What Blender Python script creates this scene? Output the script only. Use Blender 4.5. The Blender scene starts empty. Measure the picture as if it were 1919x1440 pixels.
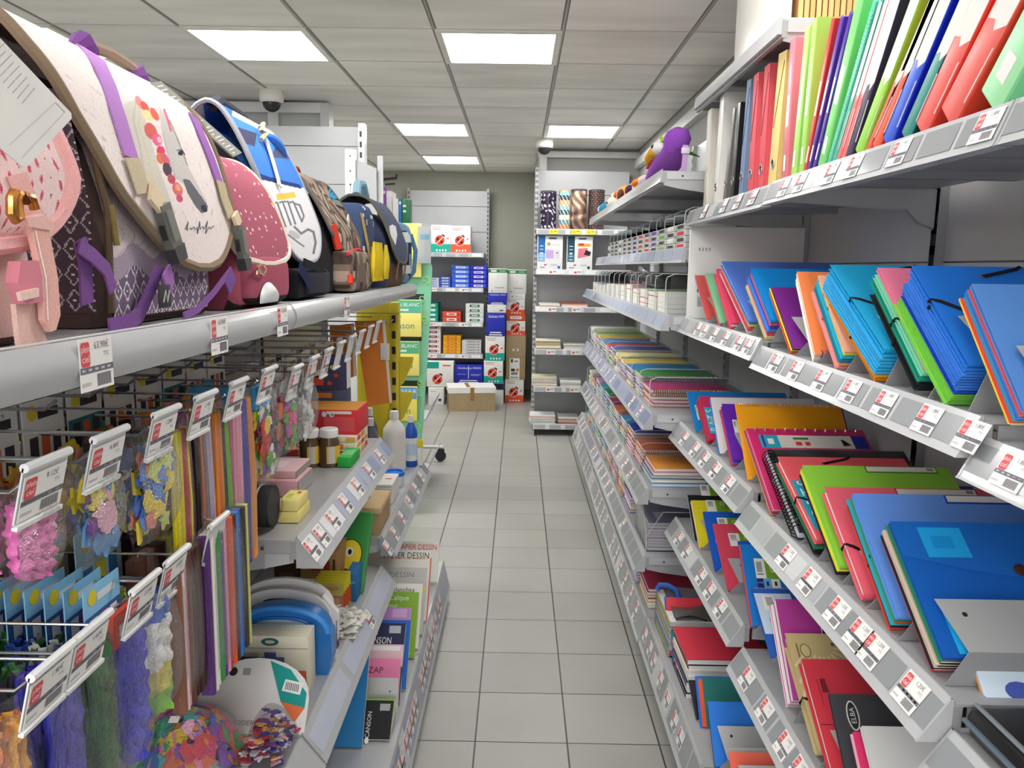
import bpy, bmesh, math, random
from mathutils import Vector, Matrix
from math import sin, cos, pi, radians, sqrt, floor, tan
random.seed(11)
SC = bpy.context.scene
COL = SC.collection
V = Vector

# ------------------------------------------------------------------ camera
CAM_F = 1471.84; CAM_P = 0.147632; CAM_YAW = -0.0069464; CAM_R = 0.0148367; CAM_Z = 1.53257
_cp, _sp, _cy, _sy = cos(CAM_P), sin(CAM_P), cos(CAM_YAW), sin(CAM_YAW)
FW = V((_sy*_cp, _cy*_cp, -_sp)); _r0 = V((_cy, -_sy, 0)); _u0 = _r0.cross(FW)
RI = _r0*cos(CAM_R) + _u0*sin(CAM_R); UP = _u0*cos(CAM_R) - _r0*sin(CAM_R)
EYE = V((0, 0, CAM_Z))
def at(px, py, ax, val):
    """the point of the plane ax = val that is seen at a place of the 1919 x 1440 photograph"""
    d = FW + RI*((px-960)/CAM_F) - UP*((py-720)/CAM_F)
    i = 'xyz'.index(ax)
    return EYE + d*((val-EYE[i])/d[i])
def y_at(px, x, z):
    """depth at which the line (x, *, z) crosses picture column px"""
    lo, hi = 0.35, 12.0
    s = 1 if x > 0 else -1
    for _ in range(40):
        m = (lo+hi)/2; p = V((x, m, z))-EYE
        q = 960+CAM_F*p.dot(RI)/p.dot(FW)
        if (q-px)*s > 0: lo = m
        else: hi = m
    return (lo+hi)/2
cam = bpy.data.cameras.new('camera'); cam.sensor_width = 36; cam.lens = CAM_F/1919*36; cam.clip_start = .02; cam.clip_end = 60
camo = bpy.data.objects.new('camera', cam); COL.objects.link(camo); SC.camera = camo
camo.matrix_world = Matrix(((RI.x, UP.x, -FW.x, 0), (RI.y, UP.y, -FW.y, 0), (RI.z, UP.z, -FW.z, CAM_Z), (0, 0, 0, 1)))
SC.view_settings.view_transform = 'Standard'
try: SC.view_settings.look = 'None'
except Exception: pass
SC.view_settings.gamma = 1; SC.view_settings.use_curve_mapping = False

# ------------------------------------------------------------------ colours and materials
def lin(c):
    if isinstance(c, str):
        c = c.lstrip('#')
        if len(c) == 3: c = ''.join(k*2 for k in c)
        c = tuple(int(c[i:i+2], 16) for i in (0, 2, 4))
    r = []
    for k in c[:3]:
        k /= 255.
        r.append(k/12.92 if k <= .04045 else ((k+.055)/1.055)**2.4)
    return (r[0], r[1], r[2], 1.)
_MATS = {}
def mat(fin):
    if fin in _MATS: return _MATS[fin]
    m = bpy.data.materials.new(fin); m.use_nodes = True
    nt = m.node_tree; N = nt.nodes; L = nt.links; N.clear()
    out = N.new('ShaderNodeOutputMaterial'); at_ = N.new('ShaderNodeAttribute'); at_.attribute_name = 'Col'
    if fin == 'light':
        e = N.new('ShaderNodeEmission'); e.inputs['Strength'].default_value = 14.0
        e.inputs['Color'].default_value = (1, .985, .95, 1); L.new(e.outputs[0], out.inputs[0]); _MATS[fin] = m; return m
    if fin in ('clear', 'film'):
        tr = N.new('ShaderNodeBsdfTransparent'); gl = N.new('ShaderNodeBsdfGlossy'); mx = N.new('ShaderNodeMixShader')
        tr.inputs[0].default_value = (.93, .94, .95, 1) if fin == 'clear' else (.985, .985, .985, 1)
        gl.inputs['Roughness'].default_value = .08 if fin == 'clear' else .16
        lw = N.new('ShaderNodeLayerWeight'); lw.inputs[0].default_value = .35
        mp = N.new('ShaderNodeMapRange'); mp.inputs['To Min'].default_value = .03; mp.inputs['To Max'].default_value = .45
        L.new(lw.outputs['Fresnel'], mp.inputs[0])
        if fin == 'film':
            nz = N.new('ShaderNodeTexNoise'); nz.inputs['Scale'].default_value = 38; nz.inputs['Detail'].default_value = 2
            bp = N.new('ShaderNodeBump'); bp.inputs['Strength'].default_value = .9; bp.inputs['Distance'].default_value = .01
            L.new(nz.outputs[0], bp.inputs['Height']); L.new(bp.outputs[0], gl.inputs['Normal']); L.new(bp.outputs[0], lw.inputs['Normal'])
        L.new(mp.outputs[0], mx.inputs[0]); L.new(tr.outputs[0], mx.inputs[1]); L.new(gl.outputs[0], mx.inputs[2])
        L.new(mx.outputs[0], out.inputs[0]); _MATS[fin] = m; return m
    b = N.new('ShaderNodeBsdfPrincipled')
    P = {'paper': (.62, 0, .3), 'plastic': (.34, 0, .45), 'gloss': (.16, 0, .5), 'metal': (.38, .35, .5), 'chrome': (.18, .95, .5),
         'fabric': (.88, 0, .2), 'wall': (.85, 0, .2), 'tile': (.36, 0, .4), 'ceil': (.5, 0, .3), 'tint': (.25, 0, .5), 'panel': (.3, .1, .5),
         'gold': (.25, .9, .5), 'board': (.8, 0, .2)}[fin]
    b.inputs['Roughness'].default_value = P[0]; b.inputs['Metallic'].default_value = P[1]; b.inputs['Specular IOR Level'].default_value = P[2]
    src = at_.outputs['Color']
    tc = N.new('ShaderNodeTexCoord')
    def noise(scale, lo, hi, src, det=3, stretch=None):
        nz = N.new('ShaderNodeTexNoise'); nz.inputs['Scale'].default_value = scale; nz.inputs['Detail'].default_value = det
        if stretch:
            mp = N.new('ShaderNodeMapping'); mp.inputs['Scale'].default_value = stretch
            L.new(tc.outputs['Object'], mp.inputs[0]); L.new(mp.outputs[0], nz.inputs['Vector'])
        else: L.new(tc.outputs['Object'], nz.inputs['Vector'])
        mr = N.new('ShaderNodeMapRange'); mr.inputs['From Min'].default_value = .3; mr.inputs['From Max'].default_value = .7
        mr.inputs['To Min'].default_value = lo; mr.inputs['To Max'].default_value = hi; L.new(nz.outputs[0], mr.inputs[0])
        mi = N.new('ShaderNodeMix'); mi.data_type = 'RGBA'; mi.blend_type = 'MULTIPLY'; mi.inputs[0].default_value = 1
        L.new(src, mi.inputs[6]); L.new(mr.outputs[0], mi.inputs[7]); return mi.outputs[2], nz
    if fin == 'ceil': src, _ = noise(1.3, .82, 1.06, src, 4, (.8, 3.2, 1))
    elif fin == 'tile': src, _ = noise(3, .94, 1.03, src, 5)
    elif fin == 'wall': src, _ = noise(2, .95, 1.03, src)
    elif fin == 'fabric':
        src, nz = noise(420, .9, 1.05, src, 1)
        bp = N.new('ShaderNodeBump'); bp.inputs['Strength'].default_value = .25; bp.inputs['Distance'].default_value = .001
        L.new(nz.outputs[0], bp.inputs['Height']); L.new(bp.outputs[0], b.inputs['Normal'])
    elif fin == 'board': src, _ = noise(14, .95, 1.04, src, 4)
    elif fin in ('metal', 'panel'): src, _ = noise(6, .97, 1.02, src, 2)
    elif fin in ('paper', 'plastic', 'gloss'): src, _ = noise(9, .97, 1.02, src, 2)
    if fin == 'tint': b.inputs['Alpha'].default_value = .82
    L.new(src, b.inputs['Base Color']); L.new(b.outputs[0], out.inputs[0])
    _MATS[fin] = m; return m

# ------------------------------------------------------------------ text glyph meshes
_TXT = {}
def text_mesh(s):
    if s in _TXT: return _TXT[s]
    cu = bpy.data.curves.new('t', 'FONT'); cu.body = s; cu.size = 1; cu.resolution_u = 2; cu.align_x = 'CENTER'; cu.align_y = 'CENTER'
    o = bpy.data.objects.new('t', cu); COL.objects.link(o)
    me = bpy.data.meshes.new_from_object(o.evaluated_get(bpy.context.evaluated_depsgraph_get()))
    r = ([tuple(v.co) for v in me.vertices], [tuple(p.vertices) for p in me.polygons])
    bpy.data.objects.remove(o); bpy.data.curves.remove(cu); bpy.data.meshes.remove(me)
    _TXT[s] = r; return r

# ------------------------------------------------------------------ mesh builder
class MB:
    def __init__(s, fin='paper'):
        s.v = []; s.f = []; s.c = []; s.mi = []; s.fins = [fin]; s.cur = 0; s.M = None
    def fin(s, name):
        if name not in s.fins: s.fins.append(name)
        s.cur = s.fins.index(name); return s
    def add(s, vs, fs, col):
        n = len(s.v); M = s.M
        s.v.extend([tuple(M @ V(p)) for p in vs] if M is not None else [tuple(p) for p in vs])
        c = col if isinstance(col, list) else None
        cl = None if c else lin(col) if not (isinstance(col, tuple) and len(col) == 4) else col
        for i, f in enumerate(fs):
            s.f.append(tuple(k+n for k in f)); s.mi.append(s.cur)
            s.c.append((lin(c[i]) if not (isinstance(c[i], tuple) and len(c[i]) == 4) else c[i]) if c else cl)
        return s
    def quad(s, a, b, c, d, col): return s.add([a, b, c, d], [(0, 1, 2, 3)], col)
    def box(s, x0, y0, z0, x1, y1, z1, col, faces=None):
        """faces: dict of '-x','+x','-y','+y','-z','+z' -> colour"""
        vs = [(x0, y0, z0), (x1, y0, z0), (x1, y1, z0), (x0, y1, z0), (x0, y0, z1), (x1, y0, z1), (x1, y1, z1), (x0, y1, z1)]
        fs = [(0, 3, 2, 1), (4, 5, 6, 7), (0, 1, 5, 4), (2, 3, 7, 6), (1, 2, 6, 5), (3, 0, 4, 7)]
        cs = [col]*6
        if faces:
            for k, q in faces.items(): cs[['-z', '+z', '-y', '+y', '+x', '-x'].index(k)] = q
        return s.add(vs, fs, cs)
    def rbox(s, x0, y0, z0, x1, y1, z1, col, ch=.004):
        """box with chamfered edges"""
        ch = min(ch, (x1-x0)*.45, (y1-y0)*.45, (z1-z0)*.45)
        bm = bmesh.new(); bmesh.ops.create_cube(bm, size=1)
        for v in bm.verts: v.co = V(((x0+x1)/2+v.co.x*(x1-x0), (y0+y1)/2+v.co.y*(y1-y0), (z0+z1)/2+v.co.z*(z1-z0)))
        bmesh.ops.bevel(bm, geom=bm.edges[:], offset=ch, segments=2, affect='EDGES', profile=.5)
        bm.verts.index_update(); vs = [v.co.copy() for v in bm.verts]; fs = [tuple(v.index for v in f.verts) for f in bm.faces]; bm.free()
        return s.add(vs, fs, col)
    def prism(s, pts, axis, d0, d1, col, side=None):
        """2D outline (counter-clockwise) extruded along axis"""
        n = len(pts)
        def P(p, d): return (d, p[0], p[1]) if axis == 'x' else (p[0], d, p[1]) if axis == 'y' else (p[0], p[1], d)
        vs = [P(p, d0) for p in pts]+[P(p, d1) for p in pts]
        fs = [tuple(range(n))[::-1], tuple(range(n, 2*n))]+[(i, (i+1) % n, (i+1) % n+n, i+n) for i in range(n)]
        if axis == 'y': fs = [f[::-1] for f in fs]
        return s.add(vs, fs, [col, col]+[side or col]*n)
    def tube(s, pts, r, col, n=8, closed=False, flat=None):
        """swept tube; flat=(w,h,ref) sweeps a strap of width w and thickness h whose width lies along ref x tangent"""
        pts = [V(p) for p in pts]; m = len(pts); rings = []
        prev = None
        for i, p in enumerate(pts):
            t = ((pts[(i+1) % m]-pts[i-1]) if closed else (pts[min(i+1, m-1)]-pts[max(i-1, 0)])).normalized()
            if flat:
                w = V(flat[2]).cross(t)
                if w.length < 1e-6: w = V((1, 0, 0))
                w.normalize(); u = t.cross(w)
                a, b = flat[0]/2, flat[1]/2
                rings.append([p+w*a+u*b, p-w*a+u*b, p-w*a-u*b, p+w*a-u*b])
            else:
                if prev is None:
                    u = t.cross(V((0, 0, 1)));
                    if u.length < .05: u = t.cross(V((1, 0, 0)))
                else: u = prev-t*prev.dot(t)
                u.normalize(); prev = u; w = t.cross(u)
                rr = r[i] if isinstance(r, (list, tuple)) else r
                rings.append([p+(u*cos(2*pi*k/n)+w*sin(2*pi*k/n))*rr for k in range(n)])
        k = len(rings[0]); vs = [q for g in rings for q in g]; fs = []
        for i in range(m if closed else m-1):
            j = (i+1) % m
            fs += [(i*k+a, i*k+(a+1) % k, j*k+(a+1) % k, j*k+a) for a in range(k)]
        if not closed: fs += [tuple(range(k))[::-1], tuple(range((m-1)*k, m*k))]
        return s.add(vs, fs, col)
    def lathe(s, prof, col, n=20, c=(0, 0, 0), cols=None):
        vs = []; fs = []; cs = []
        for r, z in prof: vs += [(c[0]+r*cos(2*pi*k/n), c[1]+r*sin(2*pi*k/n), c[2]+z) for k in range(n)]
        for i in range(len(prof)-1):
            for k in range(n):
                fs.append((i*n+k, i*n+(k+1) % n, (i+1)*n+(k+1) % n, (i+1)*n+k)); cs.append(cols[i] if cols else col)
        fs += [tuple(range(n))[::-1], tuple(range((len(prof)-1)*n, len(prof)*n))]; cs += [cols[0] if cols else col, cols[-1] if cols else col]
        return s.add(vs, fs, cs)
    def grid(s, fn, nu, nv, col, wrap=False):
        """fn(u,v) -> point, col: colour or fn(u,v) -> colour at cell centres"""
        vs = [fn(i/nu, j/nv) for j in range(nv+1) for i in range(nu+1)]; fs = []; cs = []
        for j in range(nv):
            for i in range(nu):
                a = j*(nu+1)+i; fs.append((a, a+1, a+nu+2, a+nu+1))
                cs.append(col((i+.5)/nu, (j+.5)/nv) if callable(col) else col)
        return s.add(vs, fs, cs)
    def text(s, t, size, O, X, Y, col, maxw=None):
        """lettering centred on O, running along X, upright along Y"""
        vs, fs = text_mesh(t)
        if not vs: return s
        X = V(X).normalized(); Y = V(Y).normalized(); O = V(O)
        w = max(p[0] for p in vs)-min(p[0] for p in vs); k = size
        kx = min(k, maxw/w) if maxw and w > 0 else k
        return s.add([O+X*(p[0]*kx)+Y*(p[1]*k) for p in vs], fs, col)
    def disc(s, O, X, Y, rx, ry, col, n=18):
        O, X, Y = V(O), V(X), V(Y)
        return s.add([O+X*(rx*cos(2*pi*i/n))+Y*(ry*sin(2*pi*i/n)) for i in range(n)], [tuple(range(n))], col)
    def rect(s, O, X, Y, w, h, col):
        """flat rectangle centred on O"""
        O, X, Y = V(O), V(X), V(Y); X = X*(w/2); Y = Y*(h/2)
        return s.quad(O-X-Y, O+X-Y, O+X+Y, O-X+Y, col)
    def mesh(s, name, sub=None):
        me = bpy.data.meshes.new(name)
        vs = [tuple(V(p)-sub) for p in s.v] if sub is not None else s.v
        me.from_pydata(vs, [], s.f)
        for f in s.fins: me.materials.append(mat(f))
        me.polygons.foreach_set('material_index', s.mi)
        a = me.color_attributes.new('Col', 'FLOAT_COLOR', 'CORNER')
        buf = []
        for f, c in zip(s.f, s.c): buf.extend(c*len(f))
        a.data.foreach_set('color', buf)
        me.polygons.foreach_set('use_smooth', [True]*len(s.f))
        me.set_sharp_from_angle(angle=radians(38))
        me.update(); return me
    def build(s, name, parent=None, recentre=True):
        if parent is None and recentre:
            xs = [p[0] for p in s.v]; ys = [p[1] for p in s.v]; zs = [p[2] for p in s.v]
            o0 = V(((min(xs)+max(xs))/2, (min(ys)+max(ys))/2, min(zs)))
            o = bpy.data.objects.new(name, s.mesh(name, o0)); o.location = o0
        else: o = bpy.data.objects.new(name, s.mesh(name))
        COL.objects.link(o)
        if parent is not None: o.parent = parent
        return o
def tag(o, label, cat, group=None):
    o['label'] = label; o['category'] = cat
    if group: o['group'] = group
    return o
def thing(name, label, cat, loc=(0, 0, 0), group=None, rot=None, mtx=None):
    o = bpy.data.objects.new(name, None); COL.objects.link(o); o.empty_display_size = .05
    if mtx is not None: o.matrix_world = mtx
    else:
        o.location = loc
        if rot: o.rotation_euler = rot
    return tag(o, label, cat, group)
def struct(o): o['kind'] = 'structure'; return o
def dup(o, label, loc=None, rot=None, group=None, mtx=None):
    r = o.copy(); COL.objects.link(r)
    if label: r['label'] = label
    if group: r['group'] = group
    if mtx is not None: r.matrix_world = mtx
    if loc is not None: r.location = loc
    if rot is not None: r.rotation_euler = rot
    for ch in list(o.children):
        c = ch.copy(); COL.objects.link(c); c.parent = r
        for g in ch.children:
            d = g.copy(); COL.objects.link(d); d.parent = c
    return r
ORD = 'first second third fourth fifth sixth seventh eighth ninth tenth eleventh twelfth thirteenth fourteenth fifteenth sixteenth seventeenth eighteenth nineteenth twentieth'.split()
ORD += ['twenty-'+k for k in ORD[:9]]+['thirtieth']+['thirty-'+k for k in ORD[:9]]+['fortieth']+['forty-'+k for k in ORD[:9]]
def frame(O, X, Y):
    """matrix with local x along X, local z along Y (upright), local -y facing out"""
    X = V(X).normalized(); Z = V(Y).normalized(); Yv = Z.cross(X).normalized(); Z = X.cross(Yv)
    return Matrix(((X.x, Yv.x, Z.x, O[0]), (X.y, Yv.y, Z.y, O[1]), (X.z, Yv.z, Z.z, O[2]), (0, 0, 0, 1)))
def jig(c, a=10):
    """a slightly different shade of the same colour"""
    c = c.lstrip('#'); c = ''.join(k*2 for k in c) if len(c) == 3 else c
    d = random.uniform(-a, a)
    return '#%02x%02x%02x' % tuple(max(0, min(255, int(int(c[i:i+2], 16)+d))) for i in (0, 2, 4))
# ================================================================== room shell
CEIL = 2.628
XW0, XW1, YW0, YW1 = -4.4, 1.10, -3.2, 9.42
m = MB('tile'); m.box(XW0-.1, YW0-.1, -.12, XW1+.1, YW1+.1, -.004, '#4a4844')
rr = random.Random(3)
ix0, ix1 = int((XW0+.119)/.3)-1, int((XW1+.119)/.3)+1
iy0, iy1 = int((YW0-3.8617)/.3)-1, int((YW1-3.8617)/.3)+1
for i in range(ix0, ix1+1):
    for j in range(iy0, iy1+1):
        x0, y0 = -.1193+.3*i, 3.8617+.3*j
        x0, x1, y0, y1 = max(x0+.0028, XW0), min(x0+.2972, XW1), max(y0+.0016, YW0), min(y0+.2984, YW1)
        if x1-x0 < .01 or y1-y0 < .01: continue
        g = 163+rr.uniform(-5, 5)
        m.quad((x0, y0, 0), (x1, y0, 0), (x1, y1, 0), (x0, y1, 0), (g, g-1, g-7))
struct(m.build('floor'))
LIGHTS = [(-4, 0), (-2, 0), (0, 0), (-1, 4), (1, 4), (-1, 7), (-5, 4), (-3, 4), (-4, 7),
          (-3, -4), (-1, -4), (1, -4), (-5, -4), (-4, -8), (-2, -8), (0, -8), (-3, -11), (-1, -11), (1, -11)]
def cx(i): return -.41408+.6*i
def cyy(j): return 3.86104+.6*j
m = MB('ceil')
m.fin('ceil'); m.box(XW0-.1, YW0-.1, CEIL+.02, XW1+.1, YW1+.1, CEIL+.12, '#a8a49c')
for i in range(-8, 4):
    for j in range(-13, 11):
        if (i, j) in LIGHTS: continue
        x0, x1, y0, y1 = max(cx(i), XW0), min(cx(i+1), XW1), max(cyy(j), YW0), min(cyy(j+1), YW1)
        if x1-x0 < .02 or y1-y0 < .02: continue
        g = 246+rr.uniform(-9, 7)
        a, b = .011, .003
        m.add([(x0+a, y0+b, CEIL), (x0+a, y1-b, CEIL), (x1-a, y1-b, CEIL), (x1-a, y0+b, CEIL), (x0+a, y0+b, CEIL+.019), (x0+a, y1-b, CEIL+.019), (x1-a, y1-b, CEIL+.019), (x1-a, y0+b, CEIL+.019)],
              [(0, 1, 2, 3), (0, 4, 5, 1), (2, 6, 7, 3), (1, 5, 6, 2), (3, 7, 4, 0)], (g, g-3, g-9))
struct(m.build('ceiling'))
m = MB('metal')
for i in range(-7, 4):
    x = cx(i)
    if XW0 < x < XW1: m.box(x-.0085, YW0, CEIL-.001, x+.0085, YW1, CEIL+.01, '#8d8a84'); m.box(x-.003, YW0, CEIL-.003, x+.003, YW1, CEIL, '#b6b2aa')
for j in range(-12, 10):
    y = cyy(j); m.box(XW0, y-.0045, CEIL-.002, XW1, y+.0045, CEIL+.004, '#c9c6be')
struct(m.build('trim_1'))
for k, (i, j) in enumerate(LIGHTS):
    names = {(0, 0): 'near square ceiling light panel above the middle of the aisle', (-2, 0): 'near square ceiling light panel above the school bags, left of the middle one',
             (-4, 0): 'ceiling light panel cut by the left edge above the satchels', (-1, 4): 'far ceiling light panel left of the aisle, fourth row back',
             (1, 4): 'far ceiling light panel on the right above the toy shelf', (-1, 7): 'farthest ceiling light panel, nearest the green back wall'}
    t = thing('ceiling_light', names.get((i, j), 'square ceiling light panel out of the frame, tile column %s row %s' % (ORD[i+5], ORD[j+11])), 'ceiling light', (cx(i)+.3, cyy(j)+.3, CEIL), 'square ceiling light panels')
    f = MB('metal'); w = .297; e = .268
    for (a, b, c, d) in ((-w, -w, w, -e), (-w, e, w, w), (-w, -e, -e, e), (e, -e, w, e)): f.box(a, b, -.012, c, d, .015, '#e4e2da')
    f.build('frame', t)
    f = MB('light'); f.box(-e, -e, -.006, e, e, .012, '#ffffff'); f.build('diffuser', t)
def wallbox(name, x0, y0, z0, x1, y1, z1, col, fin='wall'):
    m = MB(fin); m.box(x0, y0, z0, x1, y1, z1, col); return struct(m.build(name))
wallbox('wall_back', XW0, YW1, 0, XW1+.1, YW1+.12, CEIL+.02, '#a5a69b')
wallbox('wall_right', XW1, YW0, 0, XW1+.12, YW1, CEIL+.02, '#b9b9b6')
wallbox('wall_left', XW0-.12, YW0, 0, XW0, YW1, CEIL+.02, '#c8c8c4')
# unseen front wall, openings added so uniform world light fills the room
wallbox('wall_front', XW0, YW0-.12, 2.45, XW1, YW0, CEIL+.02, '#d8d8d4')
m = MB('metal')
for q in (XW0, -1.7, XW1-.06): m.box(q, YW0-.1, 0, q+.06, YW0-.02, 2.45, '#c9cacb')
struct(m.build('fill_opening_1'))  # posts of the added openings that admit the fill light
# wall of the side aisle on the left and of the recess on the right, with white cable trunking along the top
wallbox('wall_side', XW0, 5.56, 0, -1.36, 5.70, CEIL-.001, '#c2c3c2')
wallbox('wall_corner', .16, 7.56, 0, XW1, YW1, CEIL-.001, '#b2b2ae')
m = MB('plastic')
m.box(XW0, 5.5, 2.545, -1.36, 5.56, 2.61, '#e2e3e3'); m.box(-1.72, 5.515, 2.40, -1.65, 5.56, 2.545, '#dfe0e0'); m.box(-1.36, 5.5, 2.30, -1.30, 5.62, 2.61, '#d2d3d3')
struct(m.build('trim_2'))
m = MB('plastic'); m.box(.16, 7.50, 2.545, XW1, 7.56, 2.60, '#dededc'); m.box(XW1-.05, 2.9, 2.45, XW1, 7.5, 2.52, '#dededc'); m.box(.17, 7.50, 1.9, .24, 7.56, 2.545, '#dededc')
struct(m.build('trim_3'))
m = MB('wall'); m.box(-1.5, 9.40, 0, .16, 9.42, .07, '#77786c'); struct(m.build('baseboard_back'))
# surveillance domes
def dome(label, x, y):
    t = thing('security_camera', label, 'security camera', (x, y, CEIL))
    b = MB('plastic'); b.lathe([(.03, 0), (.072, -.001), (.076, -.03), (.076, -.066), (.066, -.078), (.05, -.079)], '#e6e5df', 28); b.build('housing', t)
    d = MB('gloss'); d.lathe([(.058, -.078)]+[(.058*cos(a*pi/18), -.078-.056*sin(a*pi/18)) for a in range(1, 9)]+[(.001, -.134)], '#26262a', 24)
    d.build('dome', t)
p = at(515, 181, 'z', CEIL); dome('white dome security camera on the ceiling above the blue backpack', -1.60, 5.22)
dome('white dome security camera on the ceiling beside the shelf with pencil tubes', .200, 6.98)
w = bpy.data.worlds.new('world'); SC.world = w; w.use_nodes = True
w.node_tree.nodes['Background'].inputs[0].default_value = (1, 1, 1, 1); w.node_tree.nodes['Background'].inputs[1].default_value = 1.6
SC.view_settings.exposure = 0.5
# ================================================================== shelving
def sub(t): return Matrix.Translation(-V(t.location))
METAL = '#bfc0c3'
def shelf(s, xf, z, y0, y1, depth, label, group, rail='flat', cat='shelf', railh=.048, lean=.022, inserts=None, brackets=(1, 1), near_plate=False, deckcol='#b9babd'):
    """one shelf board along Y; s=+1 right of the aisle (board runs towards +X), s=-1 left"""
    t = thing('shelf', label, cat, (xf+s*depth/2, (y0+y1)/2, z-.05), group)
    d = MB('metal'); d.M = sub(t)
    a, b = sorted((xf, xf+s*depth))
    d.box(a, y0, z-.004, b, y1, z, deckcol)
    d.box(*sorted((xf, xf+s*.012))[:1], y0, z-.042, sorted((xf, xf+s*.012))[1], y1, z-.004, '#a9aaad')
    for k in (.33, .66):
        q = y0+(y1-y0)*k; d.box(a+.02, q-.012, z-.02, b, q+.012, z-.004, '#9c9da0')
    d.build('deck', t)
    for i, (q, on) in enumerate(((y0, brackets[0]), (y1, brackets[1]))):
        if not on: continue
        bk = MB('metal'); bk.M = sub(t); w = .003
        qa, qb = (q+.001, q+.001+w) if i == 0 else (q-.001-w, q-.001)
        if near_plate and i == 0: pts = [(xf+s*.005, z-.004), (xf+s*depth, z-.004), (xf+s*depth, z-.12), (xf+s*.06, z-.062), (xf+s*.005, z-.05)]
        else: pts = [(xf+s*.02, z-.006), (xf+s*depth, z-.006), (xf+s*depth, z-.10), (xf+s*(depth-.04), z-.085), (xf+s*(depth-.07), z-.055), (xf+s*.02, z-.035)]
        if s < 0: pts = pts[::-1]
        bk.prism(pts, 'y', qa, qb, '#b4b5b8')
        if near_plate and i == 0:
            bk.prism([(p[0]*.96+.04*(xf+s*depth*.5), p[1]) for p in [pts[0], pts[1], (pts[1][0], z-.03), (pts[0][0], z-.03)]], 'y', qa-.004, qa, '#c6c7ca')
            bk.fin('plastic'); bk.disc((xf+s*.07, qa-.0045, z-.018), (1, 0, 0), (0, 0, 1), .004, .004, '#3a3a3c', 10)
        bk.build('bracket', t)
    r = MB('gloss'); r.M = sub(t)
    if rail == 'round':
        n = 10; R = railh/2
        pr = [(xf-s*(.004+.010*sin(pi*k/n)), z+.004-railh*k/n) for k in range(n+1)]+[(xf+s*.002, z-railh+.004), (xf+s*.002, z+.004)]
    else:
        pr = [(xf-s*.000, z+.006), (xf-s*.003, z+.006), (xf-s*(lean+.003), z-railh+.004), (xf-s*(lean+.006), z-railh), (xf-s*.0, z-railh)]
    if s > 0: pr = pr[::-1]
    r.prism(pr, 'y', y0+.002, y1-.002, '#bcbec1')
    # end caps
    for q in (y0+.002, y1-.005): r.prism([(x_-s*.001, z_) for x_, z_ in pr], 'y', q-.0005, q+.0035, '#b4b6b8')
    ins = MB
    if inserts:
        X, U, nrm = rail_axes(s, lean, railh)
        for (ya, yb, c) in inserts:
            O = rail_pt(s, xf, z, (ya+yb)/2, lean, railh, .0006)
            r.rect(O, X, U, yb-ya, railh*.82, c)
    if rail == 'round':
        for zz, cc in ((.006, '#ececee'), (-.012, '#c2c4c8'), (-.034, '#b4b6ba')): r.box(xf-s*.0-.0005 if s > 0 else xf, y0+.002, z+zz-.001, xf+.0005, y1-.002, z+zz+.001, cc)
    r.build('ticket_rail', t)
    return t
def rail_axes(s, lean, railh):
    X = V((0, -s, 0)); U = V((s*lean, 0, railh)).normalized(); return X, U, X.cross(U)
def rail_pt(s, xf, z, y, lean, railh, off):
    X, U, n = rail_axes(s, lean, railh)
    return V((xf-s*(.003+lean/2), y, z+.005-railh/2))+n*off
_TK = {}
def ticket_mesh(price, w, h, fine=True):
    k = (price, w, h, fine)
    if k in _TK: return _TK[k]
    m = MB('paper'); m.box(-w/2, -.0003, -h/2, w/2, .0003, h/2, '#f3f1ee')
    e = -.0006; X, Z = (1, 0, 0), (0, 0, 1)
    def R(u, v, a, b, c): m.rect((u*w, e, v*h), X, Z, a*w, b*h, c)
    if fine:
        rx, rz, rw, rh = -.33, .2, .26, .46
        m.add([V((rx*w+rw*w/2*cx_, e, rz*h+rh*h/2*cz_)) for cx_, cz_ in ((-.8, -1), (.8, -1), (1, -.8), (1, .8), (.8, 1), (-.8, 1), (-1, .8), (-1, -.8))], [tuple(range(8))], '#e2555a')
        m.text('plein', h*.2, (rx*w, e-.0002, .30*h), X, Z, '#fbeeee', rw*w*.85); m.text('ciel', h*.2, (rx*w, e-.0002, .11*h), X, Z, '#fbeeee', rw*w*.75)
        m.text(price, h*.19, (.16*w, e, .34*h), X, Z, '#77737a', w*.58); m.text('TTC', h*.12, (.3*w, e, .16*h), X, Z, '#8a868c')
        R(0, -.1, 1, .12, '#74727c')
        for q in range(5): R(-.4+q*.19, -.1, .1, .045, '#d9d7dc')
        bx = -.02
        for q in range(17):
            ww = (.012, .02, .028)[(q*7) % 3]; R(bx+ww/2, -.32, ww*.7, .24, '#65636b'); bx += ww+.006
        R(-.34, -.36, .26, .06, '#c4c2c6')
    else:
        R(-.3, .22, .3, .4, '#e4686c'); R(.22, .3, .4, .14, '#a9a5ab'); R(0, -.1, 1, .13, '#86848d'); R(.2, -.33, .46, .22, '#9a98a0')
    me = m.mesh('price_ticket'); _TK[k] = me; return me
def ticket(price, w, h, O, X, U, label, group, fine=True):
    o = bpy.data.objects.new('price_ticket', ticket_mesh(price, w, h, fine)); COL.objects.link(o)
    o.matrix_world = frame(O, X, U); tag(o, label, 'price ticket', group); return o
def rail_tickets(s, xf, z, pxs, name, group, price='1.80€', w=.056, h=.044, lean=.022, railh=.048, fine=True, zs=None, extra=0):
    n = len(pxs)
    for i, px in enumerate(pxs):
        zz = zs(px) if zs else z
        y = y_at(px, xf-s*lean*.5, zz-.02)
        X, U, nr = rail_axes(s, lean, railh)
        ticket(price, w, h, rail_pt(s, xf, zz, y, lean, railh, .0018+extra), X, U,
               'white price ticket, %s from near end, %s' % (ORD[n-1-i] if pxs[0] < pxs[-1] and s > 0 or s < 0 and pxs[0] > pxs[-1] else ORD[i], name), group, fine)
XR = .61; XBACK = 1.03
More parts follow.
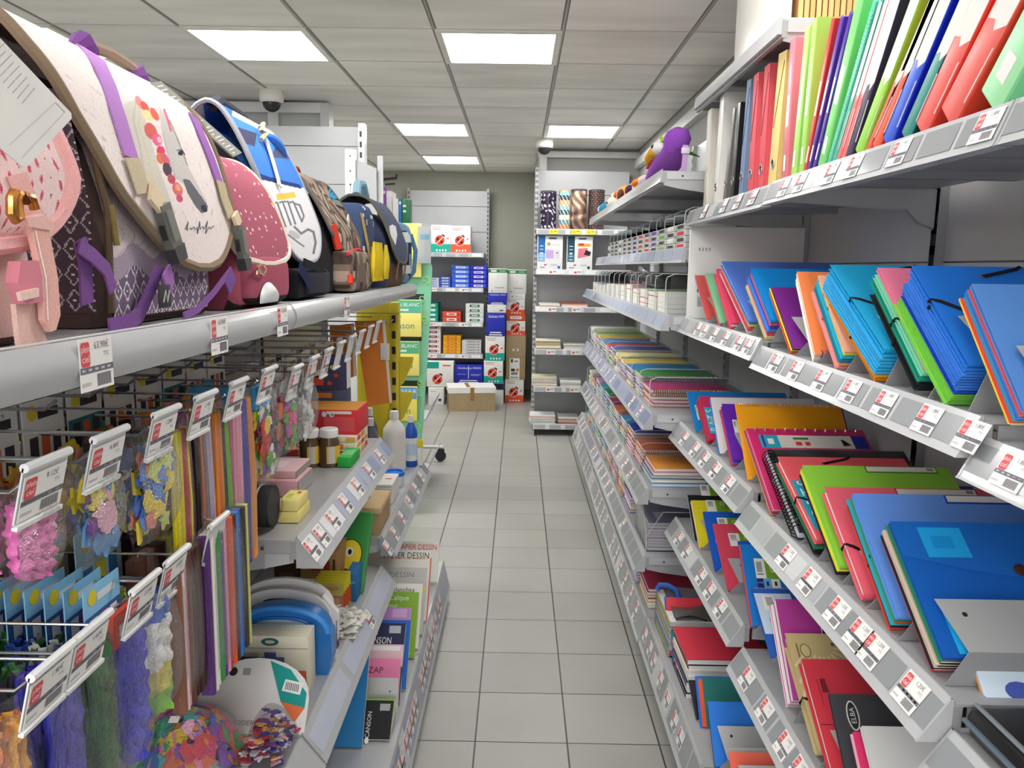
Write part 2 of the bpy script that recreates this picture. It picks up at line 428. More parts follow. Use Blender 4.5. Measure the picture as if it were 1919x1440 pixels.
RB = [(.07, 1.010), (1.012, 1.955), (1.957, 2.868)]           # bays right of the aisle
def bay(s, xb, y0, y1, ztop, label, xbase, zbase, group, panelcol='#c6c7ca', slat=.36, ups=(1, 1), thick=.012, xs=None):
    t = thing('shelving_bay', label, 'shelving bay', (xb, (y0+y1)/2, 0), group)
    p = MB('panel'); p.M = sub(t); z = .12
    while z < ztop-.01:
        z1 = min(z+slat, ztop); a, b = sorted((xb, xb+s*thick)); p.box(a, y0+.012, z+.002, b, y1-.012, z1-.002, jig(panelcol, 4)); z = z1
    p.box(*sorted((xb+s*thick, xb+s*(thick+.004)))[:1], y0, .1, sorted((xb+s*thick, xb+s*(thick+.004)))[1], y1, ztop, '#77787c')
    p.build('back_panel', t)
    for q, on in ((y0, ups[0]), (y1, ups[1])):
        if not on: continue
        u = MB('metal'); u.M = sub(t); a, b = sorted((xb-s*.022, xb-s*.0005)); u.box(a, q-.014, 0, b, q+.014, ztop, '#a9aaae')
        u.fin('plastic'); zz = .3
        while zz < ztop-.03:
            for dy in (-.007, .007):
                u.box(xb-s*.0225-.0004, q+dy-.003, zz, xb-s*.0225+.0004, q+dy+.003, zz+.028, '#2c2c2e')
            zz += .05
        u.build('upright', t)
    b_ = MB('metal'); a, b = sorted((xbase, xb-s*.024)); b_.box(a, y0+.016, .0, b, y1-.016, zbase-.06, '#9b9ca0'); tag(b_.build('plinth'), label.replace('grey metal shelving bay', 'grey plinth under').replace(' of the aisle', ''), 'plinth', group.replace('bays', 'plinths'))
    return t
for i, (y0, y1) in enumerate(RB):
    bay(1, XBACK, y0, y1, 2.25, 'grey metal shelving bay right of the aisle of folders, %s from the near end' % ORD[i], .535, .2, 'grey shelving bays along the right wall')
FAR = [(2.872, 3.82), (3.822, 4.77), (4.772, 5.72), (5.722, 6.66)]
for i, (y0, y1) in enumerate(FAR):
    bay(1, XBACK, y0, y1, 2.25, 'grey metal shelving bay right of the aisle of notebooks, %s from the near end' % ORD[i], .525, .2, 'grey shelving bays along the right wall', panelcol='#cdced1', ups=(0, 1))
GI, GL = '#95989c', '#cfd1d3'
def inserts(s, y0, y1, n, seed, cols=(GI, '#aeb1b5', GL)):
    r = random.Random(seed); out = []; w = (y1-y0)/n
    for k in range(n):
        out.append((y0+w*k+w*.05, y0+w*k+w*.95, cols[0] if r.random() < .55 else r.choice(cols)))
    return out
ZR = {'binder': (1.74, 1.74, 1.736), 'second': (1.318, 1.343, 1.36), 'third': (.905, .945, .972), 'fourth': (.47, .545, .605)}
NM = {'binder': 'top right shelf of ring binders', 'second': 'second right shelf carrying elastic folders', 'third': 'third right shelf carrying plastic folders', 'fourth': 'fourth right shelf carrying display folders'}
RSHELF = {}
for nm, zs in ZR.items():
    for i, (y0, y1) in enumerate(RB):
        lean = .020 if nm == 'binder' else .026 if nm == 'second' else .040
        RSHELF[nm, i] = shelf(1, XR, zs[i], y0, y1, .395, 'grey %s, %s bay from near end' % (NM[nm], ORD[i]), 'grey metal shelves right of the aisle',
              lean=lean, railh=.05 if nm in ('binder', 'second') else .058, inserts=inserts(1, y0, y1, 9, i+len(nm)))
for i, (y0, y1) in enumerate(RB[1:]):
    shelf(1, .52, .2, y0, y1, .484, 'grey metal bottom shelf board right of the aisle, %s bay from the near end' % ORD[i+1], 'grey metal shelves right of the aisle', lean=.03, railh=.1, inserts=inserts(1, y0, y1, 10, 77+i), brackets=(0, 0))
shelf(1, XR, 2.12, RB[2][0], RB[2][1], .395, 'grey metal top board of the right shelving carrying a white carton', 'grey metal shelves right of the aisle', lean=.004, railh=.035, near_plate=True)
T5 = [1323, 1360, 1386, 1415, 1473, 1504, 1561, 1605, 1690, 1855]
rail_tickets(1, XR, 1.74, T5, 'top right rail below the ring binders', 'price tickets on the binder shelf rail', lean=.02, railh=.05)
rail_tickets(1, XR, 1.35, [1311, 1323, 1342, 1363, 1388, 1405, 1457, 1495, 1543, 1598, 1662, 1743, 1825, 1903], 'second right rail below the elastic folders', 'price tickets on the elastic folder rail',
             lean=.026, railh=.05, zs=lambda px: 1.36 if px < 1431 else 1.343 if px < 1872 else 1.318)
rail_tickets(1, XR, .96, [1285, 1305, 1323, 1343, 1368, 1477, 1520, 1573, 1613, 1640, 1712, 1850], 'third right rail below the plastic folders', 'price tickets on the plastic folder rail',
             price='1.20€', lean=.04, railh=.058, zs=lambda px: .972 if px < 1412 else .945 if px < 1775 else .905, w=.06, h=.05)
rail_tickets(1, XR, .59, [1275, 1290, 1317, 1333, 1353, 1403, 1437, 1473, 1500], 'fourth right rail below the display folders', 'price tickets on the display folder rail',
             price='2.40€', lean=.04, railh=.058, zs=lambda px: .605 if px < 1395 else .545, w=.06, h=.05)
rail_tickets(1, .52, .2, [1212, 1221, 1229, 1241, 1254, 1268, 1279], 'bottom right rail just above the floor', 'price tickets on the bottom right rail', price='3.10€', lean=.03, railh=.1, w=.055, h=.05)
# ---- left gondola
XL = -.465; XLB = -.875
LB = [(.58, 1.588), (1.592, 2.60), (2.604, 3.50)]
for i, (y0, y1) in enumerate(LB):
    bay(-1, XLB, y0, y1, 1.6, ['grey metal shelving bay left of the aisle with the hooks, nearest the viewer', 'grey metal shelving bay left of the aisle with the paint sets', 'grey metal shelving bay left of the aisle with the glue bottles'][i],
        -.36, .17, 'grey shelving bays along the left of the aisle', panelcol='#b4b5b8')
for i, (y0, y1) in enumerate(LB):
    shelf(-1, XL, 1.447, y0, y1, .384, 'grey metal shelf board of school bags, left, %s bay from near end' % ORD[i], 'grey metal shelves left of the aisle', rail='round', railh=.05)
rail_tickets(-1, XL-.001, 1.447, [155, 393, 515, 640], 'rail below the school bags', 'price tickets on the school bag rail', price='63.90€', lean=.0, railh=.055, w=.066, h=.056, extra=.0103)
LSH = {}
LT = inserts
shelf(-1, XL, .953, *LB[1], .384, 'grey metal shelf board left of the aisle carrying glitter jars and paints', 'grey metal shelves left of the aisle', lean=.05, railh=.062, near_plate=True, inserts=inserts(-1, *LB[1], 14, 5, ('#b4bad2', '#9aa2c4', '#e8e9ee')))
shelf(-1, XL, .60, 2.604, 3.70, .384, 'grey metal shelf board left of the aisle carrying glue bottles and a wooden box', 'grey metal shelves left of the aisle', lean=.05, railh=.066, near_plate=True, inserts=inserts(-1, 2.604, 3.70, 12, 6))
shelf(-1, XL, .50, *LB[1], .384, 'grey metal shelf board left of the aisle carrying craft boxes', 'grey metal shelves left of the aisle', lean=.05, railh=.062, inserts=inserts(-1, *LB[1], 3, 9, ('#c3c9da', '#d5d8e2', '#c8ccd8')))
shelf(-1, XL, .50, *LB[0], .384, 'grey metal shelf board left of the aisle under the hanging craft bags', 'grey metal shelves left of the aisle', lean=.05, railh=.062)
for i, (y0, y1) in enumerate(LB):
    shelf(-1, -.335, .17, y0, y1, .514, 'grey metal bottom shelf board left of the aisle, %s bay from the near end' % ORD[i], 'grey metal shelves left of the aisle', lean=.03, railh=.13, brackets=(0, 0), inserts=inserts(-1, y0, y1, 12, 40+i, ('#a9adc6', '#9097b8', '#dfe1ea')))
rail_tickets(-1, XL, .953, [710, 690, 668, 645, 622, 600, 582], 'rail below the glitter jars', 'price tickets on the glitter jar rail', price='5.20€', lean=.05, railh=.062, w=.055, h=.052)
rail_tickets(-1, XL, .60, [788, 778, 766, 752, 738, 725], 'rail below the glue bottles', 'price tickets on the glue bottle rail', price='3.60€', lean=.05, railh=.066, w=.055, h=.05)
rail_tickets(-1, XL, .50, [690], 'rail below the craft boxes', 'price tickets on the craft box rail', price='7.90€', lean=.05, railh=.062, w=.06, h=.05)
rail_tickets(-1, -.335, .17, [823, 820, 815, 811, 807, 803, 799, 795, 792, 788, 778, 774, 770, 765, 760, 752, 748], 'bottom left rail below the drawing pads', 'price tickets on the bottom left rail', price='4.50€', lean=.03, railh=.13, w=.06, h=.062)
# ================================================================== leaning folders on the right shelves
KIND = {'e': ('elastic_folder', 'card elastic folder', 'folder'), 'p': ('plastic_pocket', 'plastic pocket folder', 'folder'), 'd': ('display_book', 'plastic display book', 'display book'),
        's': ('spiral_notebook', 'spiral notebook', 'notebook'), 'w': ('document_wallet', 'document wallet', 'document wallet'), 'b': ('exercise_book', 'exercise book', 'notebook'), 'c': ('card_folder', 'thin card folder', 'folder')}
def lean_matrix(P, th):
    s_, c_ = sin(th), cos(th)
    return Matrix(((1, 0, 0, P[0]), (0, c_, s_, P[1]), (0, -s_, c_, P[2]), (0, 0, 0, 1)))
def u_profile(L, t, e, n=5):
    """open U: front sheet, rounded spine at the bottom, back sheet; (y,z) outline"""
    r = t/2; o = [(0, L)]+[(r-r*cos(pi*k/n), r-r*sin(pi*k/n)) for k in range(n+1)]+[(t, L)]
    ri = max(r-e, r*.2); i = [(t-(r-ri), L)]+[(r+ri*cos(pi*k/n), r-ri*sin(pi*k/n)) for k in range(n+1)]+[(r-ri, L)]
    return o+i
def cover_mesh(W, L, t, col, fin, e=.0011, edge=None):
    m = MB(fin); o = u_profile(L, t, e); n = len(o); h = n//2
    vs = [(0, p[0], p[1]) for p in o]+[(W, p[0], p[1]) for p in o]; fs = []; cs = []
    for i in range(n):
        j = (i+1) % n; fs.append((i, i+n, j+n, j)); cs.append(col)
    for i in range(h-1):       # the two cut ends, as quads between outer and inner outline
        a, b, c, d = i, i+1, n-2-i, n-1-i
        fs.append((a, b, c, d)); cs.append(edge or col); fs.append((a+n, d+n, c+n, b+n)); cs.append(edge or col)
    return m.add(vs, fs, cs)
def strip(m, pts, w, h, col): m.tube(pts, 0, col, flat=(w, h, (0, 1, 0)))
def sticker(root, x, z, w, h, style=0):
    m = MB('paper'); e = -.0006; X, Z = (1, 0, 0), (0, 0, 1)
    def R(u, v, a, b, c, d=0): m.rect((x+u*w, e-d, z+v*h), X, Z, a*w, b*h, c)
    R(.5, .5, 1, 1, '#f4f4ee'); R(.72, .6 if style == 0 else .5, .56, .8 if style == 0 else 1, '#7fae2d', .0002)
    for k in range(7): R(.08+.035*k, .72, .018, .34, '#3c3a44', .0003)
    R(.2, .48, .28, .05, '#8f8c92', .0003)
    m.disc((x+.74*w, e-.0004, z+.68*h), X, Z, .11*w, .15*h, '#d7e6b2'); m.disc((x+.74*w, e-.0006, z+.68*h), X, Z, .07*w, .1*h, '#7fae2d')
    if style == 0: R(.14, .17, .28, .34, '#24307c', .0004); R(.45, .17, .34, .34, '#6cb6e8', .0004); R(.8, .17, .36, .3, '#f2f2ee', .0004); R(.45, .17, .1, .14, '#23305c', .0006); R(.8, .17, .1, .14, '#222', .0006); m.text('21x29', .07*h, (x+.14*w, e-.0007, z+.2*h), X, Z, '#dfe6ff', .24*w)
    return m.build('barcode_sticker', root)
def folder(kind, col, name, M, W, L, t, label, group=None, ex=()):
    nm, _, cat = KIND[kind]
    ro = thing(nm, label, cat, group=group, mtx=M)
    ex = dict(ex) if not isinstance(ex, dict) else ex
    fin = {'e': 'paper', 'p': 'plastic', 'd': 'plastic', 's': 'plastic', 'w': 'tint', 'b': 'paper', 'c': 'paper'}[kind]
    page = ex.get('page', '#f1efe8')
    if kind in 'epdcw':
        cover_mesh(W, L, t, col, fin, min(.0012, t*.3), ex.get('edge', None)).build('cover', ro)
        if kind == 'd' or kind == 'b':
            pass
        if t > .0035:
            m = MB('paper'); m.box(.004, t*.32, t*.5, W-.006, t*.68, L-.006, ex.get('inner', page if kind != 'e' else col)); m.build('inner_sheets' if kind != 'e' else 'inner_flap', ro)
    if kind == 's':
        m = MB('paper'); m.box(.001, t*.2, .001, W-.001, t*.8, L-.004, page); m.build('pages', ro)
        m = MB(fin); m.rbox(0, 0, 0, W, t*.2, L, col, .0012); m.build('cover', ro)
        m = MB(fin); m.rbox(0, t*.8, 0, W, t, L, ex.get('back', col), .0012); m.build('back_cover', ro)
        m = MB('chrome'); n = ex.get('rings', 40); ring = ex.get('ring', '#e9e2d0'); R = t*.75+.0025
        side = ex.get('side', 'top')
        for k in range(n):
            f = (k+.5)/n
            if side == 'top': m.tube([(W*(.03+.94*f), t/2+R*cos(a*pi/4), L-.004+R*.8*sin(a*pi/4)) for a in range(8)], .0011 if n > 20 else .0022, ring, 5, True)
            elif side == 'bottom': m.tube([(W*(.03+.94*f), t/2+R*cos(a*pi/4), .004+R*.8*sin(a*pi/4)) for a in range(8)], .0011, ring, 5, True)
            else: m.tube([(.004+R*.8*sin(a*pi/4), t/2+R*cos(a*pi/4), L*(.03+.94*f)) for a in range(8)], .0012, ring, 5, True)
        m.build('spiral_binding', ro)
    if kind == 'b':
        m = MB('paper'); m.box(.0015, t*.14, .001, W-.001, t*.86, L-.001, page); m.build('pages', ro)
        m = MB('paper'); m.rbox(0, 0, 0, W, t*.14, L, col, .0008); m.rbox(0, t*.86, 0, W, t, L, col, .0008); m.build('cover', ro)
    if ex.get('elastic'):
        c = ex['elastic']; m = MB('fabric'); z0 = ex.get('ez', .58)*L
        strip(m, [(.05, -.0012, z0-.028), (.012, -.0016, z0), (-.0012, .001, z0+.008), (-.0012, t-.001, z0+.008), (.01, t+.0012, z0+.01)], .006, .0016, c)
        if ex.get('ez2', 1):
            strip(m, [(.10, -.0014, L-.028), (.16, -.0016, L-.008), (.172, .0004, L+.0014), (.172, t, L+.0014)], .006, .0016, c)
        m.fin('chrome'); m.disc((.05, -.0016, z0-.028), (1, 0, 0), (0, 0, 1), .0045, .0045, '#e8e8ea', 10); m.disc((.10, -.0018, L-.028), (1, 0, 0), (0, 0, 1), .0045, .0045, '#e8e8ea', 10)
        m.build('elastic_band', ro)
    if ex.get('strip'):
        a, b = ex['strip']; m = MB('paper'); m.box(W*a-.003, -.0012, L-.020, W*b+.003, 0.0002, L-.0015, jig('#6b7d9a', 0) if 'sc' not in ex else ex['sc']); m.box(W*a, -.0018, L-.017, W*b, -.0004, L-.0035, '#f0eee6')
        m.rect((W*b-.012, -.002, L-.010), (1, 0, 0), (0, 0, 1), .014, .008, '#9aa08e'); m.build('title_label', ro)
    if ex.get('sticker'):
        x, z, w, h, st = ex['sticker']; sticker(ro, x, z, w, h, st)
    if ex.get('draw'): ex['draw'](ro, W, L, t)
    return ro
def stack(shelfname, b, t, items, x0=.622, W=.32, deck=None, th=50, name='', L=None, group=None, T=None, sup=True, suph=.055, jag=.004, seed=0):
    """a leaning stack; b, t: the aisle-side bottom and top corner of the front folder in the photograph"""
    r = random.Random(hash(name) % 1000 if False else sum(map(ord, name))+seed)
    if b is not None and t is not None:
        B, A = at(*b, 'x', x0), at(*t, 'x', x0); a = math.atan2(A.y-B.y, A.z-B.z); L = L or (A-B).length
    elif t is not None:
        a = radians(th); A = at(*t, 'x', x0); TT = T or .012; L = L or max(.12, (A.z-deck-TT*sin(a))/cos(a)); B = A-V((0, sin(a), cos(a)))*L
    n = len(items); wsum = sum(i[3] for i in items)
    a = max(a, radians(8))
    Tn = max((B.z-deck-.0012)/sin(a), .0) if T is None else T
    Tn = max(Tn, wsum*.45)
    Tn = min(Tn, wsum*2.2)
    k = Tn/wsum
    # the top corner stays where the photo has it; the rearmost spine touches the deck
    up = V((0, sin(a), cos(a))); L = min(max((A.z-deck-Tn*sin(a)-.0008)/cos(a), .14), .37); B = A-up*L; B = V((B.x, B.y, deck+Tn*sin(a)+.0008))
    back = V((0, cos(a), -sin(a))); d = 0; res = []
    for i, it in enumerate(items):
        kind, col, cn, w = it[:4]; ex = it[4] if len(it) > 4 else {}
        t_ = w*k*.93; dx = ex.get('dx', r.uniform(-jag, jag)) if i else ex.get('dx', 0)
        Li = L*ex.get('l', 1)+(r.uniform(-.006, .004) if i else 0)+ex.get('dl', 0); Wi = ex.get('W', W+(r.uniform(-.006, .006) if i else 0))
        P = B+back*d+V((dx, 0, 0))
        if n == 1: lab = '%s %s on the %s' % (cn, KIND[kind][1], name)
        else: lab = '%s %s, %s from front, %s' % (cn, KIND[kind][1], ORD[i], name)
        Wi = min(Wi, XBACK-.024-P.x)
        res.append(folder(kind, col, cn, lean_matrix(P, a), Wi, Li, t_, lab, group, ex)); d += w*k
    if sup:
        # bent sheet-metal support in front of the stack
        o = thing('shelf_divider', 'bent grey support before the %s' % name, 'shelf divider', (x0, B.y-.004, deck+.0008), 'bent grey metal supports on the right shelves')
        m = MB('metal'); h = max(B.z-deck+.012, suph*.6); y0 = -.004
        pts = [(0.0, 0), (.30, 0), (.30, h), (.030, h)]
        m.prism(pts, 'y', y0-.0012, y0, '#a5a6aa'); m.build('foot_plate', o)
        m = MB('metal'); l2 = .085; u2 = V((0, sin(a), cos(a)))*l2; c0, c1 = V((.030, y0-.0006, h)), V((.30, y0-.0006, h)); nn = V((0, -cos(a), sin(a)))*.0012
        a0, a1 = V((.012, y0, h))+u2, V((.30, y0, h))+u2
        m.add([c0, c1, a1, a0, c0+nn, c1+nn, a1+nn, a0+nn], [(0, 1, 2, 3), (7, 6, 5, 4), (0, 4, 5, 1), (1, 5, 6, 2), (2, 6, 7, 3), (3, 7, 4, 0)], '#c9cacb')
        m.fin('plastic'); m.disc((a0*.7+c0*.3)+nn*1.3+V((.03, 0, 0)), (1, 0, 0), tuple(u2.normalized()), .004, .004, '#2a2a2c', 10)
        m.build('leaning_plate', o)
    return res
D2, D3, D4 = (1.36, 1.343), (.972, .945), (.605, .545)
E_ = {'elastic': '#17161c'}
def blues(n, c, cn, kind='e', w=.006, ex=None): return [(kind, jig(c, 8), cn, w, dict(ex or {})) for _ in range(n)]
def letters(txt, x, z0, dz, size, col, bg=None):
    def f(ro, W, L, t):
        m = MB('paper')
        if bg: m.rect((bg[0], -.0007, bg[1]), (1, 0, 0), (0, 0, 1), bg[2], bg[3], bg[4])
        for i, c in enumerate(txt): m.text(c, size, (x, -.0011, z0-dz*i), (0, 0, 1), (-1, 0, 0), col)
        m.build('printed_insert', ro)
    return f
# --- second shelf, from the viewer backwards
def curl(ro, W, L, t):
    m = MB('chrome')
    for k in range(3): m.tube([(.012+.010*k+.005*cos(q*pi/4), -.002, L*.42-.003*k+.004*sin(q*pi/4)) for q in range(8)], .0011, '#efe9e4', 5, True)
    m.build('ring_clip', ro)
stack('2', (1921, 770), (1822, 532), [('e', '#5a8fd8', 'mottled blue', .012), ('e', '#ef6a6a', 'coral red', .014, {'draw': curl}), ('e', '#4a86d4', 'mid blue', .010), ('e', '#3f9fc0', 'teal blue', .004),
      ('e', '#ee4a3a', 'bright red', .004), ('e', '#f6d64a', 'yellow', .005), ('c', '#e9e6da', 'off-white', .004)], deck=D2[1], name='mottled blue stack, second right shelf', sup=True)
def gum(ez): return {'elastic': '#201a20', 'ez': ez}
stack('2', (1816, 683), (1709, 498), [('e', '#1f74d6', 'royal blue', .009, gum(.60)), ('e', '#2b7fe0', 'bright royal blue', .008, gum(.58))]+blues(7, '#3d82e2', 'royal blue', ex={'l': .98})+[('e', '#1d4fd0', 'deep blue', .009)]
      + blues(5, '#7fd04a', 'apple green', w=.0045, ex={'l': .99}), deck=D2[1], name='royal blue stack, second right shelf', W=.34)
stack('2', (1738, 690), (1645, 502), [('e', '#f07f9f', 'pink', .004), ('e', '#f2e9a0', 'pale yellow', .003), ('e', '#7fd6b4', 'mint', .005, gum(.5)), ('e', '#149a80', 'teal green', .008, gum(.5)), ('e', '#1b2326', 'black', .014, {'elastic': '#101416', 'ez': .42, 'l': .98})],
      deck=D2[1], name='pink and black stack, second right shelf')
stack('2', (1659, 655), (1556, 496), [('e', '#1fa8dc', 'bright turquoise', .008, gum(.55)), ('e', '#27b2e6', 'turquoise', .006)]+blues(5, '#3cb4ea', 'turquoise', w=.005)+[('e', '#f0a018', 'golden orange', .006, {'elastic': '#2a1a12', 'ez': .4}), ('e', '#e0861c', 'orange', .004)],
      deck=D2[1], name='turquoise stack, second right shelf', W=.34)
stack('2', (1583, 659), (1537, 517) if 0 else (1534, 516), [('e', '#f2b59a', 'peach pink', .003), ('e', '#f7e24c', 'lemon yellow', .006, {'elastic': '#b09a40', 'l': .97}), ('e', '#35bcd6', 'light turquoise', .007), ('e', '#168aa8', 'petrol blue', .006), ('e', '#f7a878', 'peach', .007, {'elastic': '#e8642c'}),
      ('e', '#f59aa0', 'salmon', .004)], deck=D2[1], name='yellow and peach stack, second right shelf')
stack('2', (1528, 664), (1494, 509), [('s', '#f58a4e', 'orange covered', .010, {'ring': '#3a4a9c', 'side': 'bottom', 'rings': 30})]+[('b', '#f4f1ea', 'white', .007, {'l': .96}) for _ in range(3)], deck=D2[1], name='white notebook stack, second right shelf')
stack('2', (1487, 654), (1446, 538), [('p', '#7c2a8c', 'purple', .003), ('p', '#1c1a1e', 'black', .006), ('p', '#f4df4a', 'yellow', .003), ('p', '#18a58c', 'emerald', .008), ('p', '#f05a2a', 'orange red', .012), ('p', '#c8e6dc', 'pale mint', .003)], deck=D2[1], name='rainbow stack, second right shelf', W=.3)
ST = {'sticker': (.05, .13, .085, .075, 1)}
stack('2', (1446, 600), (1408, 503), [('p', '#1690e0', 'azure blue', .006, {'sticker': (.115, .10, .09, .085, 0)}), ('p', '#e85a76', 'pink', .005), ('p', '#3a50c8', 'indigo', .004), ('p', '#4a90e4', 'sky blue', .006), ('p', '#e8505a', 'red', .005), ('p', '#f6c0b4', 'pale pink', .003),
      ('p', '#c9e070', 'lime', .003)], deck=D2[0], name='azure pocket stack, second right shelf')
stack('2', (1405, 600), (1352, 490), [('p', '#5a82e0', 'periwinkle', .007, {'W': .37}), ('p', '#d3ea6a', 'lime', .004), ('p', '#e8566a', 'raspberry', .006), ('p', '#e6e8ee', 'clear white', .004)], deck=D2[0], name='periwinkle pocket stack, second right shelf')
stack('2', (1373, 605), (1343, 504), [('p', '#e6486a', 'raspberry red', .006), ('p', '#f0eef2', 'clear white', .006), ('p', '#e2506c', 'dark raspberry', .006)], deck=D2[0], name='raspberry pocket stack, second right shelf')
stack('2', (1350, 605), (1322, 512), [('p', '#8fd6a8', 'mint green', .006), ('p', '#2f9ae0', 'blue', .005), ('p', '#e0685c', 'coral', .004), ('p', '#7a3fae', 'violet', .006)], deck=D2[0], name='mint pocket stack, second right shelf', W=.28)
stack('2', (1325, 598), (1303, 516), [('p', '#e0605e', 'red', .004), ('p', '#bfe0da', 'pale aqua', .005), ('p', '#b9bcbe', 'grey', .005)], deck=D2[0], name='pale aqua pocket stack, second right shelf', W=.28)
# large white pad standing across the far end of the second shelf
t = thing('desk_pad_pack', 'large white flat pack standing across the far end of the second right shelf', 'flat pack', (.80, 2.845, 1.3605))
m = MB('paper'); m.rbox(-.195, -.008, 0, .21, .008, .325, '#efefec', .003); m.build('card_sleeve', t)
m = MB('paper'); X_, Z_ = (1, 0, 0), (0, 0, 1)
for i in range(4): m.rect((-.16+.012*i, -.0085, .245), X_, Z_, .006, .012, '#b9b7b4')
m.disc((-.155, -.0085, .10), X_, Z_, .008, .008, '#5b595c'); m.disc((-.152, -.0088, .102), X_, Z_, .005, .005, '#efefec')
for i in range(6): m.rect((-.158+.004*i, -.0085, .06), X_, Z_, .002, .035, '#77757a')
m.build('printed_marks', t)
# --- third shelf
def wallet_draw(ro, W, L, t):
    m = MB('tint'); m.prism([(0, L), (0, L*.72), (W*.25, L*.62), (W*.5, L*.565), (W*.8, L*.55), (W, L*.56), (W, L)], 'y', -.0014, -.0004, '#1f6fd0'); m.build('flap', ro)
    m = MB('plastic'); m.rect((.075, -.0018, L*.83), (1, 0, 0), (0, 0, 1), .07, .058, '#22a4e8'); m.rect((.072, -.002, L*.83), (1, 0, 0), (0, 0, 1), .034, .024, '#1790d8'); m.build('corner_sticker', ro)
    m = MB('plastic'); m.rect((.055, -.0008, L*.2), (1, 0, 0), (0, 0, 1), .06, .085, '#25b4ee'); m.rect((.055, -.001, L*.15), (1, 0, 0), (0, 0, 1), .02, .012, '#123f8c'); m.build('brand_sticker', ro)
    m = MB('gloss'); m.M = Matrix.Translation((.175, -.0014, L*.62))@Matrix.Rotation(pi/2, 4, 'X'); m.lathe([(.010, 0), (.0095, .003), (.006, .0042), (.001, .0042)], '#4a2a20', 16); m.build('press_stud', ro)
stack('3', (1769, 1232), (1667, 978), [('w', '#1c66c8', 'translucent blue', .010, {'draw': wallet_draw, 'inner': '#2f78d8', 'W': .36}), ('p', '#5a48a8', 'violet', .006), ('p', '#2e8c6c', 'green', .005), ('p', '#e4dccf', 'cream', .006), ('p', '#1e1a1e', 'black', .007), ('p', '#dcc8b4', 'beige', .005),
      ('p', '#3a2424', 'dark brown', .006), ('p', '#d8d0c4', 'stone', .005), ('p', '#241c20', 'jet black', .006), ('p', '#cfc4b8', 'pale stone', .005), ('p', '#c03c44', 'crimson', .009)], deck=D3[1], name='translucent blue wallet stack, third right shelf', W=.35)
stack('3', (1683, 1158), (1598, 925), [('d', '#6a9cf0', 'cornflower blue', .010, {'strip': (.47, .93), 'sc': '#2a48b4', 'W': .36}), ('d', '#2a9a78', 'green', .004), ('d', '#e8603a', 'orange', .008, gum(.48)), ('d', '#2fb6cc', 'turquoise', .004), ('d', '#16242c', 'black', .008, gum(.44)), ('d', '#e8443c', 'red', .008)],
      deck=D3[1], name='cornflower blue stack, third right shelf', W=.35)
stack('3', (1621, 1117), (1545, 913), [('d', '#f0687c', 'rose pink', .016, {'strip': (.42, .88), 'sc': '#c8384c', 'elastic': '#17141a', 'ez': .42, 'ez2': 0, 'W': .34})], deck=D3[1], name='third right shelf behind the cornflower blue stack')
stack('3', (1576, 1062), (1504, 872), [('d', '#96d848', 'lime green', .010, {'strip': (.43, .90), 'sc': '#5a9a2c', 'W': .315}), ('d', '#ece23a', 'yellow', .005), ('d', '#2a2030', 'dark purple', .012), ('p', '#1f48a8', 'navy blue', .004, {'dx': .05, 'l': .9})], deck=D3[1], name='lime green stack, third right shelf')
stack('3', (1532, 1010), (1457, 856), [('d', '#ee5f68', 'coral pink', .012, {'draw': letters('STERN', .032, .19, .034, .045, '#e9f6fa', (.032, .115, .055, .17, '#27a3bd')), 'elastic': '#14121a', 'ez': .45}), ('d', '#2c7c58', 'dark green', .006), ('d', '#1c1a20', 'black', .008)],
      deck=D3[1], name='coral display book stack, third right shelf', W=.30)
def filmwrap(ro, W, L, t):
    rr_ = random.Random(5)
    m = MB('film'); m.grid(lambda u, v: (W*(u*1.04-.03), -.004-.006*rr_.random(), L*(v*1.02-.02)), 14, 14, '#ffffff'); m.build('plastic_wrap', ro)
stack('3', (1494, 985), (1437, 842), [('s', '#22242a', 'black', .012, {'side': 'left', 'ring': '#1a1a1c', 'rings': 24, 'draw': filmwrap, 'page': '#dde3ea'})], deck=D3[1], name='third right shelf in film wrap, before the magenta book', W=.34)
def magenta(ro, W, L, t):
    m = MB('paper'); X, Z = (1, 0, 0), (0, 0, 1); zc = L-.052
    m.rect((W*.54, -.0008, zc), X, Z, W*.88, .05, '#e6e2dc'); m.rect((W*.16, -.001, zc), X, Z, W*.16, .05, '#2aaecb'); m.rect((W*.92, -.001, zc), X, Z, W*.12, .05, '#2a3a9c')
    m.rect((W*.11, -.0012, zc), X, Z, W*.02, .046, '#3a3f9e')
    m.rect((W*.43, -.001, zc-.004), X, Z, W*.15, .026, '#e8d9d2'); m.rect((W*.43, -.0012, zc+.012), X, Z, W*.13, .008, '#3d7a34'); m.rect((W*.40, -.0012, zc-.008), X, Z, W*.05, .014, '#d8402f'); m.rect((W*.475, -.0012, zc-.008), X, Z, W*.04, .014, '#d8402f')
    m.add([(W*.77, -.0012, zc-.016), (W*.84, -.0012, zc-.012), (W*.79, -.0012, zc+.008), (W*.765, -.0012, zc+.010)], [(0, 1, 2, 3)], '#24222a')
    m.rect((W*.17, -.0012, zc), X, Z, W*.05, .022, '#f2f2f0'); m.build('printed_insert', ro)
stack('3', (1450, 955), (1399, 803), [('s', '#d22a6e', 'magenta', .010, {'rings': 11, 'ring': '#f0dcdc', 'draw': magenta}), ('p', '#e05a6a', 'rose', .004), ('p', '#8c3c9c', 'purple', .004), ('p', '#5a4a9c', 'violet', .004), ('p', '#f0a050', 'orange', .006)], deck=D3[1], name='magenta ring book stack, third right shelf', W=.315)
stack('3', (1402, 900), (1378, 757), [('s', '#f0a418', 'golden yellow', .010, {'rings': 44, 'ring': '#e8dcc0'}), ('p', '#5a38b0', 'violet', .008)], deck=D3[0], name='golden spiral notebook stack, third right shelf', W=.30)
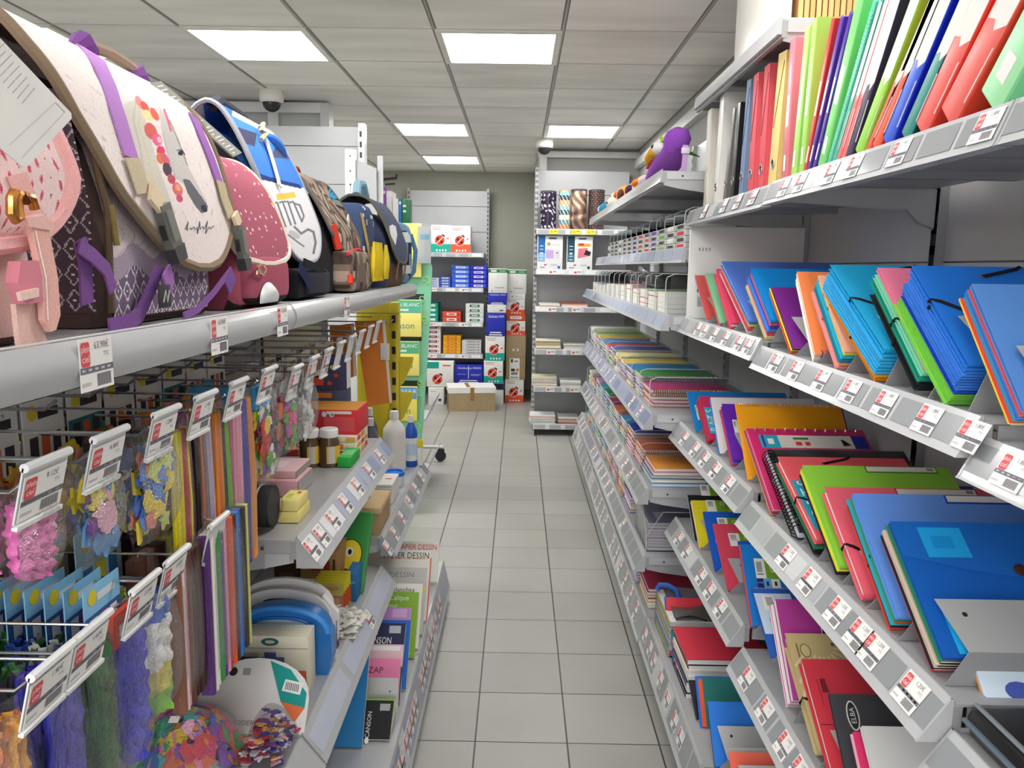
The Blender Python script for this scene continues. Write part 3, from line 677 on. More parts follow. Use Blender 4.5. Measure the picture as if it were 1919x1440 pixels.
stack('3', (1376, 862), (1353, 757), [('p', '#6a2ab0', 'purple', .008, {'sticker': (.02, .10, .03, .05, 1)}), ('p', '#5a80e0', 'blue', .004), ('p', '#d83c5c', 'crimson', .004)], deck=D3[0], name='purple pocket stack, third right shelf', W=.3)
stack('3', (1350, 850), (1332, 745), [('d', '#e9e6ea', 'clear white', .008, {'draw': letters('', 0, 0, 0, 1, '#fff', (.07, .15, .10, .03, '#2aaecb')), 'W': .33}), ('p', '#ee5f7c', 'pink', .006), ('p', '#2f84d8', 'blue', .005)], deck=D3[0], name='clear white stack, third right shelf')
stack('3', (1330, 822), (1309, 743), [('d', '#cf3560', 'carmine', .010, {'draw': letters('STAR', .025, .135, .03, .035, '#e9f6fa', (.025, .09, .034, .13, '#2aaecb'))}), ('p', '#b8304c', 'dark red', .004)], deck=D3[0], name='carmine stack, third right shelf', W=.3)
stack('3', (1307, 815), (1287, 734), [('d', '#1c88d8', 'bright blue', .014, {'sticker': (.016, .06, .012, .08, 1)}), ('p', '#7cc4ea', 'pale blue', .004)], deck=D3[0], name='bright blue stack, third right shelf', W=.36)
# --- fourth shelf
def logo_book(ro, W, L, t):
    m = MB('paper'); X, Z = (1, 0, 0), (0, 0, 1)
    m.rect((.11, -.0012, L-.075), X, Z, .034, .034, '#f2f0f0'); m.rect((.11, -.0014, L-.075), X, Z, .030, .030, '#1c2458'); m.text('T', .02, (.106, -.0016, L-.073), X, Z, '#f2f0f0'); m.text('s', .018, (.116, -.0016, L-.08), X, Z, '#f2f0f0')
    m.build('cover_logo', ro)
def kraft(ro, W, L, t):
    m = MB('paper'); X, Z = (1, 0, 0), (0, 0, 1)
    for k in range(9):
        a = radians(15+k*18); c = V((.07, -.0008, L-.03)); d = V((cos(a), 0, -sin(a))); e_ = V((-d.z, 0, d.x))*.003
        p0, p1 = c+d*.03, c+d*.15
        p1.x = min(max(p1.x, .002), W-.002); p1.z = min(max(p1.z, .005), L-.002)
        m.quad(p0-e_, p0+e_, p1+e_, p1-e_, '#e3d5ad')
    m.disc((.035, -.001, L-.045), X, Z, .012, .018, '#8c7a4a'); m.disc((.035, -.0013, L-.045), X, Z, .0095, .015, '#d9c794')
    m.rect((.018, -.001, L-.045), X, Z, .004, .035, '#8c7a4a'); m.build('cover_print', ro)
def elba(ro, W, L, t):
    m = MB('plastic'); X, Z = (1, 0, 0), (0, 0, 1)
    m.disc((.036, -.0008, L-.04), X, Z, .012, .028, '#e9e9e6'); m.disc((.036, -.001, L-.04), X, Z, .0095, .025, '#33343a'); m.text('ELBA', .0135, (.036, -.0012, L-.04), (0, 0, 1), (-1, 0, 0), '#f0f0ee')
    m.build('cover_logo', ro); m = MB('plastic'); m.rect((W*.62, -.0009, L*.6), X, Z, .002, L*.8, '#7a7c82'); m.build('pocket_seam', ro)
def redprint(ro, W, L, t):
    m = MB('paper'); X, Z = (1, 0, 0), (0, 0, 1)
    m.rect((.032, -.0008, L-.06), X, Z, .012, .03, '#7c2430'); m.rect((.02, -.0008, L-.075), X, Z, .002, .06, '#a83440'); m.rect((.04, -.0008, L-.085), X, Z, .002, .045, '#a83440')
    m.tube([(.004, -.001, L*.42), (.09, -.001, L*.42)], .0006, '#3a1a1e', 4); m.build('cover_print', ro)
def printblue(ro, W, L, t):
    m = MB('paper'); X, Z = (1, 0, 0), (0, 0, 1)
    m.rect((.05, -.0008, L*.62), X, Z, .095, L*.6, '#cfe0f4'); m.rect((.035, -.001, L*.78), X, Z, .03, L*.22, '#f4f4f2')
    for k in range(6): m.rect((.03+.003*k, -.0012, L*.8), X, Z, .0015, L*.13, '#333')
    m.disc((.045, -.001, L*.42), X, Z, .012, .014, '#6a86bc'); m.disc((.045, -.0012, L*.42), X, Z, .009, .011, '#cfe0f4')
    m.rect((.03, -.001, L*.13), X, Z, .012, L*.2, '#f2f2f2'); m.build('printed_insert', ro)
def SK(x, z, w=.075, h=.05): return {'sticker': (x, z, w, h, 1)}
stack('4', (1310, 1052), (1289, 928), [('p', '#20212c', 'black', .006, SK(.05, .19)), ('p', '#b0b2c0', 'smoke grey', .003)], deck=D4[0], name='black pocket stack, fourth right shelf', W=.3)
stack('4', (1318, 1055), (1296, 938), [('p', '#e8d82c', 'yellow', .006, SK(.05, .15)), ('p', '#f09838', 'orange', .005), ('p', '#f6d8a8', 'pale peach', .005)], deck=D4[0], name='yellow pocket stack, fourth right shelf', W=.3)
stack('4', (1345, 1090), (1318, 959), [('p', '#1f62d0', 'blue', .006, SK(.04, .155)), ('p', '#e06a98', 'pink', .005), ('p', '#5a1f9c', 'purple', .006)], deck=D4[0], name='blue pocket stack, fourth right shelf', W=.3)
stack('4', (1368, 1122), (1336, 982), [('p', '#dc4a62', 'raspberry red', .010, SK(.04, .16)), ('p', '#4a1c6c', 'dark violet', .005)], deck=D4[0], name='raspberry red pocket stack, fourth right shelf', W=.3)
stack('4', (1412, 1181), (1388, 1022), [('p', '#1f86e0', 'bright blue', .006, {'sticker': (.03, .10, .062, .085, 0)}), ('p', '#2a96ec', 'sky blue', .005), ('p', '#f0522c', 'orange red', .009), ('p', '#1f58c8', 'dark blue', .006, {'dl': .014}), ('p', '#1f9a6a', 'green', .006), ('p', '#f0d84a', 'yellow', .004), ('p', '#24347c', 'navy', .003, {'l': .95})],
      deck=D4[0], name='bright blue pocket stack, fourth right shelf', W=.32)
stack('4', (1455, 1266), (1408, 1103), [('e', '#2a62c0', 'printed blue', .012, {'draw': printblue})], deck=D4[0], name='fourth right shelf beside the magenta books')
stack('4', (1487, 1310), (1454, 1123), [('b', '#b03a94', 'magenta', .012, {'draw': logo_book}), ('b', '#f2eef0', 'white', .006), ('b', '#e05a9c', 'pink', .008), ('b', '#f4f0f2', 'cream white', .006)], deck=D4[1], name='magenta book stack, fourth right shelf', W=.31)
stack('4', (1530, 1390), (1471, 1187), [('e', '#cdb986', 'kraft brown patterned', .014, {'draw': kraft, 'elastic': '#17141a', 'ez': .4, 'ez2': 0})], deck=D4[1], name='fourth right shelf behind the red folder', W=.31)
stack('4', (1556, 1432), (1502, 1235), [('e', '#d83c4c', 'red printed', .012, {'draw': redprint, 'inner': '#f0eeea'})], deck=D4[1], name='fourth right shelf between kraft and grey folders', W=.31)
stack('4', None, (1555, 1301), [('p', '#484a50', 'charcoal grey', .008, {'draw': elba}), ('p', '#2a2c34', 'black', .004), ('p', '#6a2a5c', 'plum', .004), ('p', '#dfe2ea', 'clear', .004)], deck=D4[1], name='charcoal folder stack, fourth right shelf', th=45, W=.31)
stack('4', None, (1600, 1372), [('p', '#e83c78', 'hot pink', .010), ('p', '#f4b8cc', 'pale pink', .006)], deck=D4[1], name='hot pink pair, fourth right shelf', th=45, W=.31, sup=False)
stack('4', None, (1615, 1361), [('p', '#dcdcdc', 'frosted white', .010)], deck=D4[1], name='fourth right shelf, nearest the viewer', th=47, W=.31)
# --- bottom shelf
DB = .2
stack('5', None, (1248, 1120), [('p', '#d8404c', 'red', .010, {'sticker': None}), ('p', '#1f48c0', 'royal blue', .008), ('p', '#149078', 'teal', .010), ('p', '#201c22', 'black', .008)], deck=DB, name='red pocket stack, bottom right shelf', x0=.545, th=40, W=.34)
stack('5', None, (1257, 1163), [('p', '#2f7c78', 'teal', .005), ('p', '#3a80d4', 'mid blue', .005)], deck=DB, name='teal pocket pair, bottom right shelf', x0=.545, th=40, W=.34, sup=False)
stack('5', (1281, 1335), (1259, 1193), [('p', '#f0603c', 'orange red', .012)], deck=DB, name='bottom right shelf behind the black one', x0=.545, W=.36)
stack('5', (1308, 1362), (1283, 1236), [('p', '#241c24', 'black', .012)], deck=DB, name='bottom right shelf between orange and teal', x0=.55, W=.36)
stack('5', None, (1302, 1273), [('p', '#2f7c78', 'sea green', .004, {'dx': .022}), ('p', '#f0603c', 'orange', .004, {'dx': .01}), ('p', '#2a72d8', 'blue', .006)], deck=DB, name='sea green pocket stack, bottom right shelf', x0=.55, th=40, W=.36, sup=False)
stack('5', None, (1327, 1315), [('p', '#2f7cdc', 'cobalt blue', .008), ('p', '#22202a', 'black', .004, {'l': .98})], deck=DB, name='cobalt pocket pair, bottom right shelf', x0=.55, th=42, W=.36)
stack('5', None, (1366, 1402), [('p', '#ee6c58', 'salmon orange', .010, {'l': .93}), ('p', '#a6a8a8', 'grey', .004)], deck=DB, name='salmon pocket pair, bottom right shelf', x0=.56, th=42, W=.36)
# ================================================================== ring binders and box files on the top right shelf
DBN = 1.7412; XB0 = .632
def binder_label_poly(m, T, H, za, zb, col='#eceae6', e=-.0008):
    """paper label on the spine (plane x = e), wide at the top with a notched foot"""
    m.add([(e, T*.06, zb), (e, T*.06, za+.02), (e, T*.45, za), (e, T*.60, za+.012), (e, T*.92, za+.004), (e, T*.92, zb)], [(0, 1, 2, 3, 4, 5)], col)
def binder(px, py, tx, ty, T, H, col, label, kind, D=.28, side=None, name='box_file'):
    B = at(px, py, 'x', XB0); A = at(tx, ty, 'x', XB0); a = max(0, math.atan2(B.y-A.y, A.z-B.z))
    if a < radians(4): a = 0
    ypiv = B.y-T*cos(a)
    # local: x into the shelf, y away from the viewer across the spine, z up along the lean
    M = Matrix(((1, 0, 0, XB0), (0, cos(a), -sin(a), ypiv), (0, sin(a), cos(a), DBN), (0, 0, 0, 1)))
    o = thing(name, label, 'box file' if name == 'box_file' else 'binder', mtx=M, group='ring binders and box files on the top right shelf')
    side = side or col
    if kind in ('lever', 'plain'):
        m = MB('paper' if kind == 'lever' else 'plastic'); b = .0025
        m.rbox(0, 0, 0, .003, T, H, col, .0012); m.box(.003, 0, 0, D, b, H, side); m.box(.003, T-b, 0, D, T, H, side); m.build('cover', o)
        m = MB('paper'); m.box(.012, b+.002, .006, D-.02, T-b-.002, H-.03, '#efece4'); m.build('inner_sheets', o)
        m = MB('chrome'); R = min(T*.3, .011); m.tube([(-.0012, T/2+R*cos(q*pi/8), .055+R*1.15*sin(q*pi/8)) for q in range(16)], .0016, '#d8d8d8', 6, True)
        m.fin('plastic'); m.add([(-.0006, T/2+R*.9*cos(q*pi/8), .055+R*1.05*sin(q*pi/8)) for q in range(16)], [tuple(range(16))], '#17151a'); m.build('finger_ring', o)
        if kind == 'lever':
            m = MB('paper'); m.tube([(-.0008, T*.85, H*.45), (-.0008, T*.12, H*.93)], .0007, '#5a2c34' if col.lower() != '#7d93b4' else '#3c4a66', 4); m.build('spine_crease', o)
    if kind in ('box', 'label', 'ribbed'):
        m = MB('plastic'); c = T*.22
        # rounded spine box
        out = [(0, c*.2), (0, T-c*.2), (c*.2, T), (D, T), (D, 0), (c*.2, 0)]
        m.prism(out[::-1], 'z', 0, H, side, side)
        m.rbox(-.0006, T*.03, .002, .002, T*.97, H-.002, col, .0006)
        if kind == 'ribbed':
            for q in range(40): m.box(-.0016, T*.1, .02+q*(H-.04)/40, -.0004, T*.9, .024+q*(H-.04)/40, jig('#5fc0a8', 4))
        m.build('case', o)
        if kind == 'label':
            m = MB('paper'); binder_label_poly(m, T, H, H*.40, H*.97); m.build('spine_label', o)
            m = MB('plastic'); m.tube([(-.0012, T*.10, H*.12), (-.0012, T*.10, H*.36)], .0009, '#f6f2ee', 5); m.build('edge_slit', o)
        if kind == 'box':
            m = MB('paper'); m.rect_ = None
            m.quad((-.0009, T*.8, H*.62), (-.0009, T*.25, H*.62), (-.0009, T*.25, H*.40), (-.0009, T*.8, H*.40), '#efece8')
            m.build('spine_label', o); m = MB('paper'); m.quad((-.0009, T*.75, H*.20), (-.0009, T*.35, H*.20), (-.0009, T*.35, H*.09), (-.0009, T*.75, H*.09), '#efece8'); m.build('foot_label', o)
    return o
def bcap(c): return c
binder(1318, 391, 1326, 212, .052, .325, '#d9d4c8', 'beige box file at the far end of the top right shelf', 'label')
binder(1336, 386, 1350, 190, .050, .345, '#efede8', 'tall white ring binder next to the beige box file', 'plain', name='ring_binder')
binder(1355, 376, 1372, 215, .030, .275, '#77756f', 'short grey ring binder beside the tall white binder', 'plain', name='ring_binder')
binder(1368, 370, 1380, 215, .040, .275, '#1d1c20', 'short black ring binder with glossy spine', 'plain', name='ring_binder')
binder(1384, 366, 1398, 185, .040, .318, '#7d93b4', 'blue grey lever arch file', 'lever', name='lever_arch_file')
binder(1401, 359, 1415, 168, .046, .318, '#e8626c', 'coral lever arch file beside the blue grey one', 'lever', name='lever_arch_file')
binder(1420, 352, 1434, 152, .046, .318, '#e55e69', 'coral lever arch file beside the yellow one', 'lever', name='lever_arch_file')
binder(1439, 345, 1457, 135, .060, .318, '#f2d88c', 'pale yellow lever arch file with finger ring', 'lever', name='lever_arch_file')
binder(1465, 338, 1488, 62, .034, .33, '#e07888', 'rose pink plastic binder with rounded spine', 'box', name='ring_binder')
binder(1482, 334, 1510, 48, .030, .33, '#b4e878', 'pale lime box file beside the rose binder', 'plainbox' if 0 else 'ribbed' if 0 else 'box', name='box_file')
binder(1497, 330, 1524, 36, .026, .335, '#a8e46a', 'lime green box file, second lime one from the far end', 'box')
binder(1505, 324, 1561, 22, .018, .32, '#e4443a', 'thin bright red box file beside the lime files', 'box')
binder(1512, 320, 1580, 12, .017, .32, '#5a3aa0', 'violet box file with white spine label', 'box')
binder(1522, 317, 1597, 4, .016, .32, '#4c309a', 'dark violet box file beside the light green one', 'box')
binder(1533, 312, 1606, 0, .036, .33, '#7fdc7a', 'light green box file between violet and teal ones', 'box')
binder(1550, 306, 1628, 30, .018, .32, '#5cc0a4', 'ribbed teal green box file', 'ribbed')
binder(1559, 304, 1640, 28, .016, .32, '#54bca2', 'teal green box file with white spine label', 'label')
binder(1567, 302, 1650, 28, .018, .32, '#f07474', 'coral box file with white label beside teal one', 'label')
binder(1576, 300, 1660, 24, .018, .32, '#ee6c6e', 'coral box file with white label beside dark purple one', 'label')
binder(1585, 298, 1669, 22, .030, .33, '#33204a', 'dark purple box file with white label', 'label')
binder(1603, 287, 1702, 18, .034, .34, '#9bdc48', 'lime box file with white label beside orange ones', 'label')
binder(1622, 275, 1673, 155, .018, .335, '#ee5236', 'orange red box file with white label, left one', 'label')
binder(1634, 273, 1692, 129, .034, .335, '#ec5a38', 'orange red box file with white label, right one', 'label', side='#e83a28')
binder(1654, 257, 1713, 111, .042, .34, '#2a5adc', 'royal blue box file with white label', 'label', side='#1a28c8')
binder(1690, 247, 1758, 91, .034, .335, '#1f8c84', 'dark teal box file with white label', 'label', side='#123c44')
binder(1715, 230, 1793, 60, .050, .345, '#f0605a', 'wide red box file beside the dark teal one', 'label', side='#e8402f')
binder(1763, 214, 1851, 42, .056, .345, '#ef645c', 'wide red box file beside the mint one', 'label', side='#e8442f')
binder(1836, 198, 1919, 42, .062, .345, '#a8ecb4', 'wide mint green box file nearest the viewer', 'box', side='#86dca0')
# carton on the top board
t = thing('carton', 'white carton of brown corrugated sheets on the top right board', 'carton', (.64, 2.15, 2.1235))
m = MB('gloss'); m.prism([(0, -.15), (.003, -.15), (.003, .35), (0, .35), (-.012, .24), (-.016, .1), (-.012, -.04)], 'z', 0, .4, '#e6e5de'); m.prism([(.003, -.15), (.34, -.15), (.34, -.147), (.003, -.147)], 'z', 0, .012, '#dcdad2')
m.box(.003, .347, 0, .34, .35, .4, '#dddbd2'); m.build('white_sleeve', t)
m = MB('board')
for q in range(22):
    x = .02+q*.0145; m.box(x, -.148, .003, x+.011, .34, .36, jig('#b98f5f', 10), {'-y': jig('#c59a66', 8)})
m.build('corrugated_sheets', t)
# ================================================================== far right bays: toys, pens and notebooks between clear dividers
YF0 = 2.874
def farshelf(xf, z, y1, label, depth=None, **k):
    return shelf(1, xf, z, YF0, y1, depth or (1.004-xf), label, 'grey metal shelves right of the aisle', near_plate=True, **k)
PI_ = ('#a9b2cc', '#c9cdd8', '#8f98b8')
farshelf(.505, 1.88, 5.74, 'grey metal shelf board carrying the plush toys', lean=.006, railh=.04)
farshelf(.60, 1.61, 6.1, 'grey metal shelf board carrying pens between clear dividers', lean=.012, railh=.052, inserts=inserts(1, YF0, 6.1, 16, 3, PI_))
farshelf(.552, 1.365, 6.4, 'grey metal shelf board of paper pads between clear dividers', lean=.03, railh=.055, inserts=inserts(1, YF0, 6.4, 18, 4, PI_))
farshelf(.508, 1.0, 5.76, 'grey metal shelf board of spiral notebooks, upper one', lean=.035, railh=.06, inserts=inserts(1, YF0, 5.76, 20, 5, PI_))
farshelf(.502, .712, 5.7, 'grey metal shelf board of spiral notebooks, lower one', lean=.04, railh=.06, inserts=inserts(1, YF0, 5.7, 24, 6))
farshelf(.50, .445, 5.9, 'grey metal shelf board of exercise books above the bottom shelf', lean=.04, railh=.06, inserts=inserts(1, YF0, 5.9, 26, 7))
shelf(1, .515, .20, YF0, 6.64, .488, 'grey metal bottom shelf board of the far right bays', 'grey metal shelves right of the aisle', lean=.03, railh=.1, brackets=(0, 0), inserts=inserts(1, YF0, 6.64, 30, 8))
def pxs_for(x, z, ys):
    r = []
    for y in ys:
        p = V((x, y, z))-EYE; r.append(960+CAM_F*p.dot(RI)/p.dot(FW))
    return r
def even_tickets(xf, z, y0, y1, n, lean, railh, name, grp, seed):
    r = random.Random(seed); X, U, nr = rail_axes(1, lean, railh); k = 0
    for i in range(n):
        y = y0+(y1-y0)*(i+.5)/n
        if r.random() < .25: continue
        ticket('1.90€', .05, railh*.8, rail_pt(1, xf, z, y, lean, railh, .0018), X, U, 'small white price ticket, %s from near end, %s' % (ORD[k], name), grp, fine=False); k += 1
even_tickets(.508, 1.0, 2.95, 5.7, 12, .035, .06, 'upper spiral notebook rail', 'small tickets on the upper notebook rail', 2)
even_tickets(.502, .712, 2.95, 5.6, 16, .04, .06, 'lower spiral notebook rail', 'small tickets on the lower notebook rail', 3)
even_tickets(.50, .445, 2.95, 5.8, 18, .04, .06, 'exercise book rail', 'small tickets on the exercise book rail', 4)
even_tickets(.515, .2, 2.95, 6.5, 22, .03, .1, 'far bottom right rail', 'small tickets on the far bottom rail', 5)
_DV = {}
def divider(x, y, z, d, h, label, group):
    k = (d, h)
    if k not in _DV:
        o = thing('acrylic_divider', label, 'divider', (x, y, z), group)
        m = MB('clear'); m.prism([(0, 0), (d, 0), (d, h*.75), (d*.85, h), (.03, h), (.004, h*.92), (0, h*.8)], 'y', -.0012, .0012, '#ffffff'); m.build('clear_panel', o)
        m = MB('plastic'); m.tube([(d, 0, h*.75), (d*.85, 0, h), (.03, 0, h), (.004, 0, h*.92), (0, 0, h*.8), (0, 0, 0)], .0017, '#c9cfd0', 5); m.build('polished_edge', o)
        _DV[k] = o
    else: o = dup(_DV[k], label, loc=(x, y, z), group=group)
    return o
def notebook(x0, y0, z0, lx, ly, t, col, label, group, spiral=None, parts=False, page='#f3f1ea'):
    if not parts:
        m = MB('paper'); m.box(x0+.001, y0+.001, z0+t*.08, x0+lx, y0+ly-.001, z0+t*.9, page); m.box(x0, y0, z0+t*.88, x0+lx, y0+ly, z0+t, col); m.box(x0, y0, z0, x0+lx, y0+ly, z0+t*.1, col)
        return tag(m.build('notebook'), label, 'notebook', group)
    o = thing('spiral_notebook' if spiral else 'notebook', label, 'notebook', (x0, y0, z0), group)
    m = MB('paper'); m.box(.002, .004, t*.08, lx-.002, ly-.002, t*.9, page); m.build('pages', o)
    m = MB('plastic'); m.rbox(0, 0, t*.88, lx, ly, t, col, .001); m.rbox(0, 0, 0, lx, ly, t*.1, col, .001); m.build('cover', o)
    if spiral:
        m = MB('chrome')
        for k in range(34):
            x = .012+(lx-.024)*k/33; m.tube([(x, -.001+(t*.55)*cos(q*pi/4)*.6, t*.5+(t*.6)*sin(q*pi/4)) for q in range(8)], .0012, spiral, 5, True)
        m.build('spiral_binding', o)
    return o
CN = {'#c8367c': 'magenta', '#3f9c4a': 'green', '#2f82c8': 'blue', '#e8c83a': 'yellow', '#f0e6a8': 'pale yellow', '#4a52b0': 'indigo', '#e8e4da': 'white', '#d8584a': 'red', '#7ab04a': 'leaf green', '#e0783c': 'orange', '#8c5ab4': 'purple', '#3cb0c0': 'turquoise', '#c05a9c': 'mauve',
      '#d4694a': 'terracotta', '#e8963c': 'amber', '#2a48b4': 'royal blue', '#4a3aa0': 'violet', '#c8a8d8': 'lilac', '#a83a6a': 'plum', '#54a0dc': 'sky blue', '#3a7a8c': 'petrol', '#f0d838': 'bright yellow', '#d84868': 'raspberry', '#b8d87a': 'pale green', '#f2a8b4': 'pink', '#5a2fa8': 'deep violet'}
def book_stacks(xf, z, lx, rows, tier, group, y0=2.915, pitch=.236, ly=.205, detail=2, th=(.011, .016), seed=1):
    r = random.Random(seed); y = y0
    for i, (top, n, sp) in enumerate(rows):
        zz = z+.0008
        for k in range(n):
            col = top if k == n-1 else r.choice(list(CN))
            t_ = r.uniform(*th); dx = r.uniform(0, .012); L_ = min(lx+r.uniform(-.015, .01), .995-xf-.012-dx)
            where = 'top one' if k == n-1 else ORD[k]+' from bottom'
            notebook(xf+.012+dx, y+r.uniform(0, .008), zz, L_, ly, t_, col, '%s notebook, %s in %s stack from near end, %s' % (CN[col], where, ORD[i], tier), group, sp if k == n-1 or sp and k == n-2 else None, i < detail)
            zz += t_+.0006
        y += pitch
        if pitch > .15: divider(xf+.004, y-.014, z+.0006, min(.36, .98-xf), .12, 'clear divider, %s from near end, %s' % (ORD[i], tier), 'clear dividers on the far right shelves')
book_stacks(.508, 1.0, .315, [('#c8367c', 5, '#e0a060'), ('#3f9c4a', 6, '#e8e8e8'), ('#2f82c8', 6, None), ('#e8c83a', 6, None), ('#f0e6a8', 6, None), ('#4a52b0', 7, None), ('#d8584a', 6, None), ('#54a0dc', 6, None), ('#e8c83a', 7, None), ('#7ab04a', 7, None), ('#e8e4da', 8, None)],
            'upper notebook shelf', 'notebooks on the upper notebook shelf', y0=3.03, pitch=.245, ly=.215, seed=4)
divider(.512, 3.005, 1.0006, .36, .12, 'clear divider at the near end of the upper notebook shelf', 'clear dividers on the far right shelves')
book_stacks(.502, .712, .32, [('#e8963c', 5, None), ('#d4694a', 6, '#e8e0e0'), ('#2a48b4', 7, '#dfe3f4'), ('#54a0dc', 6, None), ('#e0783c', 6, None), ('#a83a6a', 6, None), ('#3f9c4a', 7, None), ('#3cb0c0', 7, None), ('#c8a8d8', 7, None), ('#a83a6a', 6, None), ('#e8e4da', 6, None)],
            'lower notebook shelf', 'notebooks on the lower notebook shelf', y0=2.90, pitch=.25, ly=.22, seed=5, th=(.012, .018))
book_stacks(.50, .445, .30, [('#4a3aa0', 5, None), ('#f0d838', 6, None), ('#e0783c', 6, None), ('#c05a9c', 6, None), ('#54a0dc', 6, None), ('#d8584a', 6, None), ('#e8e4da', 6, None), ('#d8584a', 6, None), ('#3cb0c0', 5, None)], 'exercise book shelf', 'notebooks on the exercise book shelf', y0=3.42, pitch=.25, ly=.21, seed=6)
book_stacks(.515, .20, .28, [('#d84868', 6, None), ('#f2a8b4', 5, None), ('#e8e4da', 6, None), ('#f0d838', 7, None), ('#e8963c', 7, None), ('#d8584a', 5, None), ('#e8e4da', 7, None), ('#e0783c', 7, None), ('#2a48b4', 8, None), ('#54a0dc', 8, None), ('#2f82c8', 6, None), ('#e8963c', 6, None)], 'far bottom shelf',
            'notebooks on the far bottom shelf', y0=2.95, pitch=.27, ly=.20, seed=7, detail=0)
# pads on the paper shelf (standing white and green blocks) and pens in cells
r = random.Random(9)
for i in range(13):
    y = 3.0+i*.235
    k = (.30, .145); divider(.556, y, 1.3656, .36, .15, 'clear divider, %s from near end, paper pad shelf' % ORD[i], 'clear dividers on the far right shelves')
    n = 4 if i < 9 else 3; zz = 1.3658
    tops = ['#e4ecd0', '#cfe4b8', '#c8e0c0', '#f2c4c8', '#f2b8c0', '#f0a878', '#f0c8b0', '#e8e4e0', '#e9e9e9', '#dfe6ee', '#e8e8e8', '#f0e8d8', '#f0f0f0']
    for q in range(n):
        t_ = r.uniform(.014, .024); c = tops[i] if q == n-1 else r.choice(['#f4f2ee', '#f0eee4', '#c8e0b8', '#f0d0d4', '#f2e8c0', '#e0443c'])
        m = MB('paper'); m.box(.566, y+.012, zz, .566+.30, y+.222, zz+t_*.85, '#f2f0ea'); m.box(.566, y+.012, zz+t_*.85, .866, y+.222, zz+t_, c)
        if i < 2:
            for s_ in range(30): m.box(.58+s_*.009, y+.014, zz+t_, .584+s_*.009, y+.02, zz+t_+.001, '#3a5a44')
        tag(m.build('paper_pad'), 'paper pad, %s from bottom in %s pile from near end, paper pad shelf' % (ORD[q], ORD[i]), 'paper pad', 'paper pads between clear dividers'); zz += t_+.0006
for i in range(13):
    y = 2.95+i*.20
    divider(.606, y, 1.6106, .32, .15, 'clear divider, %s from near end, pen shelf' % ORD[i], 'clear dividers on the far right shelves')
    cap = ['#d8383c', '#f0f0ec', '#7ab04a', '#6a3ab0', '#d83838', '#d83838', '#2a2ac0', '#3a1c2c', '#5a1c24', '#e8e8e4', '#2a2a2c', '#1c1c20', '#e8e8e8'][i]
    for q in range(4):
        zz = 1.6112+q*.024
        m = MB('plastic'); m.rbox(.614, y+.014, zz, .80, y+.188, zz+.022, '#f1f0ec', .004); m.fin('paper'); m.box(.6132, y+.03, zz+.004, .6138, y+.17, zz+.018, cap if q % 2 == i % 2 else '#3a3a40')
        if q == 3: m.box(.62, y+.02, zz+.0222, .70, y+.18, zz+.0228, cap)
        tag(m.build('pen_box'), 'white pen box, %s from bottom in %s cell from near end, pen shelf' % (ORD[q], ORD[i]), 'pen box', 'white pen boxes between clear dividers')
# long black cases lying on the paper pads, below the pen shelf
for i, (y, L_, lab) in enumerate(((3.62, .42, 'long black zipped case lying on the paper pads, near one'), (4.1, .40, 'long black zipped case lying on the paper pads, far one'))):
    m = MB('gloss'); m.rbox(.62, y, 1.452, .72, y+L_, 1.515, '#1c1c20', .02); m.fin('paper'); m.box(.6195, y+.1, 1.47, .6199, y+.12, 1.50, '#b9b9b9'); tag(m.build('pencil_case'), lab, 'case')
# acrylic tray with white sheets near the end of the exercise book shelf, and goods piled on the bottom shelf in front of it
t = thing('acrylic_tray', 'clear acrylic tray on the exercise book shelf end, full of white sheets', 'tray', (.51, 2.93, .4458))
m = MB('clear'); m.box(0, 0, 0, .26, .003, .16, '#fff'); m.box(0, .30, 0, .26, .303, .16, '#fff'); m.box(0, .003, 0, .26, .30, .003, '#fff'); m.prism([(0.003, 0), (.3, 0), (.3, .16), (.12, .16), (.003, .06)], 'x', 0, .003, '#fff'); m.build('clear_walls', t)
m = MB('plastic')
for p in ([(0, 0, 0), (0, 0, .06), (0, .12, .16), (0, .303, .16)], [(0, 0, .06), (.06, 0, .16), (.26, 0, .16)]): m.tube(p, .0018, '#cfd3d4', 5)
m.build('polished_edge', t)
for q in range(9):
    m = MB('paper'); zz = .4492+q*.0125; m.box(.518, 2.938+.003*(q % 3), zz, .745, 3.222, zz+.011, '#f4f3f1', {'-y': '#e4e2e6', '-x': '#efedf0'}); m.box(.5176, 2.937, zz+.011, .745, 3.222, zz+.0118, ['#8c8a96', '#dcdae0', '#b0aec8'][q % 3])
    tag(m.build('paper_pad'), 'white paper pad in the clear tray, %s from the bottom' % ORD[q], 'paper pad', 'white pads in the clear acrylic tray')
for q in range(7):
    zz = .2008+q*.019; m = MB('paper'); c = ['#22203a', '#f2f0ec', '#3a3560', '#f2f0ec', '#efe8d8', '#1c1c22', '#cf3248'][q]
    m.box(.545+.004*(q % 2), 2.30, zz, .80, 2.52, zz+.0165, '#f3f1ec'); m.box(.543+.004*(q % 2), 2.298, zz+.0155, .802, 2.522, zz+.0182, c); m.box(.5425+.004*(q % 2), 2.298, zz+.004, .5435+.004*(q % 2), 2.522, zz+.010, c)
    tag(m.build('drawing_pad'), 'drawing pad with striped edge, %s from bottom of the pile beside red pockets' % ORD[q], 'drawing pad', 'drawing pads piled on the bottom right shelf')
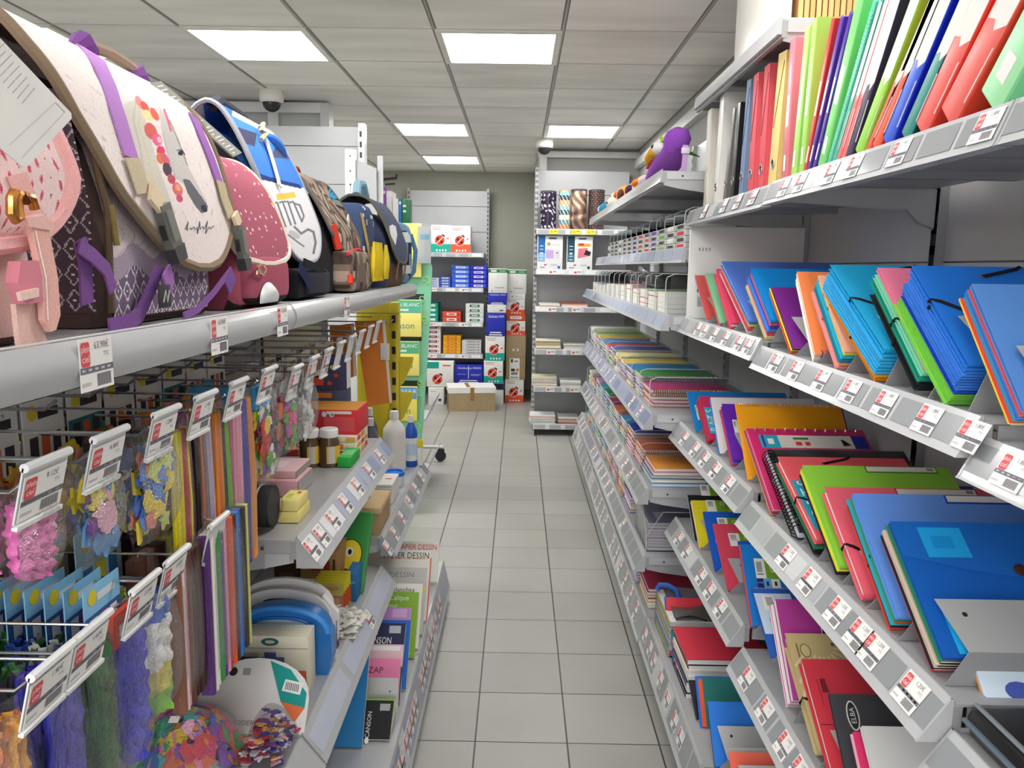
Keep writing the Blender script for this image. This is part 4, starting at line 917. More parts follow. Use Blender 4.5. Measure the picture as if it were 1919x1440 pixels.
for q in range(6):
    zz = .2008+q*.022; m = MB('film'); m.rbox(.535, 2.56, zz, .84, 2.83, zz+.021, '#fff', .003); b = m.build('plastic_wrap')
    b['label'] = 'x'
    t = thing('wrapped_pad', 'film wrapped white paper pack, %s from bottom of the pile under the clear tray' % ORD[q], 'paper pack', (.6875, 2.695, zz), 'film wrapped paper packs')
    b.parent = t; b.location = (0, 0, 0); del b['label']
    m = MB('paper'); m.M = sub(t); m.box(.54, 2.565, zz+.002, .835, 2.825, zz+.019, ['#f0f0f0', '#e4e8ec', '#e8e6e0', '#eef2f4', '#dcdcd8', '#f2f2f2'][q], {'-x': ['#f0e070', '#8cc4e8', '#f2f2f2', '#f0e8a0', '#e8e8e8', '#f0e070'][q]}); m.build('paper_block', t)
m = MB('gloss'); m.grid(lambda u, v: (.56+.27*u, 2.57+.24*v, .335+.012*sin(u*9)*cos(v*5)+.01*v), 10, 10, '#5c5a58'); m.grid(lambda u, v: (.56+.27*u, 2.57+.24*v, .340+.012*sin(u*9)*cos(v*5)+.01*v), 10, 10, '#5c5a58')
tag(m.build('plastic_bag'), 'crumpled dark plastic sleeve lying on the film wrapped packs', 'plastic sleeve')
m = MB('plastic'); m.tube([(.535, 2.80, .345), (.545, 2.80, .365), (.57, 2.78, .372), (.60, 2.76, .36), (.60, 2.72, .345)], .010, '#2f62b8', 8); tag(m.build('blue_clip'), 'blue plastic clip lying on the film wrapped packs', 'clip')
# plush toys on the toy shelf
def plush(label, y, z, col, parts, sx=.07, sy=.16, sz=.09, x=.60, tilt=0):
    o = thing('plush_toy', label, 'plush toy', (x, y, z), 'plush pencil cases on the toy shelf')
    m = MB('fabric'); m.grid(lambda u, v: (sx*sin(pi*v)*cos(2*pi*u), -sy*cos(pi*v), sz*.5+sz*.5*sin(pi*v)*sin(2*pi*u)+tilt*(.5-.5*cos(pi*v))*0), 20, 14, col); m.build('body', o)
    for nm, fin, c, (px, py, pz), (rx, ry, rz) in parts:
        m = MB(fin); m.grid(lambda u, v: (px+rx*sin(pi*v)*cos(2*pi*u), py-ry*cos(pi*v), pz+rz*sin(pi*v)*sin(2*pi*u)), 14, 10, c); m.build(nm, o)
    return o
TZ = 1.8806
pb = thing('plush_toy', 'big purple plush bird with yellow beak at the near end of the toy shelf', 'plush toy', (.567, 3.19, TZ), 'plush pencil cases on the toy shelf')
m = MB('fabric')
def pbody(u, v):        # long body lying along the shelf, head raised towards the viewer
    y = .36-.62*v; r_ = .058*sin(pi*min(max(v, .02), .98))**.45*(.75+.5*v); zc = .05+.10*max(0, v-.35)**1.2*1.9
    return (r_*1.0*cos(2*pi*u), y, max(.001, zc+r_*sin(2*pi*u)*(1+.5*max(0, v-.5))))
pb.scale = (1, 1, .62)
m.grid(pbody, 22, 22, '#a45cc8'); m.build('body', pb)
m = MB('fabric'); m.tube([(0, -.20, .14), (0, -.235, .20), (.0, -.24, .235), (0, -.225, .25)], [.045, .05, .04, .02], '#9a52c4', 12); m.build('crest', pb)
m = MB('fabric'); m.grid(lambda u, v: (-.045+.03*sin(pi*v)*cos(2*pi*u), -.13-.045*cos(pi*v), .165+.04*sin(pi*v)*sin(2*pi*u)), 14, 10, '#f4f2ee'); m.build('eye_patch', pb)
m = MB('gloss'); m.grid(lambda u, v: (-.07+.01*sin(pi*v)*cos(2*pi*u), -.13-.014*cos(pi*v), .175+.014*sin(pi*v)*sin(2*pi*u)), 10, 8, '#1c1c20'); m.build('eye', pb)
m = MB('fabric'); m.tube([(-.05, -.08, .155), (-.06, -.02, .13), (-.06, .05, .10)], [.032, .026, .006], '#f0b030', 10); m.build('beak', pb)
m = MB('fabric'); m.tube([(-.052, -.05, .115), (-.06, .06, .085)], [.012, .006], '#d8382c', 8); m.build('mouth', pb)
m = MB('fabric'); m.tube([(.02, -.268, .0), (.02, -.285, .07), (.02, -.285, .15)], 0, '#c9a8d8', flat=(.02, .003, (0, 0, 1))); m.fin('plastic'); m.rbox(.005, -.295, .10, .035, -.284, .135, '#d9d4e4', .003); m.build('hanging_strap', pb)
m = MB('fabric'); m.tube([(-.035, -.16, .2), (-.05, -.15, .235)], [.014, .003], '#a8d048', 6); m.tube([(.05, -.19, .13), (.085, -.22, .10)], [.012, .003], '#4a7a2c', 6); m.build('leaf_tuft', pb)
m = MB('fabric'); m.grid(lambda u, v: (.058*sin(pi*v)*cos(2*pi*u), .33-.05*cos(pi*v), .05+.05*sin(pi*v)*sin(2*pi*u)), 14, 10, '#dcd0e4'); m.build('tail', pb)
plush('yellow and orange plush cushion behind the purple bird', 3.78, TZ, '#f0b02c', [('stripe', 'fabric', '#e07a28', (-.05, 0, .05), (.03, .08, .02))], sy=.14)
plush('lilac plush cushion with dark trim in the middle of the toy shelf', 4.10, TZ, '#c8a4c4', [('trim', 'fabric', '#4a2c48', (-.05, -.06, .04), (.028, .03, .03))], sy=.12)
plush('orange and brown plush animal near the far end of the toy shelf', 4.45, TZ, '#e8943a', [('muzzle', 'fabric', '#5a3424', (-.055, -.08, .05), (.02, .06, .03)), ('stripe', 'fabric', '#c8542a', (-.05, .06, .06), (.03, .04, .02))], sy=.18, sz=.11)
plush('cream plush toy beside the orange animal', 4.95, TZ, '#e8e2d4', [('ear', 'fabric', '#f4f0e8', (-.03, -.06, .09), (.02, .03, .02)), ('nose', 'gloss', '#3a2a24', (-.068, -.03, .05), (.008, .01, .008))], sy=.16, sz=.10)
plush('blue plush toy at the far end of the toy shelf', 5.42, TZ, '#2fa0d0', [('belly', 'fabric', '#e8f0f0', (-.045, .04, .05), (.03, .07, .03))], sy=.18, sz=.10)
plush('pale blue plush fish with orange nose standing behind the cushions', 4.62, TZ, '#c4e2f2', [('eye', 'gloss', '#1a1a20', (-.055, -.05, .17), (.012, .012, .014)), ('face', 'fabric', '#3a8cd0', (-.05, .0, .10), (.03, .05, .05)), ('nose', 'fabric', '#e08a2c', (-.06, .08, .16), (.025, .04, .02))], sx=.06, sy=.15, sz=.22, x=.76)
# ================================================================== far end of the aisle
def ext(px0, py0, px1, py1, y):
    """x and z extents at depth y of a rectangle seen in the photograph"""
    a, b = at(px0, (py0+py1)/2, 'y', y), at(px1, (py0+py1)/2, 'y', y); c, d = at((px0+px1)/2, py0, 'y', y), at((px0+px1)/2, py1, 'y', y)
    return a.x, b.x, d.z, c.z
YB = 8.78
BDZ = [1.68, 1.297, .912, .556]
t = thing('shelving_bay', 'grey shelving bay with paper reams against the green back wall', 'shelving bay', (-.82, 9.3, 0))
m = MB('panel'); m.M = sub(t); z = .1
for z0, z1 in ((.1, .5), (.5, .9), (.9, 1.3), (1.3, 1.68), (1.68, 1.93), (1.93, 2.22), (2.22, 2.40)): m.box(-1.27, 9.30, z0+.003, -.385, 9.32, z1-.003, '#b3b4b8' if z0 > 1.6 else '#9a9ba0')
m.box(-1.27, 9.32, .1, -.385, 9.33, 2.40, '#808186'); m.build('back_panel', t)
for x in (-1.285, -.372):
    m = MB('metal'); m.M = sub(t); m.box(x-.015, 9.255, 0, x+.015, 9.335, 2.42, '#a6a7ab'); m.fin('plastic'); zz = .2
    while zz < 2.38: m.box(x-.006, 9.2542, zz, x+.006, 9.2552, zz+.03, '#262628'); zz += .05
    m.build('upright', t)
def backshelf(z, label, y0, y1, x0, x1, group, rail='#c4c5c8', h=.045, tick=()):
    t = thing('shelf', label, 'shelf', ((x0+x1)/2, (y0+y1)/2, z-h), group)
    m = MB('metal'); m.M = sub(t); m.box(x0, y0, z-.004, x1, y1, z, '#b6b7ba'); m.box(x0, y0+.004, z-.05, x1, y0+.012, z-.004, '#8f9094'); m.build('deck', t)
    m = MB('gloss'); m.M = sub(t); m.prism([(y0+.004, z+.004), (y0-.006, z+.002), (y0-.012, z-h), (y0+.004, z-h)], 'x', x0+.004, x1-.004, rail)
    r = random.Random(int(z*100))
    for k in range(6):
        a = x0+(x1-x0)*(k+.1)/6; m.quad((a, y0-.0135, z-h+.006), (a+(x1-x0)*.12, y0-.0135, z-h+.006), (a+(x1-x0)*.12, y0-.0085, z-.004), (a, y0-.0085, z-.004), '#a4a6aa' if r.random() < .6 else '#e4e4e6')
    m.build('ticket_rail', t)
    for q in (x0+.002, x1-.005):
        m = MB('metal'); m.M = sub(t); m.prism([(y0+.02, z-.005), (y1, z-.005), (y1, z-.09), (y0+.02, z-.03)], 'x', q, q+.003, '#9b9ca0'); m.build('bracket', t)
    for i, (x, c) in enumerate(tick):
        m = MB('paper'); m.box(x-.04, y0-.0155, z-h+.002, x+.04, y0-.0125, z-.002, c); m.rect((x-.018, y0-.0158, z-h*.5), (1, 0, 0), (0, 0, 1), .022, h*.4, '#e05a5e' if c != '#f0e04a' else '#c8b020'); m.rect((x+.016, y0-.0158, z-h*.4), (1, 0, 0), (0, 0, 1), .03, h*.2, '#8a8890')
        tag(m.build('price_ticket'), 'small price ticket, %s from left, %s' % (ORD[i], label.replace('grey metal ', '')[:60]), 'price ticket', 'tickets at the far end')
    return t
for i, z in enumerate(BDZ):
    backshelf(z, 'grey metal shelf of the paper bay, %s from the top' % ORD[i], YB, 9.25, -1.26, -.392, 'shelves of the paper bay', rail='#bcbdc0', tick=[(-.95, '#efefef'), (-.6, '#efefef')] if i else ())
def ladybird(m, x, y, z, s, col='#d8442f', strike=True):
    X, Z = (1, 0, 0), (0, 0, 1)
    m.disc((x+.55*s, y-.0002, z+.75*s), X, Z, .42*s, .40*s, '#2a2a2c', 14); m.disc((x, y-.0004, z), X, Z, s, s*1.03, '#f4f2ee', 20); m.disc((x, y-.0006, z), X, Z, .93*s, .96*s, col, 20)
    m.rect((x-.38*s, y-.0008, z+.28*s), X, Z, .42*s, .5*s, '#2e2224'); m.rect((x+.36*s, y-.0008, z-.3*s), X, Z, .42*s, .5*s, '#2e2224')
    if strike: m.rect((x, y-.001, z), (1, 0, 1), (-.7, 0, .7), 0, 0, '#f4f2ee'); d = s*.66; m.add([(x-d, y-.001, z-d+.08*s), (x-d+.08*s, y-.001, z-d), (x+d, y-.001, z+d-.08*s), (x+d-.08*s, y-.001, z+d)], [(0, 1, 2, 3)], '#f4f2ee')
def ream_box(px0, py0, px1, py1, y, depth, label, cat, design, group=None, base=None, name='paper_carton'):
    x0, x1, z0, z1 = ext(px0, py0, px1, py1, y)
    if base is not None: z1 += base-z0; z0 = base
    w, h = x1-x0, z1-z0; m = MB('paper'); X, Z = (1, 0, 0), (0, 0, 1); e = y-.0006
    def R(u, v, a, b, c, d=0): m.rect((x0+u*w, e-d, z0+v*h), X, Z, a*w, b*h, c)
    base_c = {'teal': '#eceae6', 'orange': '#eceae6', 'blue': '#2b36b4', 'white': '#e8e8e6', 'green': '#ececea', 'kraft': '#b09a78', 'kraftlabel': '#a8926e', 'bluetop': '#2a34b0', 'navy': '#e6e6e4', 'tealside': '#eceae6', 'orangeband': '#e65a38', 'band': '#e9e9e7'}[design]
    m.rbox(x0, y, z0, x1, y+depth, z1, base_c, .003)
    if design in ('teal', 'orange'):
        c = '#1fa896' if design == 'teal' else '#e45a3c'
        R(.5, .16, 1, .32, c); ladybird(m, x0+.45*w, e-.0002, z0+.45*h, .26*w); R(.3, .92, .5, .03, '#a8a6a4', .0002); R(.3, .85, .4, .025, '#c86a60', .0002); R(.86, .52, .1, .06, '#d8786a', .0002)
        for k in range(4): m.disc((x0+w*(.3+.15*k), e-.0006, z0+.09*h), X, Z, .045*w, .04*h, '#f4f2ee', 8)
        R(.5, .62, .012, .5, '#d4d2ce', .0001)
    if design == 'green':
        R(.5, .9, 1, .14, '#2e8a4c'); R(.28, .9, .3, .07, '#e8f0e8', .0002); R(.76, .9, .3, .05, '#8cc49c', .0002); R(.5, .6, .012, .4, '#c8c8c6'); R(.6, .22, .5, .04, '#b0b0ae'); R(.2, .08, .1, .04, '#8c8c8c')
    if design in ('blue', 'bluetop'):
        m.text('Clairefontaine', h*.16, (x0+.36*w, e-.0004, z0+h*.84), X, Z, '#f2f2fa', w*.5); R(.8, .85, .3, .1, '#8e96dc', .0002); R(.5, .16, .6, .05, '#e8e8f4', .0002); R(.5, .06, .7, .05, '#e8e8f4', .0002)
        if design == 'bluetop': R(.5, .62, .02, .7, '#e8e8f4', .0002); R(.76, .5, .36, .03, '#98a0e0', .0002); R(.74, .44, .3, .03, '#98a0e0', .0002); R(.25, .5, .3, .03, '#98a0e0', .0002)
    if design == 'kraft': R(.48, .35, .32, .09, '#efeeea'); R(.5, .35, .14, .05, '#6b5a44', .0002)
    if design == 'kraftlabel': R(.44, .5, .52, .96, '#f0efea'); R(.36, .44, .2, .12, '#26262a', .0002); R(.6, .44, .14, .14, '#e0943a', .0002); R(.44, .28, .34, .12, '#8a8884', .0002); R(.3, .86, .1, .16, '#3c3c40', .0002); R(.52, .84, .2, .08, '#a09e98', .0002); R(.44, .1, .4, .06, '#9a9894', .0002)
    if design == 'navy': R(.5, .84, 1, .3, '#1c2038'); R(.4, .8, .4, .05, '#d0d0d8', .0002)
    if design == 'tealside': R(.23, .86, .46, .26, '#1fa090'); R(.75, .85, .3, .06, '#d0786c', .0002); ladybird(m, x0+.40*w, e-.0002, z0+.30*h, .2*w); R(.6, .4, .01, .8, '#d6d4d0')
    if design == 'orangeband': R(.5, .5, .62, .45, '#f4f0ec'); R(.5, .5, .4, .1, '#d87058', .0002)
    if design == 'band': R(.3, .5, .1, .2, '#9a9a98'); R(.6, .5, .4, .1, '#c8c8c6')
    if design == 'white': R(.3, .8, .4, .05, '#c0c0be'); R(.75, .3, .2, .14, '#3c3c44')
    return tag(m.build(name), label, cat, group)
G_ = 'cartons of paper at the far end'
ream_box(808, 422, 845, 474, 8.83, .3, 'white and teal carton with red ladybird on the top back shelf', 'carton', 'teal', G_, base=1.6805)
ream_box(845.5, 423, 882, 474, 8.83, .3, 'white and orange carton with red ladybird on the top back shelf', 'carton', 'orange', G_, base=1.6805)
def reams(px0, px1, n, z, py0, label, col, lab, y=8.82, depth=.3, ends=None, grp='reams of paper on the back shelves', z1=None):
    x0, x1, _, zt = ext(px0, py0, px1, py0+10, y); h = (zt-z-.001)/n
    for k in range(n):
        zz = z+.0006+k*h; m = MB('paper'); m.rbox(x0, y, zz, x1, y+depth, zz+h-.0008, jig(col, 6), .004); w = x1-x0
        m.rect((x0+w/2, y-.0005, zz+h*.5), (1, 0, 0), (0, 0, 1), w*.55, h*.5, lab)
        if ends: m.rect((x0+w*.86, y-.0005, zz+h*.5), (1, 0, 0), (0, 0, 1), w*.1, h*.5, ends); m.rect((x0+w*.5, y-.0009, zz+h*.5), (1, 0, 0), (0, 0, 1), w*.35, h*.2, ends)
        tag(m.build('paper_ream'), '%s, %s from bottom' % (label.replace(' on the ', ', '), ORD[k]) if n > 1 else label, 'paper ream', grp)
reams(847, 880.5, 5, 1.297, 497, 'light blue paper ream on the second back shelf', '#3a62d8', '#cfdcf8', ends='#8cb0f0')
reams(881.5, 913, 5, 1.297, 498, 'deep blue paper ream on the second back shelf', '#2c30c0', '#e2e2f8', ends='#5a5ce0')
reams(824, 845, 4, 1.297, 519, 'blue and white ream, left on the second back shelf', '#3c56b8', '#d8e0f4', ends='#8090d0')
reams(805, 823, 4, 1.297, 521, 'white ream at the left end of the second back shelf', '#c8ccdc', '#8c94c8')
reams(800, 821, 4, .912, 568, 'teal ream on the third back shelf', '#1f9c86', '#d4efe8')
reams(830, 863.5, 2, .912, 584, 'orange red ream on the third back shelf', '#e6553a', '#f8e4dc', ends='#b03a28')
reams(873, 907, 4, .912, 569, 'white ream with green label on the third back shelf', '#eeeeec', '#246c46', ends='#e4efe8')
reams(798, 826, 6, .556, 609, 'white ream with dark red label on the fourth back shelf', '#eeecea', '#7c2436', ends='#d8b8bc')
reams(831, 864, 6, .556, 629, 'yellow ream on the fourth back shelf', '#f2b024', '#e06a1c', ends='#f4c850')
reams(866, 902, 5, .556, 638, 'grey and white ream on the fourth back shelf', '#dcdcdc', '#b4b4b8', ends='#8c8c90')
# cartons standing on the floor: two columns at the right, more under the shelves
colA = [(907, 670, 943, 712, 'teal', 'lower white and teal ladybird carton in the left column'), (910, 622, 946, 668, 'teal', 'upper white and teal ladybird carton in the left column'), (912, 576, 947, 620, 'blue', 'blue carton in the left column of cartons'),
        (914, 560, 949, 575, 'white', 'thin white carton above the blue one'), (915, 537, 950, 559, 'blue', 'short blue carton near the top of the left column'), (916, 490, 951, 536, 'green', 'white carton with green band topping the left column')]
yA = 8.74
zz = ext(907, 713, 943, 752, yA); ream_box(906, 713, 944, 752, yA, .26, 'white carton with navy band under the left column', 'carton', 'navy', G_, base=0.0005)
zc = zz[3]-zz[2]+.001
for p0, q0, p1, q1, d, lab in colA:
    e_ = ext(p0, q0, p1, q1, yA); ream_box(p0, q0, p1, q1, yA, .26, lab, 'carton', d, G_, base=zc); zc += e_[3]-e_[2]+.0008
colB = [(947, 703, 982, 746, 'orange', 'white and orange ladybird carton standing on the floor, right column'), (949, 661, 985, 702, 'kraftlabel', 'brown carton with white label, right column'), (949, 618, 986, 660, 'kraft', 'brown carton with hand hole, right column'),
        (950, 590, 985, 617, 'orange', 'second white and orange carton in the right column'), (950, 577, 985, 589, 'orangeband', 'orange carton in the right column'), (950, 548, 984, 576, 'orange', 'upper white and orange carton in the right column'), (951, 536, 985, 547, 'band', 'flat white carton in the right column'), (951, 490, 987, 535, 'green', 'white carton with green band topping the right column')]
zc = .0005; yBx = 8.86
for p0, q0, p1, q1, d, lab in colB:
    e_ = ext(p0, q0, p1, q1, yBx); ream_box(p0, q0, p1, q1, yBx, .26, lab, 'carton', d, G_, base=zc); zc += e_[3]-e_[2]+.0008
ream_box(803, 725, 832, 757, 8.62, .25, 'plain white carton on the floor left of the brown box', 'carton', 'white', G_, base=.0005)
ream_box(800, 677, 850, 724, 8.66, .25, 'white carton with teal corner and ladybird under the back shelves', 'carton', 'tealside', G_, base=.2)
ream_box(852, 678, 905, 712, 8.72, .25, 'blue carton under the back shelves', 'carton', 'bluetop', G_, base=.235)
ream_box(850, 718, 904, 757, 8.70, .25, 'white carton under the blue one', 'carton', 'white', G_, base=.0005)
# brown carton with white lid and tape
t = thing('carton', 'brown cardboard box with white lid and tape standing on the floor', 'carton', (-.50, 8.40, 0), rot=(0, 0, radians(9)))
m = MB('board'); m.box(-.25, -.12, 0, .25, .18, .20, '#b29c7a', {'-x': '#8d7a5e'}); m.build('box_body', t)
m = MB('paper'); m.prism([(-.125, .195), (-.122, .255), (.185, .262), (.19, .2)], 'x', -.256, .256, '#f0efec'); m.build('lid', t)
m = MB('gloss'); m.box(-.02, -.1275, .12, .022, -.126, .256, '#a67a34'); m.box(-.06, -.10, .2585, -.02, .17, .2640, '#b88c40'); m.build('tape', t)
# ---- shelving with tubes facing the viewer, right
YT = 7.10
t = thing('shelving_bay', 'grey shelving bay facing the viewer, carrying tubes and boxed sets', 'shelving bay', (.6, 7.45, 0))
m = MB('panel'); m.M = sub(t)
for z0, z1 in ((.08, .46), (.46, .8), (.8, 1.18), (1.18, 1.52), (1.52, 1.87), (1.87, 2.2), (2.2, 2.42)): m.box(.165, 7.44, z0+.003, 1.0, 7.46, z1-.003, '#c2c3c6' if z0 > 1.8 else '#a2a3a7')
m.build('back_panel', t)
m = MB('metal'); m.M = sub(t); m.box(.135, 7.40, 0, .165, 7.47, 2.44, '#c6c7c9'); m.fin('plastic'); zz = .2
while zz < 2.4: m.box(.139, 7.3990, zz, .146, 7.4002, zz+.026, '#2a2a2c'); m.box(.153, 7.3990, zz, .160, 7.4002, zz+.026, '#2a2a2c'); zz += .05
m.build('upright', t)
m = MB('metal'); m.box(.14, 7.09, 0, .16, 7.39, .055, '#b4b5b8'); tag(m.build('base_plinth'), 'grey metal foot under the bay carrying the tubes', 'plinth')
TDZ = [1.872, 1.517, 1.184, .798, .455, .107]
for i, z in enumerate(TDZ):
    backshelf(z, 'grey metal shelf of the tube bay, %s from the top' % ORD[i], YT, 7.40, .145, 1.0, 'shelves of the tube bay', rail='#d4d5d9', tick=[(.30, '#f0e04a'), (.5, '#f0e04a'), (.63, '#f0e04a')] if i == 0 else [(.30, '#f0efee'), (.52, '#f0efee')] if i < 5 else ())
def tube_pot(px0, px1, py0, design, label):
    x0, x1, _, z1 = ext(px0, py0, px1, 427, 7.2); xc, R = (x0+x1)/2, (x1-x0)/2; H = z1-1.8725; r = random.Random(len(label))
    o = thing('storage_tube', label, 'tube', (xc, 7.13+R, 1.8725), 'patterned tubes on the top shelf of the tube bay')
    m = MB('gloss'); N = 48; M_ = 40
    def col(u, v):
        if design == 'floral':
            k = sin(u*40+3*sin(v*12))*cos(v*23+2*sin(u*30)); return '#d8d0e0' if k > .55 else '#3a2a48' if k > .2 else '#241a30'
        if design == 'stripes': return ['#d0703c', '#5a8a98', '#e4d4b8', '#3c5c6c', '#88b0b4', '#d8a070', '#2a3c48', '#7cc0c0'][int(v*8)] if sin(u*60+v*40) > -.8 else '#e8e0d0'
        if design == 'map':
            k = sin(u*22+2*sin(v*9))*cos(v*13+u*15); return '#c8b4a0' if k > .5 else '#8c6c5c' if k > -.1 else '#6c5048' if k > -.6 else '#463430'
        k = sin(u*90)*sin(v*60); return '#7c5c50' if k > .5 else '#3c2a28'
    m.grid(lambda u, v: (R*cos(2*pi*u), R*sin(2*pi*u), H*v), N, M_, col); m.build('body', o)
    m = MB('metal'); m.lathe([(R*1.02, H-.012), (R*1.02, H), (R*.9, H+.004), (.001, H+.004)], '#4c4650' if design != 'stripes' else '#c8b8a0', 24); m.build('lid', o)
tube_pot(1013, 1043, 359, 'floral', 'dark purple tube with white floral pattern on the far tube bay')
tube_pot(1047, 1069, 358, 'stripes', 'tube with teal and orange stripes beside the floral one')
tube_pot(1070, 1100, 356, 'map', 'brown tube with faded pattern beside the striped one')
tube_pot(1103, 1133, 357, 'plain', 'dark brown tube at the right end of the tube row')
def setbox(px0, px1, kind, label):
    x0, x1, z0, z1 = ext(px0, 439, px1, 502, 7.12); z1 += 1.5175-z0; z0 = 1.5175; w, h = x1-x0, z1-z0; m = MB('paper'); X, Z = (1, 0, 0), (0, 0, 1); e = 7.1194
    m.rbox(x0, 7.12, z0, x1, 7.22, z1, '#eeeeef', .003)
    def R(u, v, a, b, c, d=0): m.rect((x0+u*w, e-d, z0+v*h), X, Z, a*w, b*h, c)
    a, b = ('#2a6ab0', '#8ab8dc') if kind == 0 else ('#1f4a5c', '#3c7888')
    R(.16, .62, .28, .76, a); R(.16, .36, .28, .25, b, .0002)
    for k in range(5): R(.16, .3+.1*k, .14, .02, '#dfeaf4', .0004)
    m.disc((x0+.16*w, e-.0005, z0+.48*h), X, Z, .04*w, .03*h, '#e8f0f8', 10)
    if kind == 0: R(.5, .46, .34, .26, '#c2a8d8', .0002); R(.76, .46, .26, .26, '#d8d4dc', .0003); m.disc((x0+.44*w, e-.0005, z0+.76*h), X, Z, .07*w, .06*h, '#e88850', 12); R(.68, .74, .4, .06, '#cfd8d0', .0002); R(.78, .5, .04, .05, '#4a3a5c', .0005)
    else: m.add([(x0+.42*w, e-.0003, z0+.34*h), (x0+.85*w, e-.0003, z0+.42*h), (x0+.8*w, e-.0003, z0+.66*h), (x0+.44*w, e-.0003, z0+.64*h)], [(0, 1, 2, 3)], '#e07884'); R(.66, .74, .5, .09, '#e8a83c', .0003); R(.56, .76, .2, .07, '#c83c3c', .0005); m.add([(x0+.66*w, e-.0006, z0+.46*h), (x0+.9*w, e-.0006, z0+.42*h), (x0+.94*w, e-.0006, z0+.54*h), (x0+.74*w, e-.0006, z0+.6*h)], [(0, 1, 2, 3)], '#2c2430')
    R(.6, .93, .3, .05, '#5a5860', .0002); R(.32, .14, .1, .04, '#d0463c', .0002); R(.66, .14, .26, .04, '#c0bec4', .0002); R(.2, .06, .2, .03, '#8c8a90', .0002); R(.86, .07, .1, .08, '#3a64a8' if kind == 0 else '#2e3a38', .0002)
    tag(m.build('boxed_set'), label, 'box', 'boxed sets on the tube bay')
setbox(1008, 1055, 0, 'white box with blue side stripe and lilac picture on the tube bay'); setbox(1063, 1111, 1, 'white box with dark teal stripe and red picture on the tube bay')
piles = [(1.184, (1010, 1048), ['#d8d0c8', '#c86a50', '#e8e4dc'], 3), (1.184, (1052, 1100), ['#e0dcd4', '#c05844', '#d8d0c4'], 3), (.798, (1006, 1052), ['#e6e0d0', '#d0c49c', '#c8b48c', '#efe9dc', '#c8b890'], 8), (.798, (1058, 1098), ['#e8e6e2', '#d8d4cc', '#c4b49c'], 5),
         (.455, (1000, 1046), ['#e8dcd4', '#d8dcb8', '#e8ead8', '#f0d8d4', '#e4e4e4'], 9), (.455, (1053, 1092), ['#e8ccc8', '#d8dcd0', '#f0f0ee'], 5), (.107, (997, 1045), ['#e0c8c0', '#d8d8d4', '#e8b0a8', '#ececec'], 7), (.107, (1051, 1090), ['#d8c8c0', '#b8c4a8', '#e8e4e0', '#c86c60'], 6)]
r = random.Random(21)
for i, (z, (a, b), cols, n) in enumerate(piles):
    x0, x1, _, _ = ext(a, 600, b, 610, YT+.03); zz = z+.0006
    for k in range(n):
        h = r.uniform(.007, .013); dx = r.uniform(-.006, .006); m = MB('paper'); m.box(x0+dx, YT+.02+r.uniform(0, .02), zz, x1+dx, YT+.24, zz+h, r.choice(cols)); zz += h+.0006
        tag(m.build('paper_pack'), 'paper pack, %s from bottom, %s pile, %s tube bay shelf' % (ORD[k], 'left' if i % 2 == 0 else 'right', ORD[2+i//2]), 'paper pack', 'paper packs lying on the tube bay')
# ---- side aisle behind the school bags: tall slatted panel and a shelf with books
t = thing('shelving_bay', 'tall light grey slatted shelving panel standing behind the school bags', 'shelving bay', (-1.8, 5.25, 0))
m = MB('panel'); m.M = sub(t)
for z0, z1 in ((.1, .6), (.6, 1.1), (1.1, 1.45), (1.45, 1.81), (1.81, 2.05), (2.05, 2.29), (2.29, 2.415)): m.box(-2.55, 5.24, z0+.003, -1.045, 5.26, z1-.003, '#b4b6b9')
m.build('slatted_panel', t)
m = MB('metal'); m.M = sub(t); m.box(-1.045, 5.20, 0, -1.005, 5.28, 2.43, '#c3c4c6'); m.fin('plastic'); zz = 1.5
while zz < 2.4: m.box(-1.036, 5.1988, zz, -1.022, 5.2002, zz+.035, '#222224'); zz += .065
m.build('upright', t)
t = thing('perforated_post', 'white perforated metal post behind the camouflage school bag', 'post', (-1.03, 4.95, 0))
m = MB('metal'); m.rbox(-.045, -.02, 0, .02, .02, 2.23, '#d2d3d4', .003); m.fin('plastic')
for zz in (2.19, 2.10, 2.02, 1.9): m.disc((-.012, -.0206, zz), (1, 0, 0), (0, 0, 1), .006, .006, '#2c2c2e', 10)
m.rect((-.012, -.0206, 2.0), (1, 0, 0), (0, 0, 1), .006, .05, '#9a9a9c'); m.build('post_profile', t)
m = MB('metal'); m.prism([(.02, 1.5), (.145, 1.5), (.145, 2.12), (.02, 2.17)], 'y', 0, .006, '#a9abae'); m.prism([(.145, 1.9), (.18, 1.9), (.18, 2.20), (.145, 2.20)], 'y', .03, .036, '#b8b9bc'); m.build('end_plate', t)
m = MB('gloss'); m.tube([(.18, 0.05, 2.06), (.26, 0.05, 2.07), (.26, 0.05, 2.09)], .009, '#1c1c1e', 8); m.tube([(.19, 0.05, 2.03), (.25, 0.05, 2.035)], .006, '#1c1c1e', 8); m.build('black_hook', t)
ts = thing('shelf', 'grey side shelf board carrying upright books behind the navy bag', 'shelf', (-.92, 5.55, 1.80))
m = MB('metal'); m.M = sub(ts); m.box(-1.2, 5.35, 1.80, -.78, 5.75, 1.815, '#b4b5b8'); m.build('deck', ts)
m = MB('metal'); m.M = sub(ts); m.box(-1.2, 5.7, 0, -1.16, 5.74, 1.80, '#a8a9ac'); m.box(-.83, 5.7, 0, -.79, 5.74, 1.80, '#a8a9ac'); m.build('upright', ts)
bx_ = [(693, 362, 702, '#20284c', 'dark blue'), (702.5, 364, 708, '#d8b838', 'yellow'), (708.5, 365, 712, '#2c2c34', 'black'), (712.5, 352, 724, '#8c4ca0', 'purple'), (724.5, 358, 735, '#e4dce4', 'pale lilac'), (736, 372, 747, '#e8e8e4', 'white'), (747.5, 372, 753, '#3a78c8', 'blue')]
